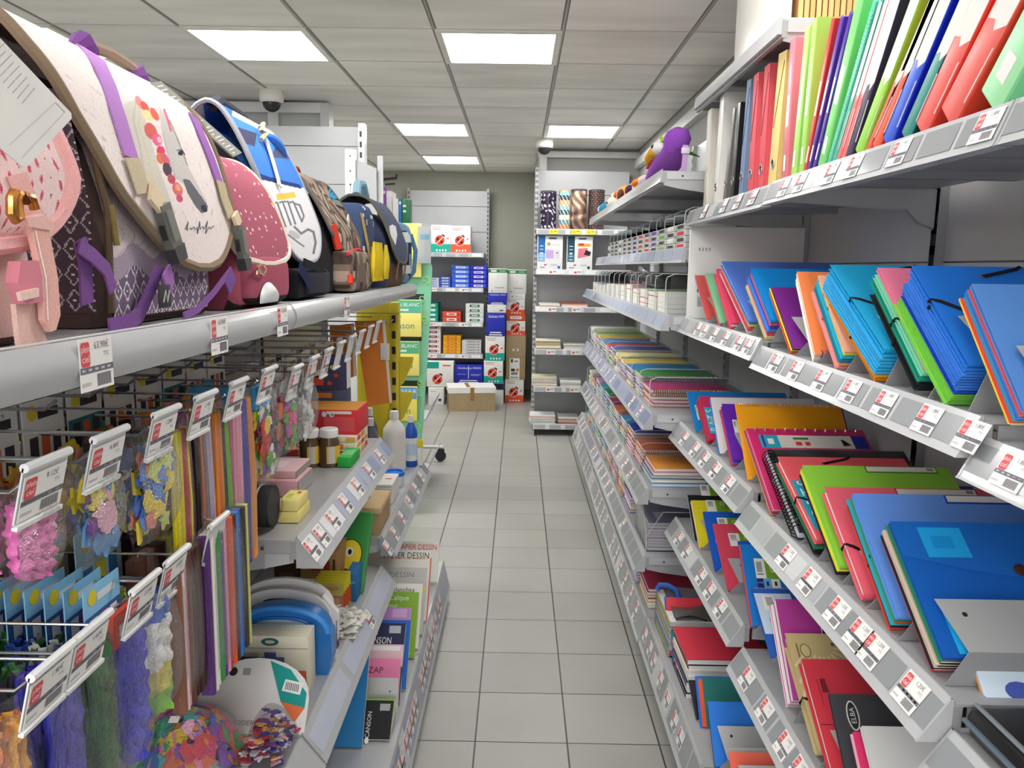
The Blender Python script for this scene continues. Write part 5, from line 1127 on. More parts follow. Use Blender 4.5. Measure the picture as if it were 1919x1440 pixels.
for a, q, b, c, cn in bx_:
    x0, x1, z0, z1 = ext(a, q, b, 408, 5.42); m = MB('paper'); m.rbox(x0, 5.42, 1.8156, x1, 5.6, z1, c, .002); m.rect(((x0+x1)/2, 5.4194, z1-.03), (1, 0, 0), (0, 0, 1), (x1-x0)*.7, .02, '#e8e4e0'); tag(m.build('book'), '%s book standing on the side shelf behind the navy bag' % cn, 'book', 'books on the side shelf')
x0, x1, z0, z1 = ext(753.5, 373, 768, 406, 5.42); m = MB('plastic'); m.rbox(x0, 5.42, 1.8156, x1, 5.55, z1, '#1f7a50', .004); X, Z = (1, 0, 0), (0, 0, 1)
for k in (.3, .6): m.rect(((x0*.65+x1*.35), 5.4194, z0+(z1-z0)*k), X, Z, .02, .015, '#e6efe8')
tag(m.build('green_box'), 'dark green box at the right end of the side shelf', 'box')
# ================================================================== school bags on the left shelf
DK = 1.4475
def pj(P):
    d = V(P)-EYE; z = d.dot(FW); return 960+CAM_F*d.dot(RI)/z, 720-CAM_F*d.dot(UP)/z
def inpoly(x, y, P):
    c = False; j = len(P)-1
    for i in range(len(P)):
        a, b = P[i], P[j]
        if (a[1] > y) != (b[1] > y) and x < (b[0]-a[0])*(y-a[1])/(b[1]-a[1])+a[0]: c = not c
        j = i
    return c
def ell(cx_, cy_, rx, ry, rot=0, n=14):
    k = radians(rot); return [(cx_+rx*cos(2*pi*i/n)*cos(k)-ry*sin(2*pi*i/n)*sin(k), cy_+rx*cos(2*pi*i/n)*sin(k)+ry*sin(2*pi*i/n)*cos(k)) for i in range(n)]
def line_poly(pts, w):
    """thin polygon strips along a polyline in the picture"""
    out = []
    for a, b in zip(pts, pts[1:]):
        d = (b[0]-a[0], b[1]-a[1]); l = sqrt(d[0]**2+d[1]**2) or 1; n = (-d[1]/l*w/2, d[0]/l*w/2); e = (d[0]/l*w*.3, d[1]/l*w*.3)
        out.append([(a[0]+n[0]-e[0], a[1]+n[1]-e[1]), (b[0]+n[0]+e[0], b[1]+n[1]+e[1]), (b[0]-n[0]+e[0], b[1]-n[1]+e[1]), (a[0]-n[0]-e[0], a[1]-n[1]-e[1])])
    return out
class Flap:
    """flap of a satchel: profile (x, z) from the back over the top down the front, with left and right borders per arc position"""
    def __init__(s, prof, left, right, n=40, rnd=.16):
        s.prof = prof; L = [0]
        for a, b in zip(prof, prof[1:]): L.append(L[-1]+sqrt((a[0]-b[0])**2+(a[1]-b[1])**2))
        s.L = [q/L[-1] for q in L]; s.len = L[-1]; s.left = left; s.right = right; s.rnd = rnd
    def p2(s, v):
        v = min(max(v, 0), 1)
        i = 0
        while i < len(s.L)-2 and v > s.L[i+1]: i += 1
        t = (v-s.L[i])/(s.L[i+1]-s.L[i]); P = s.prof; k0, k1, k2, k3 = P[max(i-1, 0)], P[i], P[i+1], P[min(i+2, len(P)-1)]
        f = lambda a, b, c, d: .5*(2*b+(c-a)*t+(2*a-5*b+4*c-d)*t*t+(3*b-a-3*c+d)*t**3)
        return f(k0[0], k1[0], k2[0], k3[0]), f(k0[1], k1[1], k2[1], k3[1])
    def lerp(s, T, v):
        for a, b in zip(T, T[1:]):
            if v <= b[0]: return a[1]+(b[1]-a[1])*max(0, v-a[0])/(b[0]-a[0])
        return T[-1][1]
    def pt(s, u, v, off=0):
        x, z = s.p2(v); x1, z1 = s.p2(min(v+.01, 1)); x0, z0 = s.p2(max(v-.01, 0)); tx, tz = x1-x0, z1-z0; l = sqrt(tx*tx+tz*tz) or 1
        nx, nz = -tz/l, tx/l                                        # outwards normal in the profile plane
        if nx*1+nz*.3 < 0: nx, nz = -nx, -nz
        a, b = s.lerp(s.left, v), s.lerp(s.right, v)
        if v > 1-s.rnd:
            k = (v-(1-s.rnd))/s.rnd; w = sqrt(max(0, 1-k*k*.97)); c = (a+b)/2; a, b = c+(a-c)*w, c+(b-c)*w
        return V((x+nx*off, a+(b-a)*u, z+nz*off))
    def on(s, px, py, off=.004):
        """the point of the flap seen at a place of the photograph"""
        X = s.prof[-1][0]
        T = [s.p2(.12+.88*q/90) for q in range(91)]
        for _ in range(30):
            P = at(px, py, 'x', X); x1 = T[0][0] if P.z > T[0][1] else T[-1][0]
            for (xa, za), (xb, zb_) in zip(T, T[1:]):
                if zb_ <= P.z <= za: x1 = xa+(xb-xa)*(za-P.z)/max(1e-7, za-zb_)
            X = .5*X+.5*x1
        P = at(px, py, 'x', X); return P+V((off, 0, off*.3))
    def mesh(s, m, nu, nv, col, off=0, paint=(), flip=False):
        def c(u, v):
            if not paint: return col(u, v) if callable(col) else col
            x, y = pj(s.pt(u, v, off))
            for P, bb, k in reversed(paint):
                if bb[0] <= x <= bb[2] and bb[1] <= y <= bb[3] and inpoly(x, y, P): return k
            return col(u, v) if callable(col) else col
        m.grid(lambda u, v: s.pt(u, v, off), nu, nv, c)
    def border(s, m, r, col, v0=0.0):
        pts = [s.pt(0, v0+(1-v0)*k/40, .001) for k in range(41)]+[s.pt(k/12, 1, .001) for k in range(1, 12)]+[s.pt(1, 1-(1-v0)*k/40, .001) for k in range(41)]
        m.tube(pts, r, col, 6)
def PT(*polys):
    out = []
    for P, c in polys:
        for Q in (P if isinstance(P[0], list) else [P]): out.append((Q, (min(p[0] for p in Q), min(p[1] for p in Q), max(p[0] for p in Q), max(p[1] for p in Q)), lin(c)))
    return out
def body_fn(x0, x1, y0, y1, z0, z1, e=.28):
    """rounded bag body as a super-ellipsoid"""
    def sg(a, p): return math.copysign(abs(a)**p, a)
    def f(u, v):
        a, b = 2*pi*u, pi*(v-.5)
        return V(((x0+x1)/2+(x1-x0)/2*sg(cos(b), e)*sg(cos(a), e), (y0+y1)/2+(y1-y0)/2*sg(cos(b), e)*sg(sin(a), e), (z0+z1)/2+(z1-z0)/2*sg(sin(b), e)))
    return f
def prof_body(xb, xf, H):
    return [(xb+.01, 0), (xf-.012, 0), (xf-.002, .03*H), (xf, .10*H), (xf, .30*H), (xf-.012, .50*H), (xf-.030, .68*H), (xf-.062, .84*H), (xf-.105, .955*H), (xf-.145, H), (xb+.03, H*.99), (xb, H*.9), (xb, .04*H)]
def loft(o, xb, xf, y0, y1, H, col, name='body', z=None, r=.03, fin='fabric'):
    """bag body: rounded side profile swept across the width of the bag, ends rounded"""
    z = (DK+.0008) if z is None else z
    P = prof_body(xb, xf, H); cx_, cz_ = (xb+xf)/2, H*.45; vs = []; secs = [(y0, .90), (y0+r*.25, .965), (y0+r, 1), (y1-r, 1), (y1-r*.25, .965), (y1, .90)]
    for y, k in secs: vs += [(cx_+(a-cx_)*k, y, z+max(0, cz_+(b-cz_)*k) if b > 0.001 else z) for a, b in P]
    n = len(P); fs = []; cs = []
    for i in range(len(secs)-1):
        for k in range(n):
            fs.append((i*n+k, i*n+(k+1) % n, (i+1)*n+(k+1) % n, (i+1)*n+k)); q = V(vs[i*n+k]).lerp(V(vs[(i+1)*n+(k+1) % n]), .5); cs.append(col(q) if callable(col) else lin(col))
    for a in (0, len(secs)-1):
        f = tuple(range(a*n, a*n+n)); fs.append(f if a == 0 else f[::-1]); cs.append(col(V((cx_, secs[a][0], z+.1))) if callable(col) else lin(col))
    m = local(o, fin); m.add(vs, [f[::-1] for f in fs], cs); return m.build(name, o)
def xfront(xb, xf, H, h):
    P = [q for q in prof_body(xb, xf, H)[1:10]]
    for a, b in zip(P, P[1:]):
        if a[1] <= h <= b[1]: return a[0]+(b[0]-a[0])*(h-a[1])/max(1e-6, b[1]-a[1])
    return P[-1][0]
def panel(o, xb, xf, H, y0, y1, h0, h1, col, nu, nv, name='front_panel', off=.0012, fin='fabric'):
    m = local(o, fin); m.grid(lambda u, v: V((xfront(xb, xf, H, h0+(h1-h0)*v)+off, y0+(y1-y0)*u, DK+h0+(h1-h0)*v)), nu, nv, lambda u, v: col(y0+(y1-y0)*u, h0+(h1-h0)*v)); return m.build(name, o)
def strap(o, fl, pts, w, col, name='strap', fin='fabric', off=.005, th=.003):
    m = MB(fin); m.M = Matrix.Translation(-V(o.location)); P = [fl.on(px, py, off) for px, py in pts]
    # strap whose width lies along Y
    vs = []; n = len(P)
    for i, p in enumerate(P):
        t = (P[min(i+1, n-1)]-P[max(i-1, 0)]).normalized(); wv = (V((0, 1, 0))-t*t.y).normalized(); nn = wv.cross(t)
        if nn.x < 0: nn = -nn
        ww = w[i] if isinstance(w, (list, tuple)) else w
        vs += [p-wv*ww/2, p+wv*ww/2, p+wv*ww/2+nn*th, p-wv*ww/2+nn*th]
    fs = []
    for i in range(n-1):
        for k in range(4): fs.append((i*4+k, i*4+(k+1) % 4, i*4+4+(k+1) % 4, i*4+4+k))
    fs += [(0, 3, 2, 1), tuple((n-1)*4+k for k in range(4))]
    m.add(vs, fs, col); return m.build(name, o)
def ob(m, o, name): m.M = None; return m.build(name, o)
def bagthing(label, y, x=-.64, group='school bags on the left shelf', name='school_bag'): return thing(name, label, 'school bag', (x, y, DK), group)
def local(o, fin='fabric'):
    m = MB(fin); m.M = Matrix.Translation(-V(o.location)); return m
def buckle(o, fl, px, py, px2, py2, w=.034, col='#63645f'):
    a, b = fl.on(px, py, .008), fl.on(px2, py2, .008); m = local(o, 'plastic'); d = (b-a); L = d.length; d.normalize(); wv = V((0, 1, 0)); wv = (wv-d*wv.dot(d)).normalized(); n = wv.cross(d)
    if n.x < 0: n = -n
    def blk(t0, t1, w0, w1, h0, h1, c):
        vs = [a+d*L*t+wv*ww*s_+n*h for t, ww in ((t0, w0/2), (t1, w1/2)) for s_ in (-1, 1) for h in (h0, h1)]
        m.add(vs, [(0, 1, 3, 2), (4, 6, 7, 5), (0, 4, 5, 1), (2, 3, 7, 6), (1, 5, 7, 3), (0, 2, 6, 4)], c)
    blk(0, .72, w, w*1.05, 0, .012, col); blk(.72, .98, w*1.12, w*.95, -.002, .014, '#3a3a3c'); blk(.1, .62, w*.55, w*.55, .012, .0145, '#757671'); blk(.30, .55, w*1.18, w*1.18, .002, .009, '#2b2b2d')
    return m.build('buckle', o)
rs = random.Random(5)
# ---- white horse satchel ------------------------------------------------
o = bagthing('white satchel with a horse print and purple straps, left shelf', 1.17)
zb = DK
hf = Flap([(-.735, zb+.34), (-.68, zb+.375), (-.61, zb+.372), (-.555, zb+.315), (-.525, zb+.235), (-.507, zb+.155), (-.497, zb+.078)],
          [(0, .955), (.2, .93), (.42, .932), (.6, .965), (.8, 1.02), (1, 1.10)], [(0, 1.385), (.25, 1.395), (.6, 1.41), (.85, 1.405), (1, 1.38)], rnd=.26)
MAR = (lin('#efe4e2'), lin('#d8c6c6'))
def marble(u, v):
    k = sin(u*31+7*sin(v*17))*sin(v*43+5*sin(u*23)); return MAR[0] if k < .93 else MAR[1]
P = PT(([(232, 196), (262, 182), (280, 250), (300, 320), (330, 400), (318, 420), (285, 380), (258, 310), (240, 250)], '#d8d2c8'), (line_poly([(255, 190), (250, 225), (262, 270), (272, 330)], 4), '#c9c4b8'), (line_poly([(262, 200), (262, 240), (280, 300), (290, 350)], 3), '#d8cfae'),
       ([(296, 196), (318, 225), (338, 268), (352, 310), (370, 345), (388, 378), (389, 395), (376, 398), (358, 372), (345, 345), (330, 335), (318, 300), (305, 255)], '#cfcbc9'), (line_poly([(318, 225), (335, 265), (352, 310)], 3), '#a8a5a5'), (line_poly([(306, 250), (318, 300), (330, 335)], 4), '#c6c2c0'),
       ([(342, 335), (356, 338), (376, 366), (390, 386), (389, 397), (378, 400), (366, 386), (352, 362)], '#6e6e76'), (ell(383, 391, 5, 8, -30), '#3c3b42'), (ell(339, 287, 5, 5, 30), '#33313c'), (line_poly([(332, 282), (341, 280), (347, 290)], 2), '#55525c'),
       (ell(262, 192, 6, 14, -30), '#f0908e'), (ell(272, 200, 6, 12, -35), '#e8584e'), (ell(278, 216, 12, 9, 40), '#f8e0a8'), (ell(290, 214, 6, 14, -30), '#ee6a5a'), (ell(283, 246, 11, 17, -25), '#dc6a66'), (ell(295, 262, 9, 12, -20), '#ea6e96'), (ell(299, 262, 4, 6, -20), '#f8c4d4'),
       (ell(302, 283, 8, 10, -20), '#e8486e'), (ell(301, 297, 7, 11, -20), '#e87a54'), (ell(311, 300, 6, 16, -25), '#d86a7e'), (ell(314, 318, 8, 14, -20), '#5c4a5a'), (ell(322, 336, 7, 10, -25), '#c85a6c'), (ell(333, 355, 9, 14, -25), '#e2747c'), (ell(334, 352, 5, 7, -25), '#f2a884'), (ell(337, 372, 6, 8, -20), '#d45c7c'), (line_poly([(308, 205), (315, 225), (321, 245)], 4), '#e86a8c'))
m = local(o); hf.mesh(m, 250, 320, marble, .004, P); hf.mesh(m, 30, 40, '#5c4a42', -.004); m.build('flap', o)
m = local(o); hf.border(m, .0075, '#8c7a66'); m.build('piping', o)
m = local(o, 'plastic'); sig = [(344, 432), (349, 418), (347, 434), (353, 428), (356, 432), (360, 427), (363, 432), (366, 427), (367, 440), (371, 417), (372, 432), (376, 426), (379, 431), (382, 426), (386, 416), (382, 440), (389, 427), (392, 430), (398, 425)]
m.tube([hf.on(px-2, py, .0048) for px, py in sig], .0007, '#4a444c', 4); m.build('signature', o)
def diam(y, z, k=1.0):
    a, b = (y*34*k) % 1-.5, (z*26*k) % 1-.5; d = abs(a)*1.0+abs(b); return d
def frontcol(y, h):
    lim = .070+.010*sin(y*60)
    if h < .012: return lin('#3a2c2a')
    if h < lim:
        d = diam(y, h, 1.25); return lin('#ece4ea') if abs(d-.42) < .06 else lin('#efe8ec') if d < .08 else lin('#7c6a84')
    if h < lim+.03: return lin('#b9aabb') if (int(y*400)+int(h*400)) % 2 else lin('#a796ac')
    return lin('#dccfd2') if sin(y*210+6*sin(h*90)) < .985 else lin('#9c8a90')
def sidecol(x, h):
    d = diam(x, h, 1.2); return lin('#c8bec4') if abs(d-.42) < .05 else lin('#efe8ec') if d < .07 else lin('#574a54')
loft(o, -.745, -.522, .985, 1.345, .335, '#5a4a48')
panel(o, -.745, -.522, .335, 1.012, 1.32, .004, .25, frontcol, 150, 120)
m = local(o); m.grid(lambda u, v: V((-.725+.195*u-.045*max(0, v-.5), .9835, zb+.02+.27*v)), 90, 110, lambda u, v: sidecol(-.725+.2*u, .27*v)); m.build('side_panel', o)
m = local(o, 'fabric'); m.tube([(-.52, 1.0, zb+.02), (-.517, 1.0, zb+.15), (-.535, 1.0, zb+.24)], .005, '#6b5a48', 6); m.tube([(-.512, 1.0, zb+.155), (-.510, 1.005, zb+.105)], .004, '#8c7c4c', 6); m.build('zip', o)
strap(o, hf, [(148, 92), (165, 105), (190, 150), (214, 220), (238, 300)], .036, '#b682ca'); strap(o, hf, [(357, 222), (372, 258), (388, 296), (405, 345)], .030, '#a06cb8')
strap(o, hf, [(236, 300), (246, 330), (258, 366)], .040, '#c9bca0', 'strap_patch', 'fabric', .008, .002); strap(o, hf, [(404, 343), (412, 375), (424, 408)], .034, '#c3b598', 'strap_patch', 'fabric', .008, .002)
strap(o, hf, [(262, 362), (282, 388)], .034, '#e2d0b4', 'strap_loop', 'fabric', .012, .006); strap(o, hf, [(424, 405), (432, 426)], .028, '#dcc9ac', 'strap_loop', 'fabric', .012, .006)
buckle(o, hf, 284, 388, 318, 496); buckle(o, hf, 432, 426, 446, 512, .03)
def webbing(o, pts, w, col, nm='webbing'):
    m = local(o); m.tube(pts, 0, col, flat=(w, .003, (1, 0, 0))); return m.build(nm, o)
def xp(px, py, x): return at(px, py, 'x', x)
webbing(o, [xp(300, 500, -.495), xp(285, 540, -.505), xp(262, 590, -.512), xp(240, 606, -.505), xp(205, 614, -.498)], .022, '#82569a'); webbing(o, [xp(312, 505, -.49), xp(318, 530, -.492), xp(314, 548, -.495)], .028, '#ac78c4')
webbing(o, [xp(150, 450, -.505), xp(160, 490, -.505), xp(163, 570, -.510)], .026, '#84589c'); webbing(o, [xp(148, 460, -.50), xp(175, 480, -.496), xp(200, 505, -.496), xp(212, 545, -.498)], .018, '#8a5ea2')
webbing(o, [xp(430, 510, -.49), xp(400, 550, -.49), xp(370, 582, -.488), xp(345, 592, -.486)], .010, '#8a5ea2'); webbing(o, [xp(437, 512, -.488), xp(426, 540, -.49)], .03, '#8058a0')
m = local(o, 'paper'); q = xp(313, 555, -.490); m.rbox(q.x-.003, q.y-.022, q.z-.016, q.x+.001, q.y+.012, q.z+.016, '#3b3a3c', .002); m.fin('plastic'); m.tube([(q.x+.0015, q.y-.014, q.z-.008), (q.x+.0015, q.y-.006, q.z+.008), (q.x+.0015, q.y-.002, q.z-.008), (q.x+.0015, q.y+.006, q.z+.008)], .0012, '#b8b6b4', 4); m.build('logo_tag', o)
# handle
hp = [hf.on(152, 92, .006), xp(156, 84, -.63), xp(175, 88, -.63), xp(205, 99, -.63), xp(235, 118, -.63), xp(258, 138, -.63), xp(268, 152, -.63)]
m = local(o, 'fabric'); m.tube(hp[1:], [.012, .010, .009, .009, .010, .012], '#9c8674', 8); m.build('handle', o)
for (a, b) in (((138, 92), (172, 95)), ((238, 142), (272, 158))):
    p, q = xp(*a, -.632), xp(*b, -.632); m = local(o, 'fabric'); m.tube([p, (p+q)/2+V((0, 0, .008)), q], [.010, .019, .012], '#7c4a92', 8); m.build('handle_end', o)
# hanging info strip on the horse satchel (a swing tag of its own)
t = thing('swing_tag', 'long grey printed swing tag hanging from the white horse satchel', 'tag', xp(290, 165, -.60), 'swing tags on the school bags')
m = MB('paper'); m.M = sub(t); a, b, c, d = xp(280, 158, -.595), xp(300, 154, -.60), xp(452, 288, -.53), xp(436, 296, -.525); n_ = V((.002, 0, .002))
m.add([a, b, c, d, a+n_, b+n_, c+n_, d+n_], [(3, 2, 1, 0), (4, 5, 6, 7), (0, 1, 5, 4), (1, 2, 6, 5), (2, 3, 7, 6), (3, 0, 4, 7)], '#8c8a84')
for k in range(1, 22):
    f = k/22; p0 = a.lerp(d, f)+n_*1.15; p1 = b.lerp(c, f)+n_*1.15; f2 = f+.012; q0, q1 = a.lerp(d, f2)+n_*1.15, b.lerp(c, f2)+n_*1.15; e0, e1 = (.2, .75) if k % 3 else (.2, .45); m.quad(p0.lerp(p1, e0), p0.lerp(p1, e1), q0.lerp(q1, e1), q0.lerp(q1, e0), '#dcdad4' if k != 9 else '#d8d05a')
m.build('card', t); m = MB('plastic'); m.M = sub(t); m.tube([xp(273, 155, -.6), xp(290, 160, -.6), xp(286, 166, -.6)], .0015, '#e8e8e6', 5); m.build('string', t)
# ---- pink floral satchel at the left edge ---------------------------------
o = bagthing('pink satchel with red flowers, cut by the left edge', .70)
pf = Flap([(-.735, zb+.30), (-.68, zb+.33), (-.60, zb+.325), (-.54, zb+.28), (-.505, zb+.21), (-.49, zb+.15), (-.482, zb+.095)], [(0, .46), (1, .47)], [(0, .84), (.4, .875), (.8, .885), (1, .87)], rnd=.22)
def flower(u, v):
    a, b = (u*24+.35*sin(v*19)) % 1-.5, (v*21+.4*sin(u*30)) % 1-.5; k = int(u*24)*7+int(v*21)*3
    d = (a*1.6)**2+b*b
    if u > .955 or v > .95: return lin('#f2b8b8')
    return lin('#c8506c') if d < .035 and k % 3 else lin('#e07f90') if d < .085 and k % 3 else lin('#8c6c74') if d < .012 else lin('#f0d4d4')
m = local(o); pf.mesh(m, 220, 170, flower, .004); pf.mesh(m, 16, 24, '#d89a9c', -.005); m.build('flap', o)
m = local(o); pf.border(m, .009, '#f0b4b4'); m.build('piping', o)
loft(o, -.745, -.502, .47, .822, .29, lambda q: lin('#e8c4be') if q.z > zb+.006 else lin('#4a3634'))
strap(o, pf, [(20, 330), (40, 380), (58, 420)], .030, '#eebab4', 'strap'); 
def slab(o, quad, x, th, col, nm, fin='fabric', stitch=None):
    m = local(o, fin); q = [xp(a, b, x) for a, b in quad]; n_ = V((th, 0, 0)); k = len(q)
    m.add(q+[p+n_ for p in q], [tuple(range(k)), tuple(range(2*k-1, k-1, -1))]+[(i, (i+1) % k, (i+1) % k+k, i+k) for i in range(k)], col)
    if stitch: m.tube([p+n_*1.1 for p in [xp(a, b, x) for a, b in stitch]], .0008, '#fbe8e0', 4)
    return m.build(nm, o)
slab(o, [(30, 410), (66, 402), (84, 420), (80, 432), (36, 425)], -.470, .010, '#f4c4bc', 'strap_loop')
slab(o, [(48, 425), (80, 425), (98, 520), (103, 590), (95, 618), (85, 622), (72, 600), (68, 520)], -.468, .006, '#f2bdb4', 'long_strap', 'fabric', [(54, 432), (74, 520), (78, 600)])
slab(o, [(15, 490), (58, 488), (68, 540), (66, 565), (25, 570), (10, 530)], -.474, .012, '#e28c9c', 'clip', 'plastic')
slab(o, [(30, 548), (66, 540), (66, 556), (34, 564)], -.462, .004, '#f6d8cc', 'clip_webbing')
slab(o, [(20, 570), (68, 566), (74, 625), (82, 645), (30, 655), (26, 630)], -.476, .005, '#f0c8be', 'wide_webbing')
m = local(o, 'gold'); q = [(28, 360), (22, 372), (22, 400), (30, 412), (36, 408), (32, 375), (34, 365), (60, 372), (66, 392)]; m.tube([xp(a, b, -.462) for a, b in q], .005, '#c98a4a', 8); m.tube([xp(42, 363, -.46), xp(52, 380, -.46)], .004, '#7c4a2c', 6); m.build('gold_buckle', o)
t = thing('swing_tag', 'big white paper swing tag with printed lines at the upper left', 'tag', xp(40, 200, -.45), 'swing tags on the school bags')
m = MB('paper'); m.M = sub(t); q = [xp(a, b, -.45) for a, b in [(-60, 20), (-5, 68), (132, 212), (133, 222), (50, 312), (42, 314), (-20, 262), (-90, 190)]]; n_ = V((.0012, 0, 0)); k = 8
m.add([*q, *[p+n_ for p in q]], [tuple(range(k)), tuple(range(2*k-1, k-1, -1))]+[(i, (i+1) % k, (i+1) % k+k, i+k) for i in range(k)], '#f0eeeb')
for i in range(9):
    for s0, s1 in ((0, .42), (.47, .8)) if i % 2 else ((.02, .3), (.35, .9)):
        a, b = (-18+i*10.5, 215-i*11), (48+i*1.5, 150-i*3) if 0 else (18+i*10.5+32, 150-i*5)
        a = (-30+i*9, 118+i*9.5); b = (12+i*7, 78+i*10.5)
        for P in line_poly([(a[0]+(b[0]-a[0])*s0, a[1]+(b[1]-a[1])*s0), (a[0]+(b[0]-a[0])*s1, a[1]+(b[1]-a[1])*s1)], 1.6): m.add([xp(x_, y_, -.4485) for x_, y_ in P], [(0, 1, 2, 3)], '#b3afb0')
for P in line_poly([(18, 272), (105, 192), (122, 210), (42, 296)], 1.2): m.add([xp(x_, y_, -.4485) for x_, y_ in P], [(0, 1, 2, 3)], '#c9c6c4')
m.build('card', t)
# ---- burgundy dotted satchel ------------------------------------------------
o = bagthing('burgundy satchel with white dots beside the horse satchel', 1.58)
bfq = Flap([(-.735, zb+.27), (-.68, zb+.30), (-.61, zb+.295), (-.56, zb+.25), (-.53, zb+.19), (-.512, zb+.135), (-.500, zb+.085)], [(0, 1.43), (1, 1.40)], [(0, 1.73), (.6, 1.74), (1, 1.745)], rnd=.12)
dots = [(rs.random(), rs.uniform(.3, .97), rs.uniform(.008, .014)) for _ in range(70)]
def dotc(u, v):
    for a, b, r_ in dots:
        if (u-a)**2+((v-b)*1.7)**2 < r_*r_: return lin('#f0d4d8')
    return lin('#a85a6c')
m = local(o); bfq.mesh(m, 130, 170, dotc, .004); bfq.mesh(m, 12, 20, '#5c2c38', -.004); m.build('flap', o); m = local(o); bfq.border(m, .007, '#e8dcc8'); m.build('piping', o)
loft(o, -.74, -.512, 1.42, 1.735, .265, lambda q: lin('#a04e62') if q.z > zb+.012 else lin('#26221f'))
pk = body_fn(-.56, -.492, 1.45, 1.73, zb+.004, zb+.105, .5)
m = local(o); m.grid(pk, 30, 20, lambda u, v: lin('#a85468') if pk(u, v).z > zb+.02 else lin('#26221f')); m.build('front_pocket', o)
m = local(o, 'plastic'); q = xp(508, 556, -.487); m.grid(lambda u, v: (q.x+.012*sin(pi*v)*sin(pi*u)-.004, q.y-.055*cos(pi*u)*1.0*1, q.z-.012+.040*sin(pi*u)*v), 12, 6, '#d4d6d8'); m.build('reflector', o)
m = local(o, 'gold'); m.tube([xp(490+9*cos(k*.9), 505+10*sin(k*1.3), -.485) for k in range(12)], .0022, '#d8b49c', 5); m.build('charm', o)
webbing(o, [xp(452, 586, -.478), xp(486, 580, -.478)], .008, '#9c2c44', 'red_strap')
# ---- blue and white cat backpack ---------------------------------------------
o = bagthing('blue and white backpack with grey line lettering and yellow patch', 1.97)
cf = Flap([(-.745, zb+.38), (-.70, zb+.43), (-.655, zb+.42), (-.605, zb+.34), (-.57, zb+.25), (-.545, zb+.17), (-.530, zb+.09)], [(0, 1.775), (.5, 1.76), (1, 1.80)], [(0, 2.12), (.4, 2.14), (.8, 2.17), (1, 2.16)], rnd=.24)
P = PT(([(392, 195), (560, 280), (600, 350), (565, 352), (520, 342), (480, 330), (470, 322), (430, 300)], '#4a8ae4'), ([(380, 190), (440, 190), (420, 300), (450, 330), (400, 300)], '#2f6cd0'), ([(430, 233), (482, 250), (478, 275), (458, 268), (440, 255)], '#4a4c6c'), ([(518, 272), (535, 280), (544, 298), (508, 295)], '#55587c'), ([(470, 320), (520, 336), (562, 346), (566, 354), (470, 332)], '#2a3f86'),
       ([(518, 364), (552, 360), (556, 370), (520, 376)], '#ecc85a'), (line_poly([(530, 412), (514, 388), (512, 380), (520, 380), (536, 425)], 3.4), '#7c7f88'), (line_poly([(524, 380), (530, 378), (546, 422)], 3.4), '#7c7f88'), (line_poly([(533, 378), (540, 378), (554, 420)], 3.4), '#7c7f88'), (line_poly([(543, 380), (550, 378), (566, 415)], 3.4), '#7c7f88'), (line_poly([(552, 382), (562, 384), (570, 405), (566, 416)], 3.4), '#7c7f88'),
       (line_poly([(552, 425), (565, 438), (578, 430), (588, 435), (592, 455), (588, 475)], 4.5), '#80838c'), (line_poly([(540, 440), (556, 452), (570, 462)], 3), '#80838c'), (ell(552, 440, 12, 6, 30), '#c4c6cc'), (line_poly([(486, 375), (484, 392), (492, 402), (498, 398), (490, 380), (496, 360)], 5), '#4a5266'), (line_poly([(476, 366), (482, 362)], 4), '#2c2c30'))
m = local(o); c_white = lin('#e9e8ec'); cf.mesh(m, 220, 260, c_white, .004, P); cf.mesh(m, 12, 20, '#22222c', -.004); m.build('flap', o)
m = local(o); cf.border(m, .006, '#a8acb4'); m.build('piping', o)
loft(o, -.75, -.555, 1.785, 2.145, .385, lambda q: lin('#3a6cc4') if q.z > zb+.2 else lin('#2a2b34'))
m = local(o, 'fabric'); m.rbox(-.575, 1.82, zb+.004, -.505, 2.12, zb+.075, '#1f2026', .015); m.rbox(-.505, 1.86, zb+.015, -.497, 2.08, zb+.065, '#2f3038', .003); m.build('front_pocket', o)
webbing(o, [xp(562, 500, -.50), xp(574, 520, -.498), xp(582, 540, -.496)], .03, '#23254c'); webbing(o, [xp(570, 492, -.50), xp(600, 505, -.50), xp(615, 520, -.50)], .02, '#1d1d24')
m = local(o, 'fabric'); m.tube([xp(398, 198, -.69), xp(408, 192, -.70), xp(430, 204, -.70), xp(455, 222, -.70), xp(468, 240, -.69)], [.014, .016, .014, .014, .010], '#3c3c46', 8); m.build('handle', o)
strap(o, cf, [(490, 262), (502, 300), (512, 335), (516, 352)], .018, '#dfdfdc', 'white_ribbon', 'fabric', .010)
m = local(o, 'fabric'); m.tube([xp(488, 240, -.62), xp(494, 232, -.62), xp(490, 246, -.615), xp(500, 250, -.61), xp(490, 262, -.61)], .006, '#d8c4a4', 6); m.build('ribbon_knot', o)
m = local(o, 'fabric'); a = xp(518, 278, -.628); m.grid(lambda u, v: a+V((.022*sin(pi*v)*cos(2*pi*u), .06*cos(pi*v), .022*sin(pi*v)*sin(2*pi*u)-.02*cos(pi*v))), 12, 10, '#3f7ad4'); m.build('folded_hood', o)
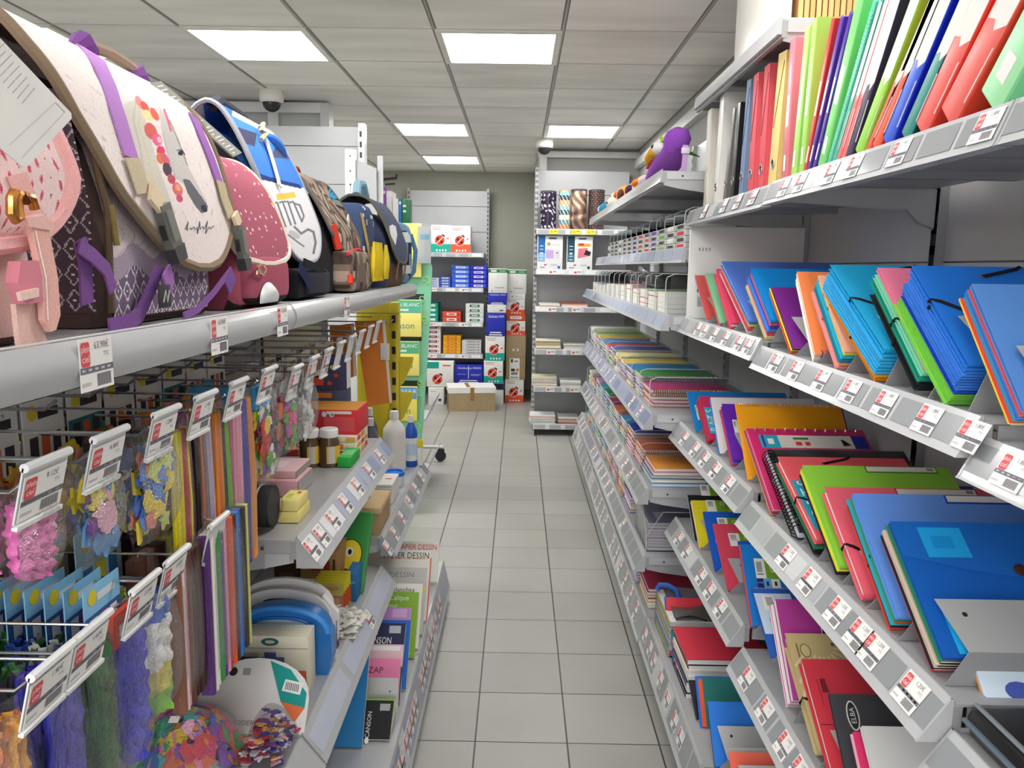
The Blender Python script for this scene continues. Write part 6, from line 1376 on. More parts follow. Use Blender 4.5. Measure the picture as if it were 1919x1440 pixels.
# ---- camouflage backpack -----------------------------------------------------
o = bagthing('brown camouflage backpack with blue badge and red trim', 2.50)
kf = Flap([(-.745, zb+.33), (-.70, zb+.355), (-.65, zb+.345), (-.60, zb+.28), (-.565, zb+.215), (-.545, zb+.165), (-.535, zb+.12)], [(0, 2.30), (1, 2.33)], [(0, 2.66), (1, 2.72)], rnd=.2)
def camo(y, z):
    k = sin(y*55+2.2*sin(z*38))+sin(z*62+2.5*sin(y*41)); return lin('#a89484') if k > .65 else lin('#7c6a5e') if k > -.2 else lin('#4c3f3a') if k > -1.1 else lin('#b8a796')
P = PT(([(612, 345), (640, 352), (650, 392), (645, 395), (622, 382)], '#1f1f22'), (ell(627, 361, 11, 12, -20), '#2aa0d8'), (line_poly([(620, 362), (624, 352)], 2), '#14405c'), (line_poly([(626, 365), (630, 355)], 2), '#14405c'), (line_poly([(622, 359), (630, 361)], 2), '#14405c'), ([(622, 372), (640, 378), (644, 388), (626, 382)], '#8c8c88'))
m = local(o); kf.mesh(m, 180, 190, lambda u, v: camo(kf.pt(u, v).y, v*kf.len), .004, P); kf.mesh(m, 10, 16, '#2a2422', -.004); m.build('flap', o); m = local(o); kf.border(m, .006, '#6c6460'); m.build('piping', o)
loft(o, -.745, -.555, 2.31, 2.70, .315, '#2b2a2c')
pk = body_fn(-.57, -.495, 2.36, 2.66, zb+.003, zb+.13, .35)
m = local(o); m.grid(pk, 130, 90, lambda u, v: camo(pk(u, v).y+.3, pk(u, v).z)); m.build('front_pocket', o)
m = local(o, 'fabric'); m.tube([(-.51, 2.36+.30*k/10, zb+.115+.018*sin(pi*k/10)) for k in range(11)], .0055, '#c8383c', 6); m.build('red_trim', o); m = local(o, 'fabric'); m.tube([(-.548, 2.335, zb+.20), (-.535, 2.35, zb+.13)], .011, '#d8402f', 6); m.build('red_pull', o); m = local(o, 'fabric'); m.tube([(-.50, 2.345, zb+.055), (-.498, 2.335, zb+.03)], .008, '#d8402f', 6); m.build('red_pull', o)
m = local(o, 'fabric'); m.tube([(-.70, 2.38, zb+.345), (-.70, 2.42, zb+.375), (-.70, 2.52, zb+.378), (-.70, 2.56, zb+.345)], .010, '#b8342c', 8); m.build('handle', o)
strap(o, kf, [(612, 375), (632, 400), (648, 420)], .012, '#b4a898', 'cord', 'fabric', .008, .004); m = local(o, 'plastic'); a = kf.on(646, 416, .012); m.grid(lambda u, v: a+V((.004*sin(pi*v)*cos(2*pi*u), .012*sin(pi*v)*sin(2*pi*u), .022*cos(pi*v))), 10, 8, '#f0ece6'); m.build('toggle', o)
# ---- small dark blue patterned bag with a yellow pouch, navy bag, pale blue bag
o = bagthing('small dark blue patterned bag between camouflage and navy bags', 2.84)
bf = body_fn(-.70, -.53, 2.745, 2.94, zb+.001, zb+.30, .35)
m = local(o); m.grid(bf, 50, 50, lambda u, v: lin('#46587c') if sin(bf(u, v).y*160)*sin(bf(u, v).z*130) < .55 else lin('#dfe4ea')); m.build('body', o)
m = local(o); m.tube([(-.545, 2.75, zb+.26), (-.52, 2.76, zb+.12), (-.525, 2.77, zb+.01)], .005, '#b89a5c', 6); m.build('piping', o)
o = thing('pouch', 'yellow fabric pouch hanging in front of the dark blue bag', 'pouch', (-.50, 2.80, DK+.03), rot=(0, 0, 0))
m = MB('fabric'); m.grid(lambda u, v: (.012*sin(pi*v)*sin(2*pi*u)+.004*sin(u*30), (.075+.035*v)*(cos(2*pi*u)), .135-.135*v), 24, 10, '#f0d02c'); m.build('pouch_body', o)
m = MB('fabric'); m.grid(lambda u, v: (.008+.012*sin(pi*v)*sin(2*pi*u), .13+(.03+.02*v)*cos(2*pi*u), .13-.125*v), 18, 8, '#f4d83c'); m.build('side_fold', o)
o = bagthing('navy satchel with a white feather print at the shelf end', 3.17)
nf = Flap([(-.70, zb+.31), (-.65, zb+.345), (-.58, zb+.335), (-.53, zb+.27), (-.50, zb+.20), (-.484, zb+.14), (-.477, zb+.095)], [(0, 3.03), (1, 3.06)], [(0, 3.38), (.6, 3.41), (1, 3.40)], rnd=.15)
P = PT(([(730, 424), (736, 421), (742, 424), (745, 440), (742, 460), (744, 464), (740, 456), (732, 440)], '#e8e8ea'))
m = local(o); nf.mesh(m, 130, 150, lin('#4a5370'), .004, P); nf.mesh(m, 10, 16, '#22243a', -.004); m.build('flap', o); m = local(o); nf.border(m, .006, '#6c6a5c'); m.build('piping', o)
loft(o, -.71, -.495, 3.045, 3.395, .305, lambda q: lin('#6b5346') if q.z < zb+.1 else lin('#3f4864'))
m = local(o); m.tube([(-.62, 3.04, zb+.35), (-.62, 3.06, zb+.39), (-.62, 3.16, zb+.40), (-.62, 3.22, zb+.355)], .016, '#9cc4dc', 8); m.build('handle', o)
for y in (3.12, 3.32): webbing(o, [(-.480, y, zb+.13), (-.474, y, zb+.10), (-.484, y, zb+.03)], .022, '#8a6a4c', 'front_strap')
o = bagthing('pale blue bag with dark print at the very end of the bag shelf', 3.41, -.62)
bf = body_fn(-.68, -.47, 3.415, 3.495, zb+.001, zb+.27, .4)
m = local(o); m.grid(bf, 50, 40, lambda u, v: lin('#7fa4c4') if sin(bf(u, v).y*70+bf(u, v).z*50) < .2 else lin('#39444e') if sin(bf(u, v).z*90) > .2 else lin('#e8eef0')); m.build('body', o)
m = local(o); m.tube([(-.475, 3.47, zb+.22), (-.455, 3.485, zb+.15), (-.462, 3.48, zb+.06), (-.49, 3.46, zb+.02)], .010, '#5c8cb4', 8); m.build('side_strap', o)
# ================================================================== goods left of the aisle, below the bags
rl = random.Random(31)
XH = -.873
_HK = []
def hook(y, z, label, L=.37, flag=True, price='4.88€', fw=.078, fh=.062, tk=True):
    o = thing('display_hook', label, 'display hook', (XH, y, z), 'chrome display hooks left of the aisle')
    m = MB('chrome'); m.tube([(0, 0, 0), (L-.02, 0, 0), (L-.004, 0, .012)], .0024, '#c9cacc', 7); m.fin('metal'); m.box(-.0015, -.012, -.02, .004, .012, .05, '#b9babc'); m.build('product_rod', o)
    m = MB('chrome'); m.tube([(0, 0, .036), (L+.02, 0, .036)], .0020, '#d3d4d6', 7); m.build('ticket_rod', o)
    if flag:
        m = MB('plastic'); m.M = Matrix.Translation((L+.02, 0, .036))@Matrix.Rotation(radians(14), 4, 'Y'); m.tube([(.002, -fw/2, 0), (.002, fw/2, 0)], .005, '#e6e7e8', 8); m.box(.0, -fw/2, -fh, .0018, fw/2, 0, '#dcdddf'); m.box(.0, -fw/2, -fh-.004, .006, fw/2, -fh+.001, '#eeeeef'); m.build('flag_holder', o)
        if tk:
            R_ = Matrix.Rotation(radians(14), 3, 'Y'); c = V((XH+L+.02, y, z+.036))+R_@V((.003, 0, -fh*.55)); ticket(price, fw*.94, fh*.78, c, (0, 1, 0), R_@V((0, 0, 1)), 'price ticket flag of %s' % label.replace('chrome ', '').replace('the ', ''), 'price tickets on hook flags')
    return o
def bag_film(o, w, h, t, base=0):
    m = MB('film'); r = rl
    for sx in (1, -1): m.grid(lambda u, v: (sx*(t/2)*(sin(pi*min(max(u, .02), .98))*sin(pi*min(max(v, .05), .98)))**.4, (u-.5)*w, -h*v), 6, 8, '#fff')
    m.build('clear_bag', o)
SHAPES = [[(-.5, -.5), (-.2, -.5), (-.08, -.1), (.1, -.1), (.2, -.5), (.5, -.5), (.15, .5), (-.15, .5)], [(-.4, -.5), (.2, -.5), (.5, -.2), (.4, 0), (.5, .3), (.2, .5), (-.4, .5)], [(-.5, 0), (-.2, -.5), (.3, -.5), (.5, -.1), (.2, .1), (.4, .5), (-.1, .5), (-.3, .2)], [(.5*cos(k*pi/5)*(1 if k % 2 else .5), .5*sin(k*pi/5)*(1 if k % 2 else .5)) for k in range(10)]]
def blob_shape(m, c, X, Y, s, th, col, k=None):
    P = SHAPES[k if k is not None else rl.randrange(4)]; a = rl.uniform(0, 6.28); X, Y = V(X), V(Y); N = X.cross(Y).normalized()*th; n = len(P)
    q = [V(c)+X*s*(p[0]*cos(a)-p[1]*sin(a))+Y*s*(p[0]*sin(a)+p[1]*cos(a)) for p in P]; m.add(q+[p+N for p in q], [tuple(range(n))[::-1], tuple(range(n, 2*n))]+[(i, (i+1) % n, (i+1) % n+n, i+n) for i in range(n)], col)
def pack(kind, x, y, z, w, h, cols, label, group, t=.02, head=None, film=True):
    """a pack hanging from a hook; faces the aisle (+X)"""
    o = thing('hanging_pack', label, 'craft pack', (x, y, z), group)
    m = MB('fabric' if kind == 'strips' else 'plastic' if kind == 'crumple' else 'paper')
    h0 = .03 if head else .012
    if kind == 'strips':
        n = max(3, int(w/.012))
        for i in range(n):
            yy = (i+.5)/n*w-w/2; k = rl.uniform(-.004, .004); c = cols[i*len(cols)//n]
            m.tube([(k, yy*.8, -h0), (k+.002, yy+rl.uniform(-.002, .002), -h*.5), (k, yy*.95+rl.uniform(-.003, .003), -h+.004)], .0062, jig(c, 6), 6)
    elif kind == 'sheets':
        n = len(cols)
        for i, c in enumerate(cols): m.box(-t/2+t*i/n, -w/2+.004, -h+.004, -t/2+t*(i+.8)/n, w/2-.004, -h0, c)
    elif kind == 'bands':
        n = len(cols)
        for i, c in enumerate(cols): ya, yb = -w/2+.003+(w-.006)*i/n, -w/2+.003+(w-.006)*(i+.94)/n; k = rl.uniform(.3, .5)*t; m.prism([(-t*.4, ya), (k, ya+.001), (k+.0015, (ya+yb)/2), (k-.001, yb), (-t*.4, yb)], 'z', -h+.004+rl.uniform(0, .004), -h0, jig(c, 5))
    elif kind == 'crumple':
        ph = rl.uniform(0, 9); vert = len(cols) < 4 and h > .15
        m.fin('plastic'); m.grid(lambda u, v: V(((t*.42+.0045*sin(u*75+ph+2.5*sin(v*7+ph))+.003*sin(v*41+u*23)+.003*sin(v*19-u*50))*sin(2*pi*u), (w*.46+.003*sin(v*25+ph))*cos(2*pi*u)*(sin(pi*(.12+.85*v)))**.35, -h0-(h-h0-.004)*v)), 56, 30, lambda u, v: lin(cols[int((u*6+.6*sin(v*5+ph)) % len(cols))]) if vert else lin(cols[int(v*len(cols)*.999)]))
    elif kind == 'shapes':
        for i in range(max(12, int(w*h*3200))): blob_shape(m, (rl.uniform(-t*.4, t*.4), rl.uniform(-w*.33, w*.33), -h0-rl.uniform(.12, .9)*(h-h0)), (0, 1, 0), (0, 0, 1), rl.uniform(.026, .038), .004, rl.choice(cols))
    elif kind == 'card':
        m.box(-.0008, -w/2, -h, .0008, w/2, 0, cols[0]); m.quad((.001, -w/2, -h*.42), (.001, w/2, -h*.42), (.001, w/2, -h*.96), (.001, -w/2, -h*.96), cols[1]); m.rect((.0012, w*.1, -h*.2), (0, 1, 0), (0, 0, 1), w*.5, h*.12, cols[2]); m.disc((.0013, -w*.28, -h*.16), (0, 1, 0), (0, 0, 1), w*.12, w*.12, '#e8d23a', 12)
        for i in range(3): m.rect((.0014, (i-1)*w*.28, -h*.66), (0, 1, 0), (0, 0, 1), w*.2, h*.36, cols[3 if i % 2 else 2])
        m.rect((-.001, 0, -h*.45), (0, -1, 0), (0, 0, 1), w*.8, h*.5, cols[1])
    m.build({'strips': 'chenille_stems', 'sheets': 'felt_sheets', 'bands': 'paper_strips', 'crumple': 'contents', 'shapes': 'foam_shapes', 'card': 'blister_card'}[kind], o)
    if head:
        m = MB('paper'); m.box(-.0012-t*.1, -w/2, -.045, .0012+t*.1, w/2, 0, head); m.rect((t*.1+.0016, 0, -.024), (0, 1, 0), (0, 0, 1), w*.7, .014, '#f2f0ec'); m.build('header_card', o)
    if film: bag_film(o, w, h, t*(2.0 if kind in ('crumple', 'shapes') else 1.5))
    return o
def hang(y, z, n, kind, w, h, colsets, what, row, t=.024, x0=-.515, dx=.058, heads=None, film=True):
    for i in range(n):
        pack(kind, x0-dx*i, y, z-.002, w, h, colsets[i % len(colsets)], '%s, %s on hook, %s' % (what, ORD[i], row), 'craft packs on the hooks left of the aisle', t, heads[i % len(heads)] if heads else None, film and i < 2)
Z1, Z2 = 1.295, 1.084
# upper row of hooks
for i, (y, pr) in enumerate(((.782, '9.12€'), (.908, '4.88€'), (1.058, '1.28€'), (1.195, '2.18€'), (1.34, '1.98€'), (1.51, '2.40€'))):
    hook(y, Z1, 'chrome hook, %s from the near end of the upper row' % ORD[i], price=pr, fw=.078, fh=.062)
hang(.80, Z1, 3, 'crumple', .075, .10, [['#e070b4'], ['#e884bc'], ['#d868a8']], 'pink rubber craft pack', 'upper row', t=.03)
hang(.925, Z1, 5, 'shapes', .075, .115, [['#e8d84a', '#7c4a9c', '#6c9cd0', '#f0b8cc', '#e8d84a', '#f0dc50'], ['#d8a848', '#c88c3c', '#8c5a3c'], ['#c8783c', '#d8a848', '#8c4a3c']], 'foam letters bag in yellow, violet and blue', 'upper row', t=.035)
hang(1.07, Z1, 5, 'shapes', .10, .145, [['#5c84d8', '#d8e47c', '#6c94e0', '#f2d84c', '#5c84d8', '#f09c8c'], ['#4a74c8', '#d0dc70', '#f2f0ec']], 'foam letters bag in blue and lime', 'upper row', t=.04)
hang(1.165, Z1, 5, 'strips', .066, .265, [['#f2e020', '#e8d418', '#c83c3c', '#f2e020'], ['#241a1c', '#3c6c3a', '#a83c34'], ['#c84a3c', '#5c7c3c', '#e07a4a'], ['#8c6c6c', '#b83c4c', '#2c2024']], 'bundle of yellow and dark chenille stems', 'upper row')
hang(1.245, Z1, 4, 'strips', .066, .30, [['#2c1a20', '#e0784a', '#8c7c80', '#c9b8d4'], ['#4a2c2c', '#7c3c8c', '#241a1c']], 'bundle of black, violet and orange chenille stems', 'upper row')
hang(1.325, Z1, 4, 'strips', .078, .325, [['#f08a28', '#f29430', '#8ccf2c', '#1f1a1e', '#7ccc28'], ['#a83c8c', '#f0e8e0', '#e8783c']], 'bundle of orange and lime chenille stems', 'upper row')
hang(1.435, Z1, 4, 'strips', .11, .335, [['#f0a0bc', '#f2b0c4', '#3a349c', '#4038a4', '#f0a458', '#f29c4c', '#f2b45c'], ['#e87c3c', '#e8d84a', '#f0a0b8']], 'bundle of pink, indigo and orange chenille stems', 'upper row')
hang(1.55, Z1, 4, 'shapes', .09, .20, [['#d84a3c', '#e8d44a', '#5cb0dc', '#6cb04a', '#f2f0ec', '#8c5ab0']], 'bag of many coloured pompoms and feathers', 'upper row', t=.04, heads=['#4ab0e8'])
# the row above, behind: cards on longer hooks seen below the bag shelf
for i in range(9):
    y = .86+i*.105
    hang(y, 1.345, 2, 'card', .095, .105, [['#ecebe6', '#2f7c7c' if i % 3 == 0 else '#e8e4dc', '#3c3a40', '#d86a4a'], ['#e4e2dc', '#d8d4cc', '#5a5860', '#c8503c']], 'small white blister card, %s from the near end' % ORD[i], 'top row', x0=-.66, dx=.07, film=False)
    hook(y, 1.347, 'chrome hook, %s from the near end of the top row' % ORD[i], L=.30, flag=False)
hang(.88, 1.16, 2, 'card', .09, .13, [['#e8704a', '#e8dcd0', '#f2f0ea', '#d8486c'], ['#2c9c78', '#1f8c6c', '#2c9c78', '#1f8c6c']], 'orange blister card with scissors', 'upper row back', x0=-.70, film=False)
# lower row
for i, (y, pr) in enumerate(((.765, '1.90€'), (.845, '1.60€'), (.972, '2.20€'), (1.068, '2.80€'), (1.225, '3.40€'))):
    hook(y, Z2, 'chrome hook, %s from the near end of the lower row' % ORD[i], price=pr, fw=.076, fh=.062, tk=i != 4)
gb = [['#2c6c3c', '#1f5c34'], ['#3a3ab0', '#4a44b8'], ['#1f8cb0', '#38b0cc'], ['#c8702c', '#e08c3c'], ['#284c28', '#3c6c34'], ['#8c2c5c', '#c8c04a']]
hang(.73, Z2, 6, 'crumple', .065, .25, [['#c8702c', '#e0a04a'], gb[0], gb[2], ['#c83c8c', '#d8c850'], gb[1], gb[4]], 'bag of crepe paper in many colours', 'lower row', t=.024, dx=.032)
hang(.83, Z2, 7, 'crumple', .068, .25, [gb[1], ['#5a4cc0', '#3c34a8'], ['#2c2c30', '#4a7c4c'], ['#d8c83c', '#4a9c5c'], ['#2cb0c8', '#2c7c8c'], ['#c83c94', '#7c3c8c'], ['#8c5a2c', '#e0904a']], 'bag of violet blue crepe paper', 'lower row', t=.024, dx=.030)
hang(.905, Z2, 6, 'crumple', .07, .235, [['#1f4c24', '#2c6c30'], ['#2c2c30', '#3c4c8c'], ['#c8ccc8', '#3c5c3c'], ['#2c4c9c', '#2c3c7c']], 'bag of dark green crepe paper', 'lower row', t=.024, dx=.030)
hang(.985, Z2, 5, 'crumple', .085, .225, [['#3c3cd0', '#4a48d4', '#2c2cb8'], ['#d84450', '#c83a48'], ['#c83a48', '#2c4ca8']], 'bag of blue and red curling ribbon', 'lower row', t=.028, heads=['#e8583c', '#e8583c'], dx=.035)
hang(1.045, Z2, 4, 'crumple', .085, .19, [['#3c6cc8', '#f0f0ec', '#f4f4f0', '#e4d86c', '#8cd03c'], ['#f2f2ee', '#e8d860', '#7cc83c']], 'bag of blue, white and yellow crepe rolls', 'lower row', t=.045)
hang(1.133, Z2+.03, 5, 'bands', .098, .255, [['#8c5a48', '#e8dcd4', '#f0a4b8', '#6c4438', '#4a2e26', '#3c2420', '#5a3c30', '#4a302a'], ['#5c3c30', '#c88c94', '#4a2c28']], 'pack of brown and pink paper strips', 'lower row', t=.022, x0=-.50)
hang(1.284, Z2+.03, 5, 'bands', .196, .285, [['#5c3478', '#f0eee4', '#f2f0e8', '#3c9c4a', '#6c2c9c', '#f0a8c4', '#e04038', '#f0602c', '#4a3834', '#2f8ce0', '#2c62c8', '#4a4440', '#d0d07c'], ['#c8c86c', '#2f8ce0', '#e83c3c', '#5c2c9c']], 'pack of many coloured paper strips', 'lower row', t=.022, x0=-.498)
hang(.945, Z2+.05, 6, 'card', .085, .085, [['#8ccaf0', '#3c64a0', '#e0e8ec', '#d86c9c']], 'light blue blister card with yellow tag', 'lower row back', x0=-.525, dx=.024, film=False)
hang(1.08, 1.165, 3, 'card', .12, .12, [['#a8d4ec', '#cfe4ee', '#3c84d0', '#e8d84a'], ['#d8dc5c', '#c8d4dc', '#5c5a60', '#e8d84a'], ['#d0dcdc', '#b8c8c8', '#5c5a60', '#e8c83a']], 'pale blue hanging card pack', 'middle row', x0=-.60, dx=.06, film=False)
# hooks of the second bay, right under the bag shelf
for i in range(8):
    y = 1.70+i*.145; hook(y, 1.275+.004*i, 'chrome hook, %s from the near end of the second bay' % ORD[i], fw=.07, fh=.07, price='2.90€', tk=i < 3)
    cs = [['#9c6cb0', '#f08a3c', '#e84a8c', '#5cb04a', '#d8383c'], ['#dcdcdc', '#b8b8b8', '#f2f2f0'], ['#e8e0d0', '#c8b8a0']][i % 3]
    if i < 2: hang(y, 1.273, 2, 'shapes', .11, .15, [cs], 'small craft bag, %s from the near end' % ORD[i], 'second bay', t=.04)
    else: hang(y, 1.285, 2, 'card', .09, .09, [['#e8e6e0', '#d8d0c4', '#7c7a80', '#b84a3c']], 'small pale blister card, %s from the near end' % ORD[i], 'second bay', x0=-.62, film=False)
# orange portfolios hanging at the far end of the hooks
for i, (pts, x, lab) in enumerate((([(665, 604), (722, 600), (735, 755), (690, 762)], 3.22, 'large orange cardboard portfolio hanging left of the yellow post'), ([(618, 612), (663, 606), (668, 705), (622, 720)], 3.05, 'smaller orange portfolio half hidden behind paint boxes'))):
    t = thing('portfolio', lab, 'portfolio', at(*pts[0], 'y', x), 'orange portfolios'); m = MB('board'); m.M = sub(t); q = [at(a, b, 'y', x) for a, b in pts]; n_ = V((0, .012, 0)); hk = (q[0]+q[1])/2
    hook(x+.006, hk.z-.004, 'chrome hook carrying the %s' % lab.split(' hanging')[0].split(' half')[0], flag=False, L=hk.x-XH+.1)
    m.add(q+[p+n_ for p in q], [(0, 1, 2, 3)[::-1], (4, 5, 6, 7), (0, 1, 5, 4), (1, 2, 6, 5), (2, 3, 7, 6), (3, 0, 4, 7)], '#e0863c'); m.build('cover', t)
    m = MB('plastic'); m.M = sub(t); m.quad(*[p+V((0, -.001, 0)) for p in (q[1], q[1]+(q[0]-q[1])*.1, q[2]+(q[3]-q[2])*.1, q[2])], '#e9e4da'); c = q[1].lerp(q[2], .38)+V((-.012, -.002, 0)); m.rbox(c.x-.018, c.y-.004, c.z-.035, c.x+.02, c.y, c.z+.035, '#e4e0d8', .003); m.build('clasp', t)
# ---- second shelf: jars, paints and rolls
S2 = .9538
def jar(x, y, label):
    o = thing('glitter_jar', label, 'jar', (x, y, S2), 'glitter jars with white lids')
    m = MB('gloss'); m.lathe([(.027, 0), (.030, .004), (.030, .072), (.024, .084), (.023, .088)], '#5a4630', 24); m.build('glitter_body', o)
    m = MB('paper'); m.grid(lambda u, v: (.0304*cos(-1.6+1.9*u), .0304*sin(-1.6+1.9*u), .012+.05*v), 12, 4, lambda u, v: lin('#e0b23c') if u > .45 else lin('#c9c4b4') if .12 < u < .4 else lin('#e0b23c')); m.build('yellow_label', o)
    m = MB('plastic'); m.lathe([(.0255, .086), (.0265, .088), (.0265, .108), (.024, .111), (.001, .111)], '#f3f2ef', 28); m.build('lid', o)
jar(-.597, 2.215, 'left glitter jar with white lid on the second left shelf'); jar(-.543, 2.222, 'right glitter jar with white lid on the second left shelf')
def pbox(name, label, cat, x0, x1, y0, y1, z0, z1, col, marks=(), top=None, group=None, side=None):
    """printed carton: marks are (face 'y' front or 'z' top or 'x' right, u, v, w, h, colour)"""
    m = MB('paper'); m.rbox(x0, y0, z0, x1, y1, z1, col, .002)
    W, D, H = x1-x0, y1-y0, z1-z0
    if top: m.rect(((x0+x1)/2, (y0+y1)/2, z1+.0003), (1, 0, 0), (0, 1, 0), W*.96, D*.96, top)
    if side: m.rect((x1+.0003, (y0+y1)/2, (z0+z1)/2), (0, 1, 0), (0, 0, 1), D*.95, H*.95, side)
    for i, k in enumerate(marks):
        f, u, v, w, h, c = k[:6]; e = .0006+.0002*i
        if f == 'y': m.rect((x0+u*W, y0-e, z0+v*H), (1, 0, 0), (0, 0, 1), w*W, h*H, c)
        elif f == 'o': m.disc((x0+u*W, y0-e, z0+v*H), (1, 0, 0), (0, 0, 1), w*W, h*H, c, 14)
        elif f == 'z': m.rect((x0+u*W, y0+v*D, z1+e), (1, 0, 0), (0, 1, 0), w*W, h*D, c)
        elif f == 'x': m.rect((x1+e, y0+u*D, z0+v*H), (0, 1, 0), (0, 0, 1), w*D, h*H, c)
        elif f == 't': m.text(c, h*H, (x0+u*W, y0-e, z0+v*H), (1, 0, 0), (0, 0, 1), k[6], w*W)
    return tag(m.build(name), label, cat, group)
r7 = random.Random(7)
spots = [('o', r7.uniform(.08, .92), r7.uniform(.1, .9), .03, .06, r7.choice(['#e04838', '#e85a48', '#f2c84a', '#f0e8e0', '#3c5cc0'])) for _ in range(22)]
pbox('paint_set', 'dark slate box with two windows under the planet paint box', 'paint set', -.80, -.555, 2.52, 2.585, S2+.085, S2+.175, '#4a5470', [('y', .3, .8, .2, .18, '#a83c3c'), ('y', .7, .8, .2, .18, '#e0883c'), ('y', .5, .4, .8, .03, '#8c98b4'), ('y', .5, .3, .8, .03, '#8c98b4')])
pbox('paint_set', 'dark blue box printed with red and orange paint figures', 'paint set', -.80, -.555, 2.52, 2.585, S2+.1755, S2+.285, '#46486c', spots+[('y', .2, .86, .24, .08, '#7c3c50'), ('y', .72, .86, .24, .08, '#3c4c9c'), ('y', .55, .25, .3, .22, '#e05a3c')], side='#ecebe8')
pbox('paint_set', 'black blue carton behind the glitter jars', 'paint set', -.835, -.60, 2.42, 2.515, S2+.0008, S2+.13, '#2c3248', [('y', .3, .8, .25, .16, '#7c2c3c'), ('y', .75, .8, .25, .16, '#3c3448')])
pbox('paint_set', 'supporting carton under the slate paint box', 'paint set', -.80, -.56, 2.52, 2.585, S2+.0008, S2+.0845, '#39405c', [('y', .5, .5, .8, .2, '#6c7898')])
pbox('modelling_clay_box', 'red box with yellow corner and eyes behind the glitter jars', 'clay box', -.69, -.50, 2.44, 2.51, S2+.058, S2+.125, '#d8343c', [('o', .12, .62, .2, .42, '#f0d83c'), ('y', .12, .84, .2, .2, '#3c8cd0'), ('o', .46, .82, .05, .12, '#c9dcf0'), ('o', .58, .82, .05, .12, '#c9dcf0'), ('o', .59, .82, .02, .05, '#2c3448'), ('y', .68, .45, .54, .6, '#e0545c'), ('y', .7, .9, .4, .12, '#f0e8dc')], top='#e87c4a') if 0 else pbox('modelling_clay_box', 'red box with yellow corner and eyes behind the glitter jars', 'clay box', -.675, -.485, 2.35, 2.515, S2+.065, S2+.14, '#d8343c', [('o', .12, .62, .17, .42, '#f0d83c'), ('y', .12, .84, .2, .2, '#3c8cd0'), ('o', .46, .82, .04, .12, '#c9dcf0'), ('o', .58, .82, .04, .12, '#c9dcf0'), ('o', .59, .82, .015, .05, '#2c3448'), ('y', .70, .42, .5, .6, '#e0545c'), ('y', .7, .9, .4, .12, '#f0e8dc')], top='#e8a04a')
cl = ['#f09838', '#f4ecc8', '#f0b04a', '#d8483c']
for i in range(3):
    pbox('pastel_box', 'flat pastel box with orange and cream squares, %s from bottom under the red box' % ORD[i], 'pastel box', -.668+.006*i, -.487, 2.33, 2.515, S2+.0008+.0213*i, S2+.0213*(i+1), ['#f2e6c8', '#f4ead4', '#efe0d0'][i], [('y', .1+.2*k, .5, .16, .7, cl[(k+i) % 4]) for k in range(5)]+[('x', .2+.3*k, .5, .2, .7, cl[(k+1+i) % 4]) for k in range(3)], group='flat pastel boxes')
pbox('colour_box', 'small red box with white lettering left of the jars', 'paint set', -.70, -.645, 2.33, 2.41, S2+.0008, S2+.055, '#c83c3c', [('y', .5, .6, .9, .5, '#e9e4e0'), ('t', .5, .6, .8, .4, 'GIO', '#2a2426')])
m = MB('film'); m.grid(lambda u, v: (-.74+.13*u, 2.10+.12*v, S2+.002+.035*sin(pi*u)*sin(pi*v)), 8, 8, '#fff'); t = thing('wrapped_pack', 'film wrapped black beads pack left of the glitter jars', 'craft pack', (-.675, 2.16, S2)); o_ = m.build('clear_bag'); o_.parent = t; o_.location = (0, 0, .0005); o_.matrix_parent_inverse.identity()
m = MB('gloss'); m.M = sub(t)
for k in range(40): a, b = rl.uniform(-.73, -.62), rl.uniform(2.11, 2.21); m.rbox(a, b, S2+.002, a+.014, b+.010, S2+.010+rl.uniform(0, .016), rl.choice(['#1f1f22', '#2c2c30', '#e8e8e6', '#1c1c1e']), .002)
m.build('beads', t)
o_.data.transform(Matrix.Translation(V((-.675, 2.16, 0))-V((-.675, 2.16, S2))+V((0, 0, S2-S2)))) if 0 else None
pbox('stamp_pack', 'bright green pack lying right of the glitter jars', 'craft pack', -.515, -.475, 2.20, 2.325, S2+.0008, S2+.03, '#2cae4a', [('z', .5, .5, .8, .5, '#7cd88c')], top='#48c064')
pbox('card_box', 'flat pink box with grey page side on the second left shelf', 'box', -.68, -.545, 1.90, 2.04, S2+.0008, S2+.042, '#ecb4bc', [('z', .4, .6, .5, .4, '#f6dce0'), ('z', .3, .75, .2, .14, '#7cb4c8'), ('z', .7, .3, .2, .3, '#d87c8c'), ('x', .5, .5, 1, .9, '#a8a6a2')], side='#b4b2ac')
pbox('card_box', 'upper flat pink box carrying green drawings', 'box', -.69, -.555, 1.92, 2.06, S2+.0425, S2+.062, '#f0c4c8', [('z', .4, .5, .6, .5, '#f8e4e6'), ('z', .25, .7, .2, .1, '#4a9c8c'), ('x', .5, .5, 1, .9, '#9c9a96')])
for i in range(2): pbox('card_box', 'small yellow box, %s of the pair at the rail' % ('lower', 'upper')[i], 'box', -.535+.004*i, -.488, 1.70, 1.80-.015*i, S2+.0008+.0275*i, S2+.027*(i+1), '#f0e08c', [('z', .5, .5, .8, .7, '#f4ec94'), ('z', .35, .4, .3, .4, '#c8d04a'), ('z', .7, .7, .2, .2, '#e06048')], group='small yellow boxes at the rail')
t = thing('ribbon_roll', 'clear wrapped black roll with white stripes at the near end of the shelf', 'roll', (-.545, 1.66, S2))
m = MB('fabric'); m.M = Matrix.Translation((-.075, 0, .052))@Matrix.Rotation(pi/2, 4, 'Y'); m.lathe([(.02, 0), (.046, .002), (.046, .09), (.02, .092)], '#222226', 28); m.build('black_roll', t)
m = MB('fabric')
for q in (-.05, -.03, -.012): m.tube([(q, .047*cos(a*pi/8), .052+.047*sin(a*pi/8)) for a in range(9)], .002, '#e9e9e9', 5)
m.build('white_stripes', t)
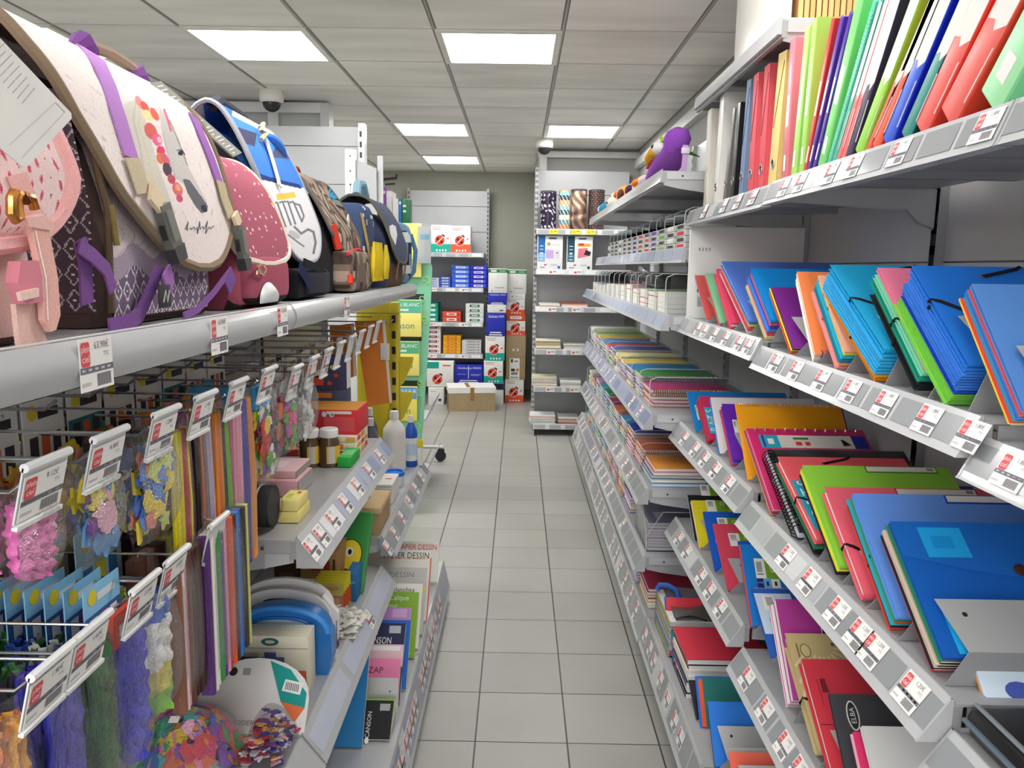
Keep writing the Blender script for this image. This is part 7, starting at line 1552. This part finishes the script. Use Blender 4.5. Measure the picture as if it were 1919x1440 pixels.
m = MB('film'); m.M = Matrix.Translation((-.082, 0, .055))@Matrix.Rotation(pi/2, 4, 'Y'); m.grid(lambda u, v: (.052*cos(2*pi*u)*(.4+.6*sin(pi*v)**.2), .052*sin(2*pi*u)*(.4+.6*sin(pi*v)**.2), .112*v), 16, 8, '#fff'); m.build('clear_bag', t)
# ---- third bay shelf: bottles and the wooden box
S3 = .6008
def bottle(label, x, y, R, H, col, cap, capc, group='glue and paint bottles on the left shelf', lab=None):
    o = thing('bottle', label, 'bottle', (x, y, S3), group)
    m = MB('plastic'); m.lathe([(R*.85, 0), (R, .006), (R, H*.62), (R*.97, H*.70), (R*.55, H*.82), (R*.36, H*.86), (R*.36, H*.88)], col, 26); m.build('bottle_body', o)
    m = MB('plastic'); m.lathe([(R*.42, H*.87), (R*.42, H*.95), (R*.36, H), (.001, H)] if cap else [(R*.42, H*.87), (R*.30, H), (.001, H)], capc, 20); m.build('cap', o)
    if lab: m = MB('paper'); m.grid(lambda u, v: (R*1.01*cos(-2.6+2.9*u), R*1.01*sin(-2.6+2.9*u), H*(.12+.45*v)), 16, 4, lambda u, v: lin(lab if .2 < v < .8 else '#e8e8e8')); m.build('label', o)
bottle('large plain white glue bottle beside the green display', -.560, 3.52, .052, .275, '#e6e4dc', True, '#ebe9e2')
bottle('blue glue bottle with label behind the white bottle', -.495, 3.60, .030, .24, '#2458c0', True, '#e8e8e8', lab='#c8d8f0')
bottle('dark grey paint bottle left of the white bottle', -.65, 3.42, .036, .26, '#5c5f66', True, '#e2e2de', lab='#3a3c42')
bottle('second dark grey paint bottle behind the first', -.68, 3.56, .036, .28, '#4c4f55', True, '#d8d8d4')
for lab, x, y, R, H, c, lc in (('paint pot with bright blue lid in front of the white bottle', -.520, 3.27, .043, .06, '#dfe4e8', '#2f7ce0'), ('clear pot with yellow lid behind the wooden box', -.60, 3.15, .030, .055, '#b8b89c', '#dccf3c'), ('glass jar with green contents behind the wooden box', -.60, 3.06, .03, .05, '#8c9c7c', '#a8b47c'),
                               ('white paint tub with yellow band beside the red box', -.46, 3.62, .02, .12, '#eceae4', '#f0d83c')):
    o = thing('paint_pot', lab, 'pot', (x, y, S3), 'paint pots'); m = MB('gloss'); m.lathe([(R*.9, 0), (R*.95, H*.72), (R*.9, H*.74)], c, 24); m.build('pot_body', o); m = MB('plastic'); m.lathe([(R, H*.72), (R*1.03, H*.75), (R*1.03, H), (R*.85, H*1.0), (R*.80, H*.86), (.001, H*.86)], lc, 26); m.build('lid', o)
for k in range(6): pbox('card_stack_box', 'flat white box with blue and red print, %s from bottom beside the pots' % ORD[k], 'box', -.585+.005*(k % 2), -.485, 2.99, 3.16, S3+.0006+.0132*k, S3+.0132*(k+1), '#efece8', [('z', .3, .5, .2, .06, '#3a4a9c'), ('z', .7, .5, .26, .08, '#e07a4a'), ('y', .5, .5, .9, .3, '#d8d4ce'), ('x', .5, .5, .9, .3, '#d4d0ca')], group='flat white boxes on the left shelf')
t = thing('wooden_box', 'tan wooden box with a slot in its lid', 'box', (-.54, 2.75, S3))
m = MB('board'); m.box(-.080, -.12, 0, .068, .10, .075, '#b59a72'); m.build('box_body', t)
m = MB('board'); m.rbox(-.083, -.123, .0752, .071, .103, .098, '#d8bc92', .003); m.fin('plastic'); m.add([(.018*cos(a*pi/8)*.7+.03*(1 if cos(a*pi/8) > 0 else -1)*0, .042*sin(a*pi/8), .0985) for a in range(16)], [tuple(range(16))], '#2c2220'); m.build('lid_with_slot', t)
# ---- yellow gondola post with brackets and the green drawing paper display
t = thing('yellow_post', 'yellow slotted metal shelving post with brackets behind the bottles', 'post', (-.60, 3.74, 0))
m = MB('metal'); m.rbox(-.17, -.012, 0, .0, .012, 1.36, '#d2be2c', .002); m.rbox(-.012, -.035, 0, .035, .02, 1.36, '#c9b52a', .003); m.fin('plastic'); zz = .45
while zz < 1.32: m.box(.002, -.0365, zz, .020, -.0348, zz+.036, '#1c1a14'); zz += .074
m.build('slotted_profile', t)
for z in (1.10, .93, .74):
    m = MB('metal'); m.prism([(.035, z), (.10, z), (.095, z-.03), (.05, z-.13), (.035, z-.14)], 'y', -.006, .006, '#dcc838'); m.build('bracket', t)
YC = 4.70
def cz(px, py, y=YC): return at(px, py, 'y', y)
t = thing('display_stand', 'green cardboard display stand of drawing paper at the gondola end', 'display stand', (-.68, YC+.10, 0))
m = MB('paper'); m.M = sub(t); edge = [(806, 492), (810, 500), (808, 560), (804, 640), (798, 720), (794, 790), (786, 860), (776, 940), (768, 962)]
R_ = [cz(*p) for p in edge]; n = len(R_)
vs = [(p.x, YC, max(0, p.z)) for p in R_]+[(-.84, YC, max(0, R_[-1].z)), (-.84, YC, R_[0].z)]; k = len(vs); m.add(vs+[(a, YC+.02, c) for a, b, c in vs], [tuple(range(k)), tuple(range(k, 2*k))[::-1]]+[(i, (i+1) % k, (i+1) % k+k, i+k) for i in range(k)], '#84c6a6'); 
m.box(-.83, YC+.02, .01, -.68, YC+.34, 1.50, '#7cbc9c'); m.build('green_front', t)
m = MB('paper'); m.M = sub(t)
for (px, py, s_, c) in ((797, 525, 11, '#b4e07c'), (795, 600, 10, '#a8dc6c'), (790, 625, 8, '#9cd8a8'), (787, 720, 10, '#a8dc6c'), (785, 745, 7, '#8cd0b0'), (780, 800, 12, '#a0dc74'), (776, 850, 12, '#8ccc94'), (790, 560, 8, '#8cd4ac'), (772, 905, 10, '#7cc84a')):
    m.tube([cz(px+s_*.09*q*cos(q*.75), py+s_*.09*q*sin(q*.75))+V((0, -.0015, 0)) for q in range(1, 11)], .0035, c, 5)
m.prism([(cz(755, 900).x, .02), (cz(775, 900).x, .02), (cz(785, 870).x, .33), (cz(762, 905).x, .25)], 'y', YC-.004, YC-.001, '#7cc83c'); m.build('swirl_print', t)
CP = [((742, 418), (790, 520), 'DESSIN BLANC', '#f4e880', None), ((735, 562), (790, 632), 'DESSIN BLANC', '#f6ea86', '#5cb89c'), ((735, 640), (786, 705), 'DESSIN BLANC', '#f6ea86', '#58b080'), ((732, 725), (782, 790), 'DESSIN COULEUR', '#f4e470', '#5c9cd4')]
for i, (a, b, txt, c, bc) in enumerate(CP):
    y = YC-.03; A, B = at(*a, 'y', y), at(*b, 'y', y); o = thing('drawing_pad', 'yellow drawing paper pad, %s from the top in the green display' % ORD[i], 'drawing pad', ((A.x+B.x)/2, y, B.z), 'yellow pads in the green display')
    m = MB('paper'); m.M = sub(o); x0, x1, z0, z1 = A.x-.06, B.x, B.z, A.z; m.rbox(x0, y, z0, x1, y+.028, z1, c, .004); m.build('pad', o)
    m = MB('paper'); m.M = sub(o); h = z1-z0
    if bc: m.rect(((x0+x1)/2, y-.0006, z1-h*.18), (1, 0, 0), (0, 0, 1), (x1-x0)*.99, h*.34, bc); m.text(txt, .030, (x1-.11, y-.001, z1-h*.13), (1, 0, 0), (0, 0, 1), '#eef6f0', .21); m.rect((x1-.12, y-.001, z1-h*.27), (1, 0, 0), (0, 0, 1), .09, .012, '#dff0e8')
    m.text('canson', .055, (x1-.115, y-.001, z0+h*.3), (1, 0, 0), (0, 0, 1), '#4c8c7c', .2); m.tube([(x1-.135, y-.001, z0+h*.46), (x1-.150, y-.001, z0+h*.53), (x1-.13, y-.001, z0+h*.60), (x1-.12, y-.001, z0+h*.53)], .003, '#9cc46c', 5); m.build('cover_print', o)
    if i: m = MB('paper'); m.box(x0, YC-.002, z1+.002, x1+.012, YC-.0005, z1+.035, '#26302c'); s_ = m.build('slot'); s_.parent = t; s_.location = s_.location-t.location
# castor trolley foot beyond the display
t = thing('castor', 'black swivel castor on a metal bar beyond the green display', 'castor', (-.60, 6.07, 0))
m = MB('plastic'); m.M = Matrix.Translation((0, -.012, .045))@Matrix.Rotation(-pi/2, 4, 'X'); m.lathe([(.02, 0), (.042, .002), (.045, .012), (.042, .022), (.02, .024)], '#232325', 24); m.build('wheel', t)
m = MB('metal'); m.box(-.02, -.02, .05, .03, .02, .10, '#2c2c2e'); m.tube([(-.25, 0, .115), (.02, 0, .115)], .014, '#c9cacc', 10); m.build('bar', t)
# ---- third shelf goods of the second bay
S4 = .5008
pbox('craft_box', 'kraft cardboard box with red and white print under the jar shelf', 'box', -.66, -.545, 2.30, 2.44, S4, S4+.16, '#b98f5c', [('y', .55, .72, .5, .2, '#b83c3c'), ('y', .3, .28, .5, .36, '#ecebe8'), ('y', .3, .15, .45, .16, '#b03444'), ('y', .92, .5, .05, .7, '#3c2c20'), ('y', .12, .8, .16, .3, '#e8e4de')])
pbox('craft_box', 'dark brown box left of the kraft one', 'box', -.74, -.665, 2.30, 2.44, S4, S4+.14, '#4a3428', [('y', .5, .5, .6, .3, '#6c4c3c')])
for k in range(5): pack('card', -.55+.003*k, 2.20+.012*k, S4+.105+.004*k, .0001+.09, .10, ['#e8dc3c', '#d8482c', '#e8a03c', '#f0e8dc'], 'yellow bead pack with red centre, %s from the viewer' % ORD[k], 'yellow bead packs on the craft shelf', film=k == 0).rotation_euler = (0, 0, -pi/2)
t = thing('activity_pad', 'green pad with a big red and yellow ladybird leaning at the shelf end', 'activity pad', (-.64, 2.38, S4+.001), rot=(radians(-26), 0, radians(-8)))
m = MB('plastic'); m.M = Matrix.Scale(1.3, 4); m.rbox(0, 0, 0, .125, .012, .20, '#3f9448', .006); m.build('cover', t)
m = MB('paper'); m.M = Matrix.Scale(1.3, 4); X, Z = (1, 0, 0), (0, 0, 1)
m.disc((.062, -.0008, .075), (.9, 0, -.35), (.35, 0, .9), .030, .047, '#2a2420', 20); m.disc((.062, -.0012, .075), (.9, 0, -.35), (.35, 0, .9), .028, .045, '#d8442c', 20); m.disc((.080, -.0016, .092), X, Z, .031, .038, '#2a2420', 20); m.disc((.080, -.002, .092), X, Z, .029, .036, '#f2dc3c', 20); m.disc((.078, -.0024, .098), X, Z, .010, .012, '#f6f4ee', 14); m.disc((.079, -.0028, .098), X, Z, .005, .007, '#1c1c1e', 12)
for a, b in ((.05, .09), (.045, .06), (.06, .045)): m.disc((a, -.0016, b), X, Z, .006, .008, '#2a2420', 10)
m.disc((.03, -.0008, .17), X, Z, .014, .014, '#f2dc3c', 14); m.tube([(.055, -.001, .125), (.045, -.001, .15)], .0012, '#2a2420', 4); m.build('ladybird_print', t)
for k, (c, cn) in enumerate((('#b82c34', 'red'), ('#1f4c9c', 'blue'), ('#c8442c', 'orange red'), ('#2c4c8c', 'navy'), ('#d8d4cc', 'grey white'), ('#3c6c9c', 'steel blue'))):
    t = thing('activity_pad', '%s covered pad leaning left of the ladybird pad' % cn, 'activity pad', (-.655-.021*k, 2.43+.004*k, S4+.001), 'covered pads leaning on the craft shelf', rot=(radians(-18), 0, radians(-75))); m = MB('paper'); m.rbox(-.10, 0, 0, .06, .010, .17, c, .002); m.build('cover', t)
pbox('book_block', 'teal blue box right of the ladybird pad', 'box', -.520, -.487, 2.30, 2.44, S4, S4+.09, '#2c74b0', [('y', .5, .7, .8, .1, '#5ca0d0')])
def fluff(label, x, y, w, d, h, cols, name='craft_bag', n=40, s=.02, card=None, z=S4):
    o = thing(name, label, 'craft bag', (x, y, z)); m = MB('paper')
    for k in range(n):
        a, b = rl.uniform(-.44, .44), rl.uniform(-.44, .44); zz = rl.uniform(.12, .9)*h*max(.25, 1-(2.0*a)**2*.7-(2.0*b)**2*.4); T = V((rl.uniform(-.35, .35), rl.uniform(-.35, .35), 1)).normalized(); X = T.cross(V((0, 1, 0))).normalized(); Y = T.cross(X); blob_shape(m, (a*w, b*d, zz+.004), X, Y, s*rl.uniform(.7, 1.3), .003, rl.choice(cols))
    m.build('contents', o)
    if card: m = MB('paper'); m.rbox(-w/2, -d/2, .0004, w/2, d/2, .003, card, .001); m.build('card', o)
    m = MB('film'); m.grid(lambda u, v: ((u-.5)*w, (v-.5)*d, .001+h*1.06*(max(0, sin(pi*u)*sin(pi*v)))**.45), 16, 16, '#fff'); m.build('clear_bag', o); return o
fluff('clear pack of white feathers on the craft shelf', -.50, 2.13, .12, .15, .05, ['#f2efe8', '#e8e4dc', '#f6f4ee'], n=70, s=.04, card='#dcd8d0')
fluff('bag of red pompoms beside the hanging stems', -.70, 2.02, .12, .12, .11, ['#d8383c', '#e04440', '#c82c34'], n=70, s=.03)
fluff('bag of red and black craft pieces behind the white carton', -.62, 2.16, .10, .12, .05, ['#b8342c', '#2c2426', '#e8d84a', '#e8e4e0'], n=40, s=.03)
t = thing('handle_carton', 'white carton with carrying handle behind the blue case', 'carton', (-.60, 1.96, S4))
arch = [(.10*cos(a*pi/12)*1.25, .02+.085*sin(a*pi/12)**.8) for a in range(13)]
m = MB('paper'); m.prism([(-.125, 0), (.125, 0)]+[(p[0], p[1]+.11) for p in arch], 'y', 0, .012, '#efeceb'); m.prism([(-.125, 0), (.125, 0)]+[(p[0], p[1]+.095) for p in arch], 'y', -.035, -.023, '#e9e6e6'); m.fin('plastic'); m.add([(.05*cos(a*pi/8), -.0355, .165+.010*sin(a*pi/8)) for a in range(16)], [tuple(range(16))], '#2c2a2c'); m.fin('paper'); m.prism([(.125, 0), (.135, 0), (.14, .13), (.10, .175)], 'y', -.02, .0, '#f0eeee'); m.box(.1351, -.02, .03, .137, 0, .11, '#6c2c34'); m.build('carton_body', t)
t = thing('plastic_case', 'blue plastic carry case with arched handle on the craft shelf', 'case', (-.585, 1.86, S4))
out = [(-.13, 0), (.115, 0), (.128, .05), (.125, .11)]+[(.118*cos(a*pi/14), .115+.065*sin(a*pi/14)) for a in range(0, 15)]+[(-.13, .10)]
inn = [(.07*cos(a*pi/10), .135+.018*sin(a*pi/10)) for a in range(20)]
m = MB('tint'); m.prism(out, 'y', 0, .05, '#2f86dc'); m.build('case_body', t)
m = MB('plastic'); m.fin('plastic'); m.tube([(p[0], -.004, p[1]) for p in out[4:-1]], .008, '#3c94ec', 8); m.add([(a, -.001, b) for a, b in inn], [tuple(range(20))], '#c8dcee'); m.tube([(p[0], -.003, p[1]) for p in inn], .004, '#2674cc', 6, True); m.build('handle', t)
pbox('game_box', 'cream box with green and teal pictures in front of the blue case', 'box', -.735, -.495, 1.775, 1.84, S4, S4+.145, '#ece6cf', [('o', .12, .90, .05, .07, '#3c7c6c'), ('o', .3, .9, .09, .07, '#5c8c5c'), ('o', .3, .9, .06, .04, '#c8b48c'), ('o', .62, .9, .09, .07, '#2c6c6c'), ('o', .62, .9, .05, .03, '#d8c8a4'), ('y', .85, .84, .08, .05, '#f8f8f4'), ('y', .3, .66, .4, .1, '#c8c2ac'), ('y', .62, .66, .12, .12, '#5c6cb0'), ('y', .5, .79, 1, .015, '#b8b098'), ('y', .9, .25, .16, .3, '#e06a48')])
pbox('game_box', 'film wrapped navy blue box in front of the cream box', 'box', -.72, -.55, 1.70, 1.768, S4, S4+.095, '#28345c', [('y', .5, .9, 1, .16, '#4a5484'), ('y', .2, .25, .4, .4, '#d8cfae'), ('y', .75, .3, .4, .5, '#3c4c64')], top='#3a4470')
pbox('eye_stickers', 'white pack with blue oval eyes beside the rail', 'sticker pack', -.478, -.470, 1.80, 1.95, S4, S4+.001, '#f0eef0') if 0 else None
t = thing('eye_sticker_pack', 'white pack printed with dark blue ovals beside the craft rail', 'sticker pack', (-.488, 1.90, S4), rot=(0, radians(0), 0)); m = MB('paper'); m.M = Matrix.Rotation(radians(-12), 4, 'X'); m.rbox(-.02, 0, 0, .02, .004, .10, '#f2f0f2', .001)
for b in (.075, .05, .025): m.disc((0, -.0006, b), (1, 0, 0), (0, 0, 1), .014, .009, '#2c2c84', 14); m.disc((0, -.001, b), (1, 0, 0), (0, 0, 1), .010, .0055, '#e9e8f2', 14)
m.build('card', t)
t = thing('foam_shape_bag', 'clear round bag full of many coloured foam butterflies and shapes', 'craft bag', (-.69, 1.52, S4))
m = MB('plastic')
BC = ['#e8505c', '#f2d83c', '#4a7ad8', '#48b878', '#8c5ac0', '#f09848', '#f090b8', '#58c8c0', '#e87c4c', '#d84a8c']
for k in range(150):
    a = rl.uniform(0, 6.28); q = sqrt(rl.random()); x, y = .115*q*cos(a), .10*q*sin(a); zz = .09*(1-q*q)**.5*rl.uniform(.75, 1)+.004; N = V((x*2.2, y*2.2, .12)).normalized(); X = N.cross(V((0, 1, 0))).normalized(); blob_shape(m, (x, y, zz), X, N.cross(X), rl.uniform(.032, .05), .004, rl.choice(BC), rl.choice((0, 1, 2, 2)))
m.build('foam_shapes', t); m = MB('film'); m.grid(lambda u, v: (.128*cos(2*pi*u)*sin(pi/2*v), .113*sin(2*pi*u)*sin(pi/2*v), .002+.105*cos(pi/2*v)), 20, 8, '#fff'); m.build('clear_bag', t)
m = MB('paper'); m.rect((.0, -.04, .1075), (1, 0, 0), (0, .9, .4), .02, .016, '#f6f4f0'); m.build('price_sticker', t)
t = thing('round_card_pack', 'white rounded card pack with teal corner and barcode beside the foam bag', 'craft pack', (-.585, 1.60, S4+.0005)); m = MB('paper'); m.M = Matrix.Rotation(radians(-38), 4, 'X')@Matrix.Scale(1.25, 4)
m.prism([(-.10, 0), (.10, 0)]+[(.10*cos(a*pi/12), .06+.07*sin(a*pi/12)) for a in range(13)], 'y', 0, .004, '#eceaea'); m.add([(.02, -.0008, .125), (.06, -.0008, .11), (.095, -.0008, .07), (.095, -.0008, .045), (.05, -.0008, .055)], [(0, 1, 2, 3, 4)], '#1fa098'); m.add([(.05, -.0008, .055), (.095, -.0008, .045), (.08, -.0008, .02)], [(0, 1, 2)], '#ee7a48'); m.rect((.068, -.0014, .08), (1, 0, -.2), (.2, 0, 1), .034, .02, '#f8f8f6')
for k in range(8): m.rect((.056+.0032*k, -.0018, .082-.0006*k), (1, 0, 0), (0, 0, 1), .0014, .013, '#3a3a3c')
m.text('SODERTEX', .012, (.0, -.001, .018), (1, 0, 0), (0, 0, 1), '#8c8a8c', .06); m.disc((-.045, -.001, .105), (1, 0, 0), (0, 0, 1), .008, .008, '#2c2c2e', 12); m.rect((-.02, -.001, .105), (1, 0, 0), (0, 0, 1), .014, .012, '#a8a8a8'); m.build('card', t)
fluff('crinkled clear bag of silver, violet and red sequins at the rail', -.515, 1.535, .09, .15, .10, ['#e8e4ec', '#6c3c9c', '#c8324c', '#3c3c8c', '#f0b8c8', '#b8b4c4', '#e0a05c'], n=170, s=.016)
# ---- bottom shelf: drawing pads leaning back, facing the viewer
def bottom_pad(px, py, W, label, col, marks=(), th=38, t=.012, name='drawing_pad', xr=-.352, extra=None):
    A = at(px, py, 'x', xr); a = radians(th); L = max(.10, (A.z-.1715)/cos(a)); B = A-V((0, sin(a), cos(a)))*L
    s_, c_ = sin(a), cos(a); M = Matrix(((1, 0, 0, xr-W), (0, c_, s_, B.y), (0, -s_, c_, .1715+t*s_), (0, 0, 0, 1))); o = thing(name, label, 'drawing pad', group='drawing pads on the bottom left shelf', mtx=M)
    m = MB('paper'); m.rbox(0, .0015, 0, W, t, L, '#efece6', .0012); m.build('paper_block', o)
    m = MB('paper'); m.box(0, 0, 0, W, .0014, L, col)
    for k, q in enumerate(marks):
        e = -.0006-.0002*k
        if q[0] == 'r': m.rect((q[1]*W, e, L-q[2]), (1, 0, 0), (0, 0, 1), q[3]*W, q[4], q[5])
        elif q[0] == 't': m.text(q[1], q[2], (q[3]*W, e, L-q[4]), (1, 0, 0), (0, 0, 1), q[5], q[6] if len(q) > 6 else None)
        elif q[0] == 'd': m.disc((q[1]*W, e, L-q[2]), (1, 0, 0), (0, 0, 1), q[3], q[4], q[5])
        elif q[0] == 'v': m.text(q[1], q[2], (q[3]*W, e, L-q[4]), (0, 0, 1), (-1, 0, 0), q[5])
    m.build('cover', o); return o
bottom_pad(824, 1019, .34, 'white pad with red PAPIER DESSIN lettering, farthest on the bottom shelf', '#f0ede6', [('t', 'PAPIER DESSIN', .034, .72, .026, '#d8392c', .17)], xr=-.335)
bottom_pad(808, 1036, .30, 'white pad with black PAPIER DESSIN lettering', '#eeebe4', [('t', 'PAPIER DESSIN', .036, .68, .022, '#24211f', .18)], xr=-.338)
bottom_pad(809, 1049, .30, 'red orange pad with dark round picture', '#e2492c', [('d', .62, .06, .06, .03, '#3a2420'), ('r', .5, .006, .9, .003, '#f0b8a0')], xr=-.334)
bottom_pad(801, 1068, .28, 'grey pad with DESSIN lettering', '#c9c8c4', [('t', 'DESSIN', .030, .66, .03, '#8c8a86', .14), ('t', 'grain', .022, .5, .062, '#f0efe8'), ('r', .6, .085, .8, .012, '#e4d84a')], xr=-.338)
bottom_pad(793, 1098, .28, 'white pad of tracing sheets with black lettering', '#efede6', [('t', 'feuilles blanches', .024, .62, .024, '#26231f', .2)], xr=-.34)
bottom_pad(786, 1114, .27, 'green and white tracing paper pad', '#8cb83c', [('t', 'Papier Calque', .026, .6, .022, '#f2f6e8', .18), ('t', 'supérieur', .024, .56, .05, '#f2f6e8', .13), ('r', .14, .04, .28, .07, '#2c7c44')], xr=-.345)
bottom_pad(771, 1143, .25, 'lilac pad with white lettering', '#b98cc8', [('t', 'Cœur', .024, .42, .02, '#f0e4f4'), ('r', .85, .02, .2, .03, '#cfa8d8')])
bottom_pad(771, 1167, .16, 'blue pad behind the navy one', '#2f6cc8', [], xr=-.345)
bottom_pad(761, 1173, .235, 'navy pad with white CANSON lettering', '#2b3054', [('t', 'CANSON', .030, .64, .056, '#f2f2f2', .085), ('d', .6, .024, .010, .013, '#f2f2f2'), ('d', .62, .024, .006, .009, '#2b3054'), ('r', .86, .02, .16, .024, '#b8bcc8')])
bottom_pad(757, 1212, .20, 'pink and white labelled narrow pad below the navy pad', '#f0c8d4', [('r', .6, .012, .7, .014, '#f6f4f2'), ('r', .12, .012, .1, .014, '#d84c74')], th=30)
bottom_pad(697, 1175, .12, 'bright blue pad left of the pink one', '#2a7cb8', [], xr=-.425, th=30)
bottom_pad(752, 1239, .17, 'pink pad with dark lettering', '#f088b4', [('t', 'ZAP', .026, .55, .035, '#6c2c4c', .08), ('t', '%', .022, .35, .022, '#6c2c4c')], th=32)
t = thing('shelf_divider', 'plain grey metal divider plate on the bottom left shelf', 'divider', (-.50, 2.19, .1712)); m = MB('metal'); m.M = Matrix.Rotation(radians(-10), 4, 'X'); m.box(-.16, 0, 0.002, .155, .002, .13, '#c3c3c4'); m.fin('plastic'); m.disc((.13, -.0006, .09), (1, 0, 0), (0, 0, 1), .003, .003, '#4a4a4c', 8); m.build('plate', t)
bottom_pad(739, 1319, .12, 'black pad with white lettering turned sideways', '#232226', [('v', 'CANSON', .018, .45, .07, '#e8e8e8'), ('d', .45, .115, .006, .009, '#e8e8e8'), ('r', .8, .02, .25, .02, '#a8a8a8')], th=50)
bottom_pad(697, 1322, .05, 'second black pad with white edge lettering', '#1f1e22', [('v', 'CROQUIS', .014, .5, .07, '#d8d8d8')], xr=-.435, th=50)
bottom_pad(686, 1315, .16, 'green and black pad with white lettering', '#6cae2c', [('r', .45, .075, .7, .05, '#222420'), ('v', 'A4', .024, .6, .075, '#c8d8b8'), ('r', .6, .012, .6, .010, '#a8d07c')], xr=-.47, th=50)
bottom_pad(743, 1395, .26, 'lime green pad with dark lettering nearest the viewer', '#96c044', [('v', 'TEXTURÉ', .02, .45, .06, '#3c5c1c'), ('v', 'ESQUISSE', .018, .6, .06, '#3c5c1c'), ('t', '55', .02, .85, .02, '#4a6c24')], th=60, t=.02)
# ================================================================== last pieces
# black zipped portfolio and a booklet on the nearest bay of the third right shelf
P0 = at(1800, 1335, 'x', .63); zd = .905
t = thing('zip_portfolio', 'black zipped portfolio lying at the right edge of the third right shelf', 'portfolio', (.62, .78, zd+.0008))
m = MB('plastic'); m.rbox(0, 0, 0, .33, .23, .045, '#1d1b1e', .018); m.build('cover', t)
m = MB('metal'); m.tube([(.012, .012, .046), (.012, .22, .046)], .0035, '#8c949c', 6); m.tube([(-.002, .01, .024), (-.002, .22, .024)], .004, '#6c7c8c', 6); m.build('zip', t)
m = MB('gloss'); m.grid(lambda u, v: (.10+.2*u, .03+.17*v, .0455+.006*sin(pi*u)*sin(pi*v)), 10, 8, '#3a383c'); m.build('gloss_panel', t)
t = thing('booklet', 'pale blue and white booklet leaning behind the black zipped portfolio', 'booklet', (.665, .985, zd+.001), rot=(radians(-50), 0, 0))
m = MB('paper'); m.rbox(0, 0, 0, .20, .006, .12, '#cfe0f0', .0015); m.box(0, .0061, .0, .20, .010, .118, '#e8a04a'); m.disc((.05, -.0006, .07), (1, 0, 0), (0, 0, 1), .02, .014, '#4a5cb0', 12); m.build('cover', t)
# lilac ticket rails of the shelf behind the green display
for i, (q, lab) in enumerate(((((797, 748), (814, 742), (812, 756), (798, 786)), 'upper lilac ticket rail end seen past the green display'), (((792, 852), (812, 842), (814, 856), (795, 892)), 'lower lilac ticket rail end seen past the green display'))):
    t = thing('shelf', lab, 'shelf', at(*q[3], 'y', 5.3), 'rail ends behind the green display'); m = MB('gloss'); m.M = sub(t); a, b, c, d = [at(x, y, 'y', 5.3+dy) for (x, y), dy in zip(q, (.5, .5, 0, 0))]; n_ = V((0, .01, -.01))
    a = V((d.x, d.y+.45, d.z)); b = V((c.x, c.y+.45, c.z)); m.add([a, b, c, d]+[p+n_ for p in (a, b, c, d)], [(3, 2, 1, 0), (4, 5, 6, 7), (0, 1, 5, 4), (1, 2, 6, 5), (2, 3, 7, 6), (3, 0, 4, 7)], '#b9b6dc'); m.build('ticket_rail', t)
    m = MB('metal'); m.M = sub(t); m.box(d.x-.12, d.y, d.z-.01, d.x, d.y+.35, d.z, '#c4c5c8'); m.build('deck', t)
m = MB('plastic'); m.rbox(.148, 7.535, 1.20, .235, 7.5595, 1.27, '#e4e4de', .004); tag(m.build('wall_box'), 'small white socket box on the wall corner beside the tube bay', 'socket')
t = thing('clear_sleeve_pack', 'pack of clear plastic sleeves standing above the green display', 'sleeves', (-.56, 4.66, 1.545)); m = MB('clear'); m.M = sub(t); m.box(-.60, 4.65, 1.545, -.515, 4.658, 1.78, '#fff'); m.build('clear_cover', t); m = MB('paper'); m.M = sub(t); m.box(-.595, 4.659, 1.548, -.52, 4.67, 1.76, '#d8dcd8'); m.rect((-.555, 4.6585, 1.70), (1, 0, 0), (0, 0, 1), .05, .03, '#8cc4e0'); m.build('paper_insert', t)
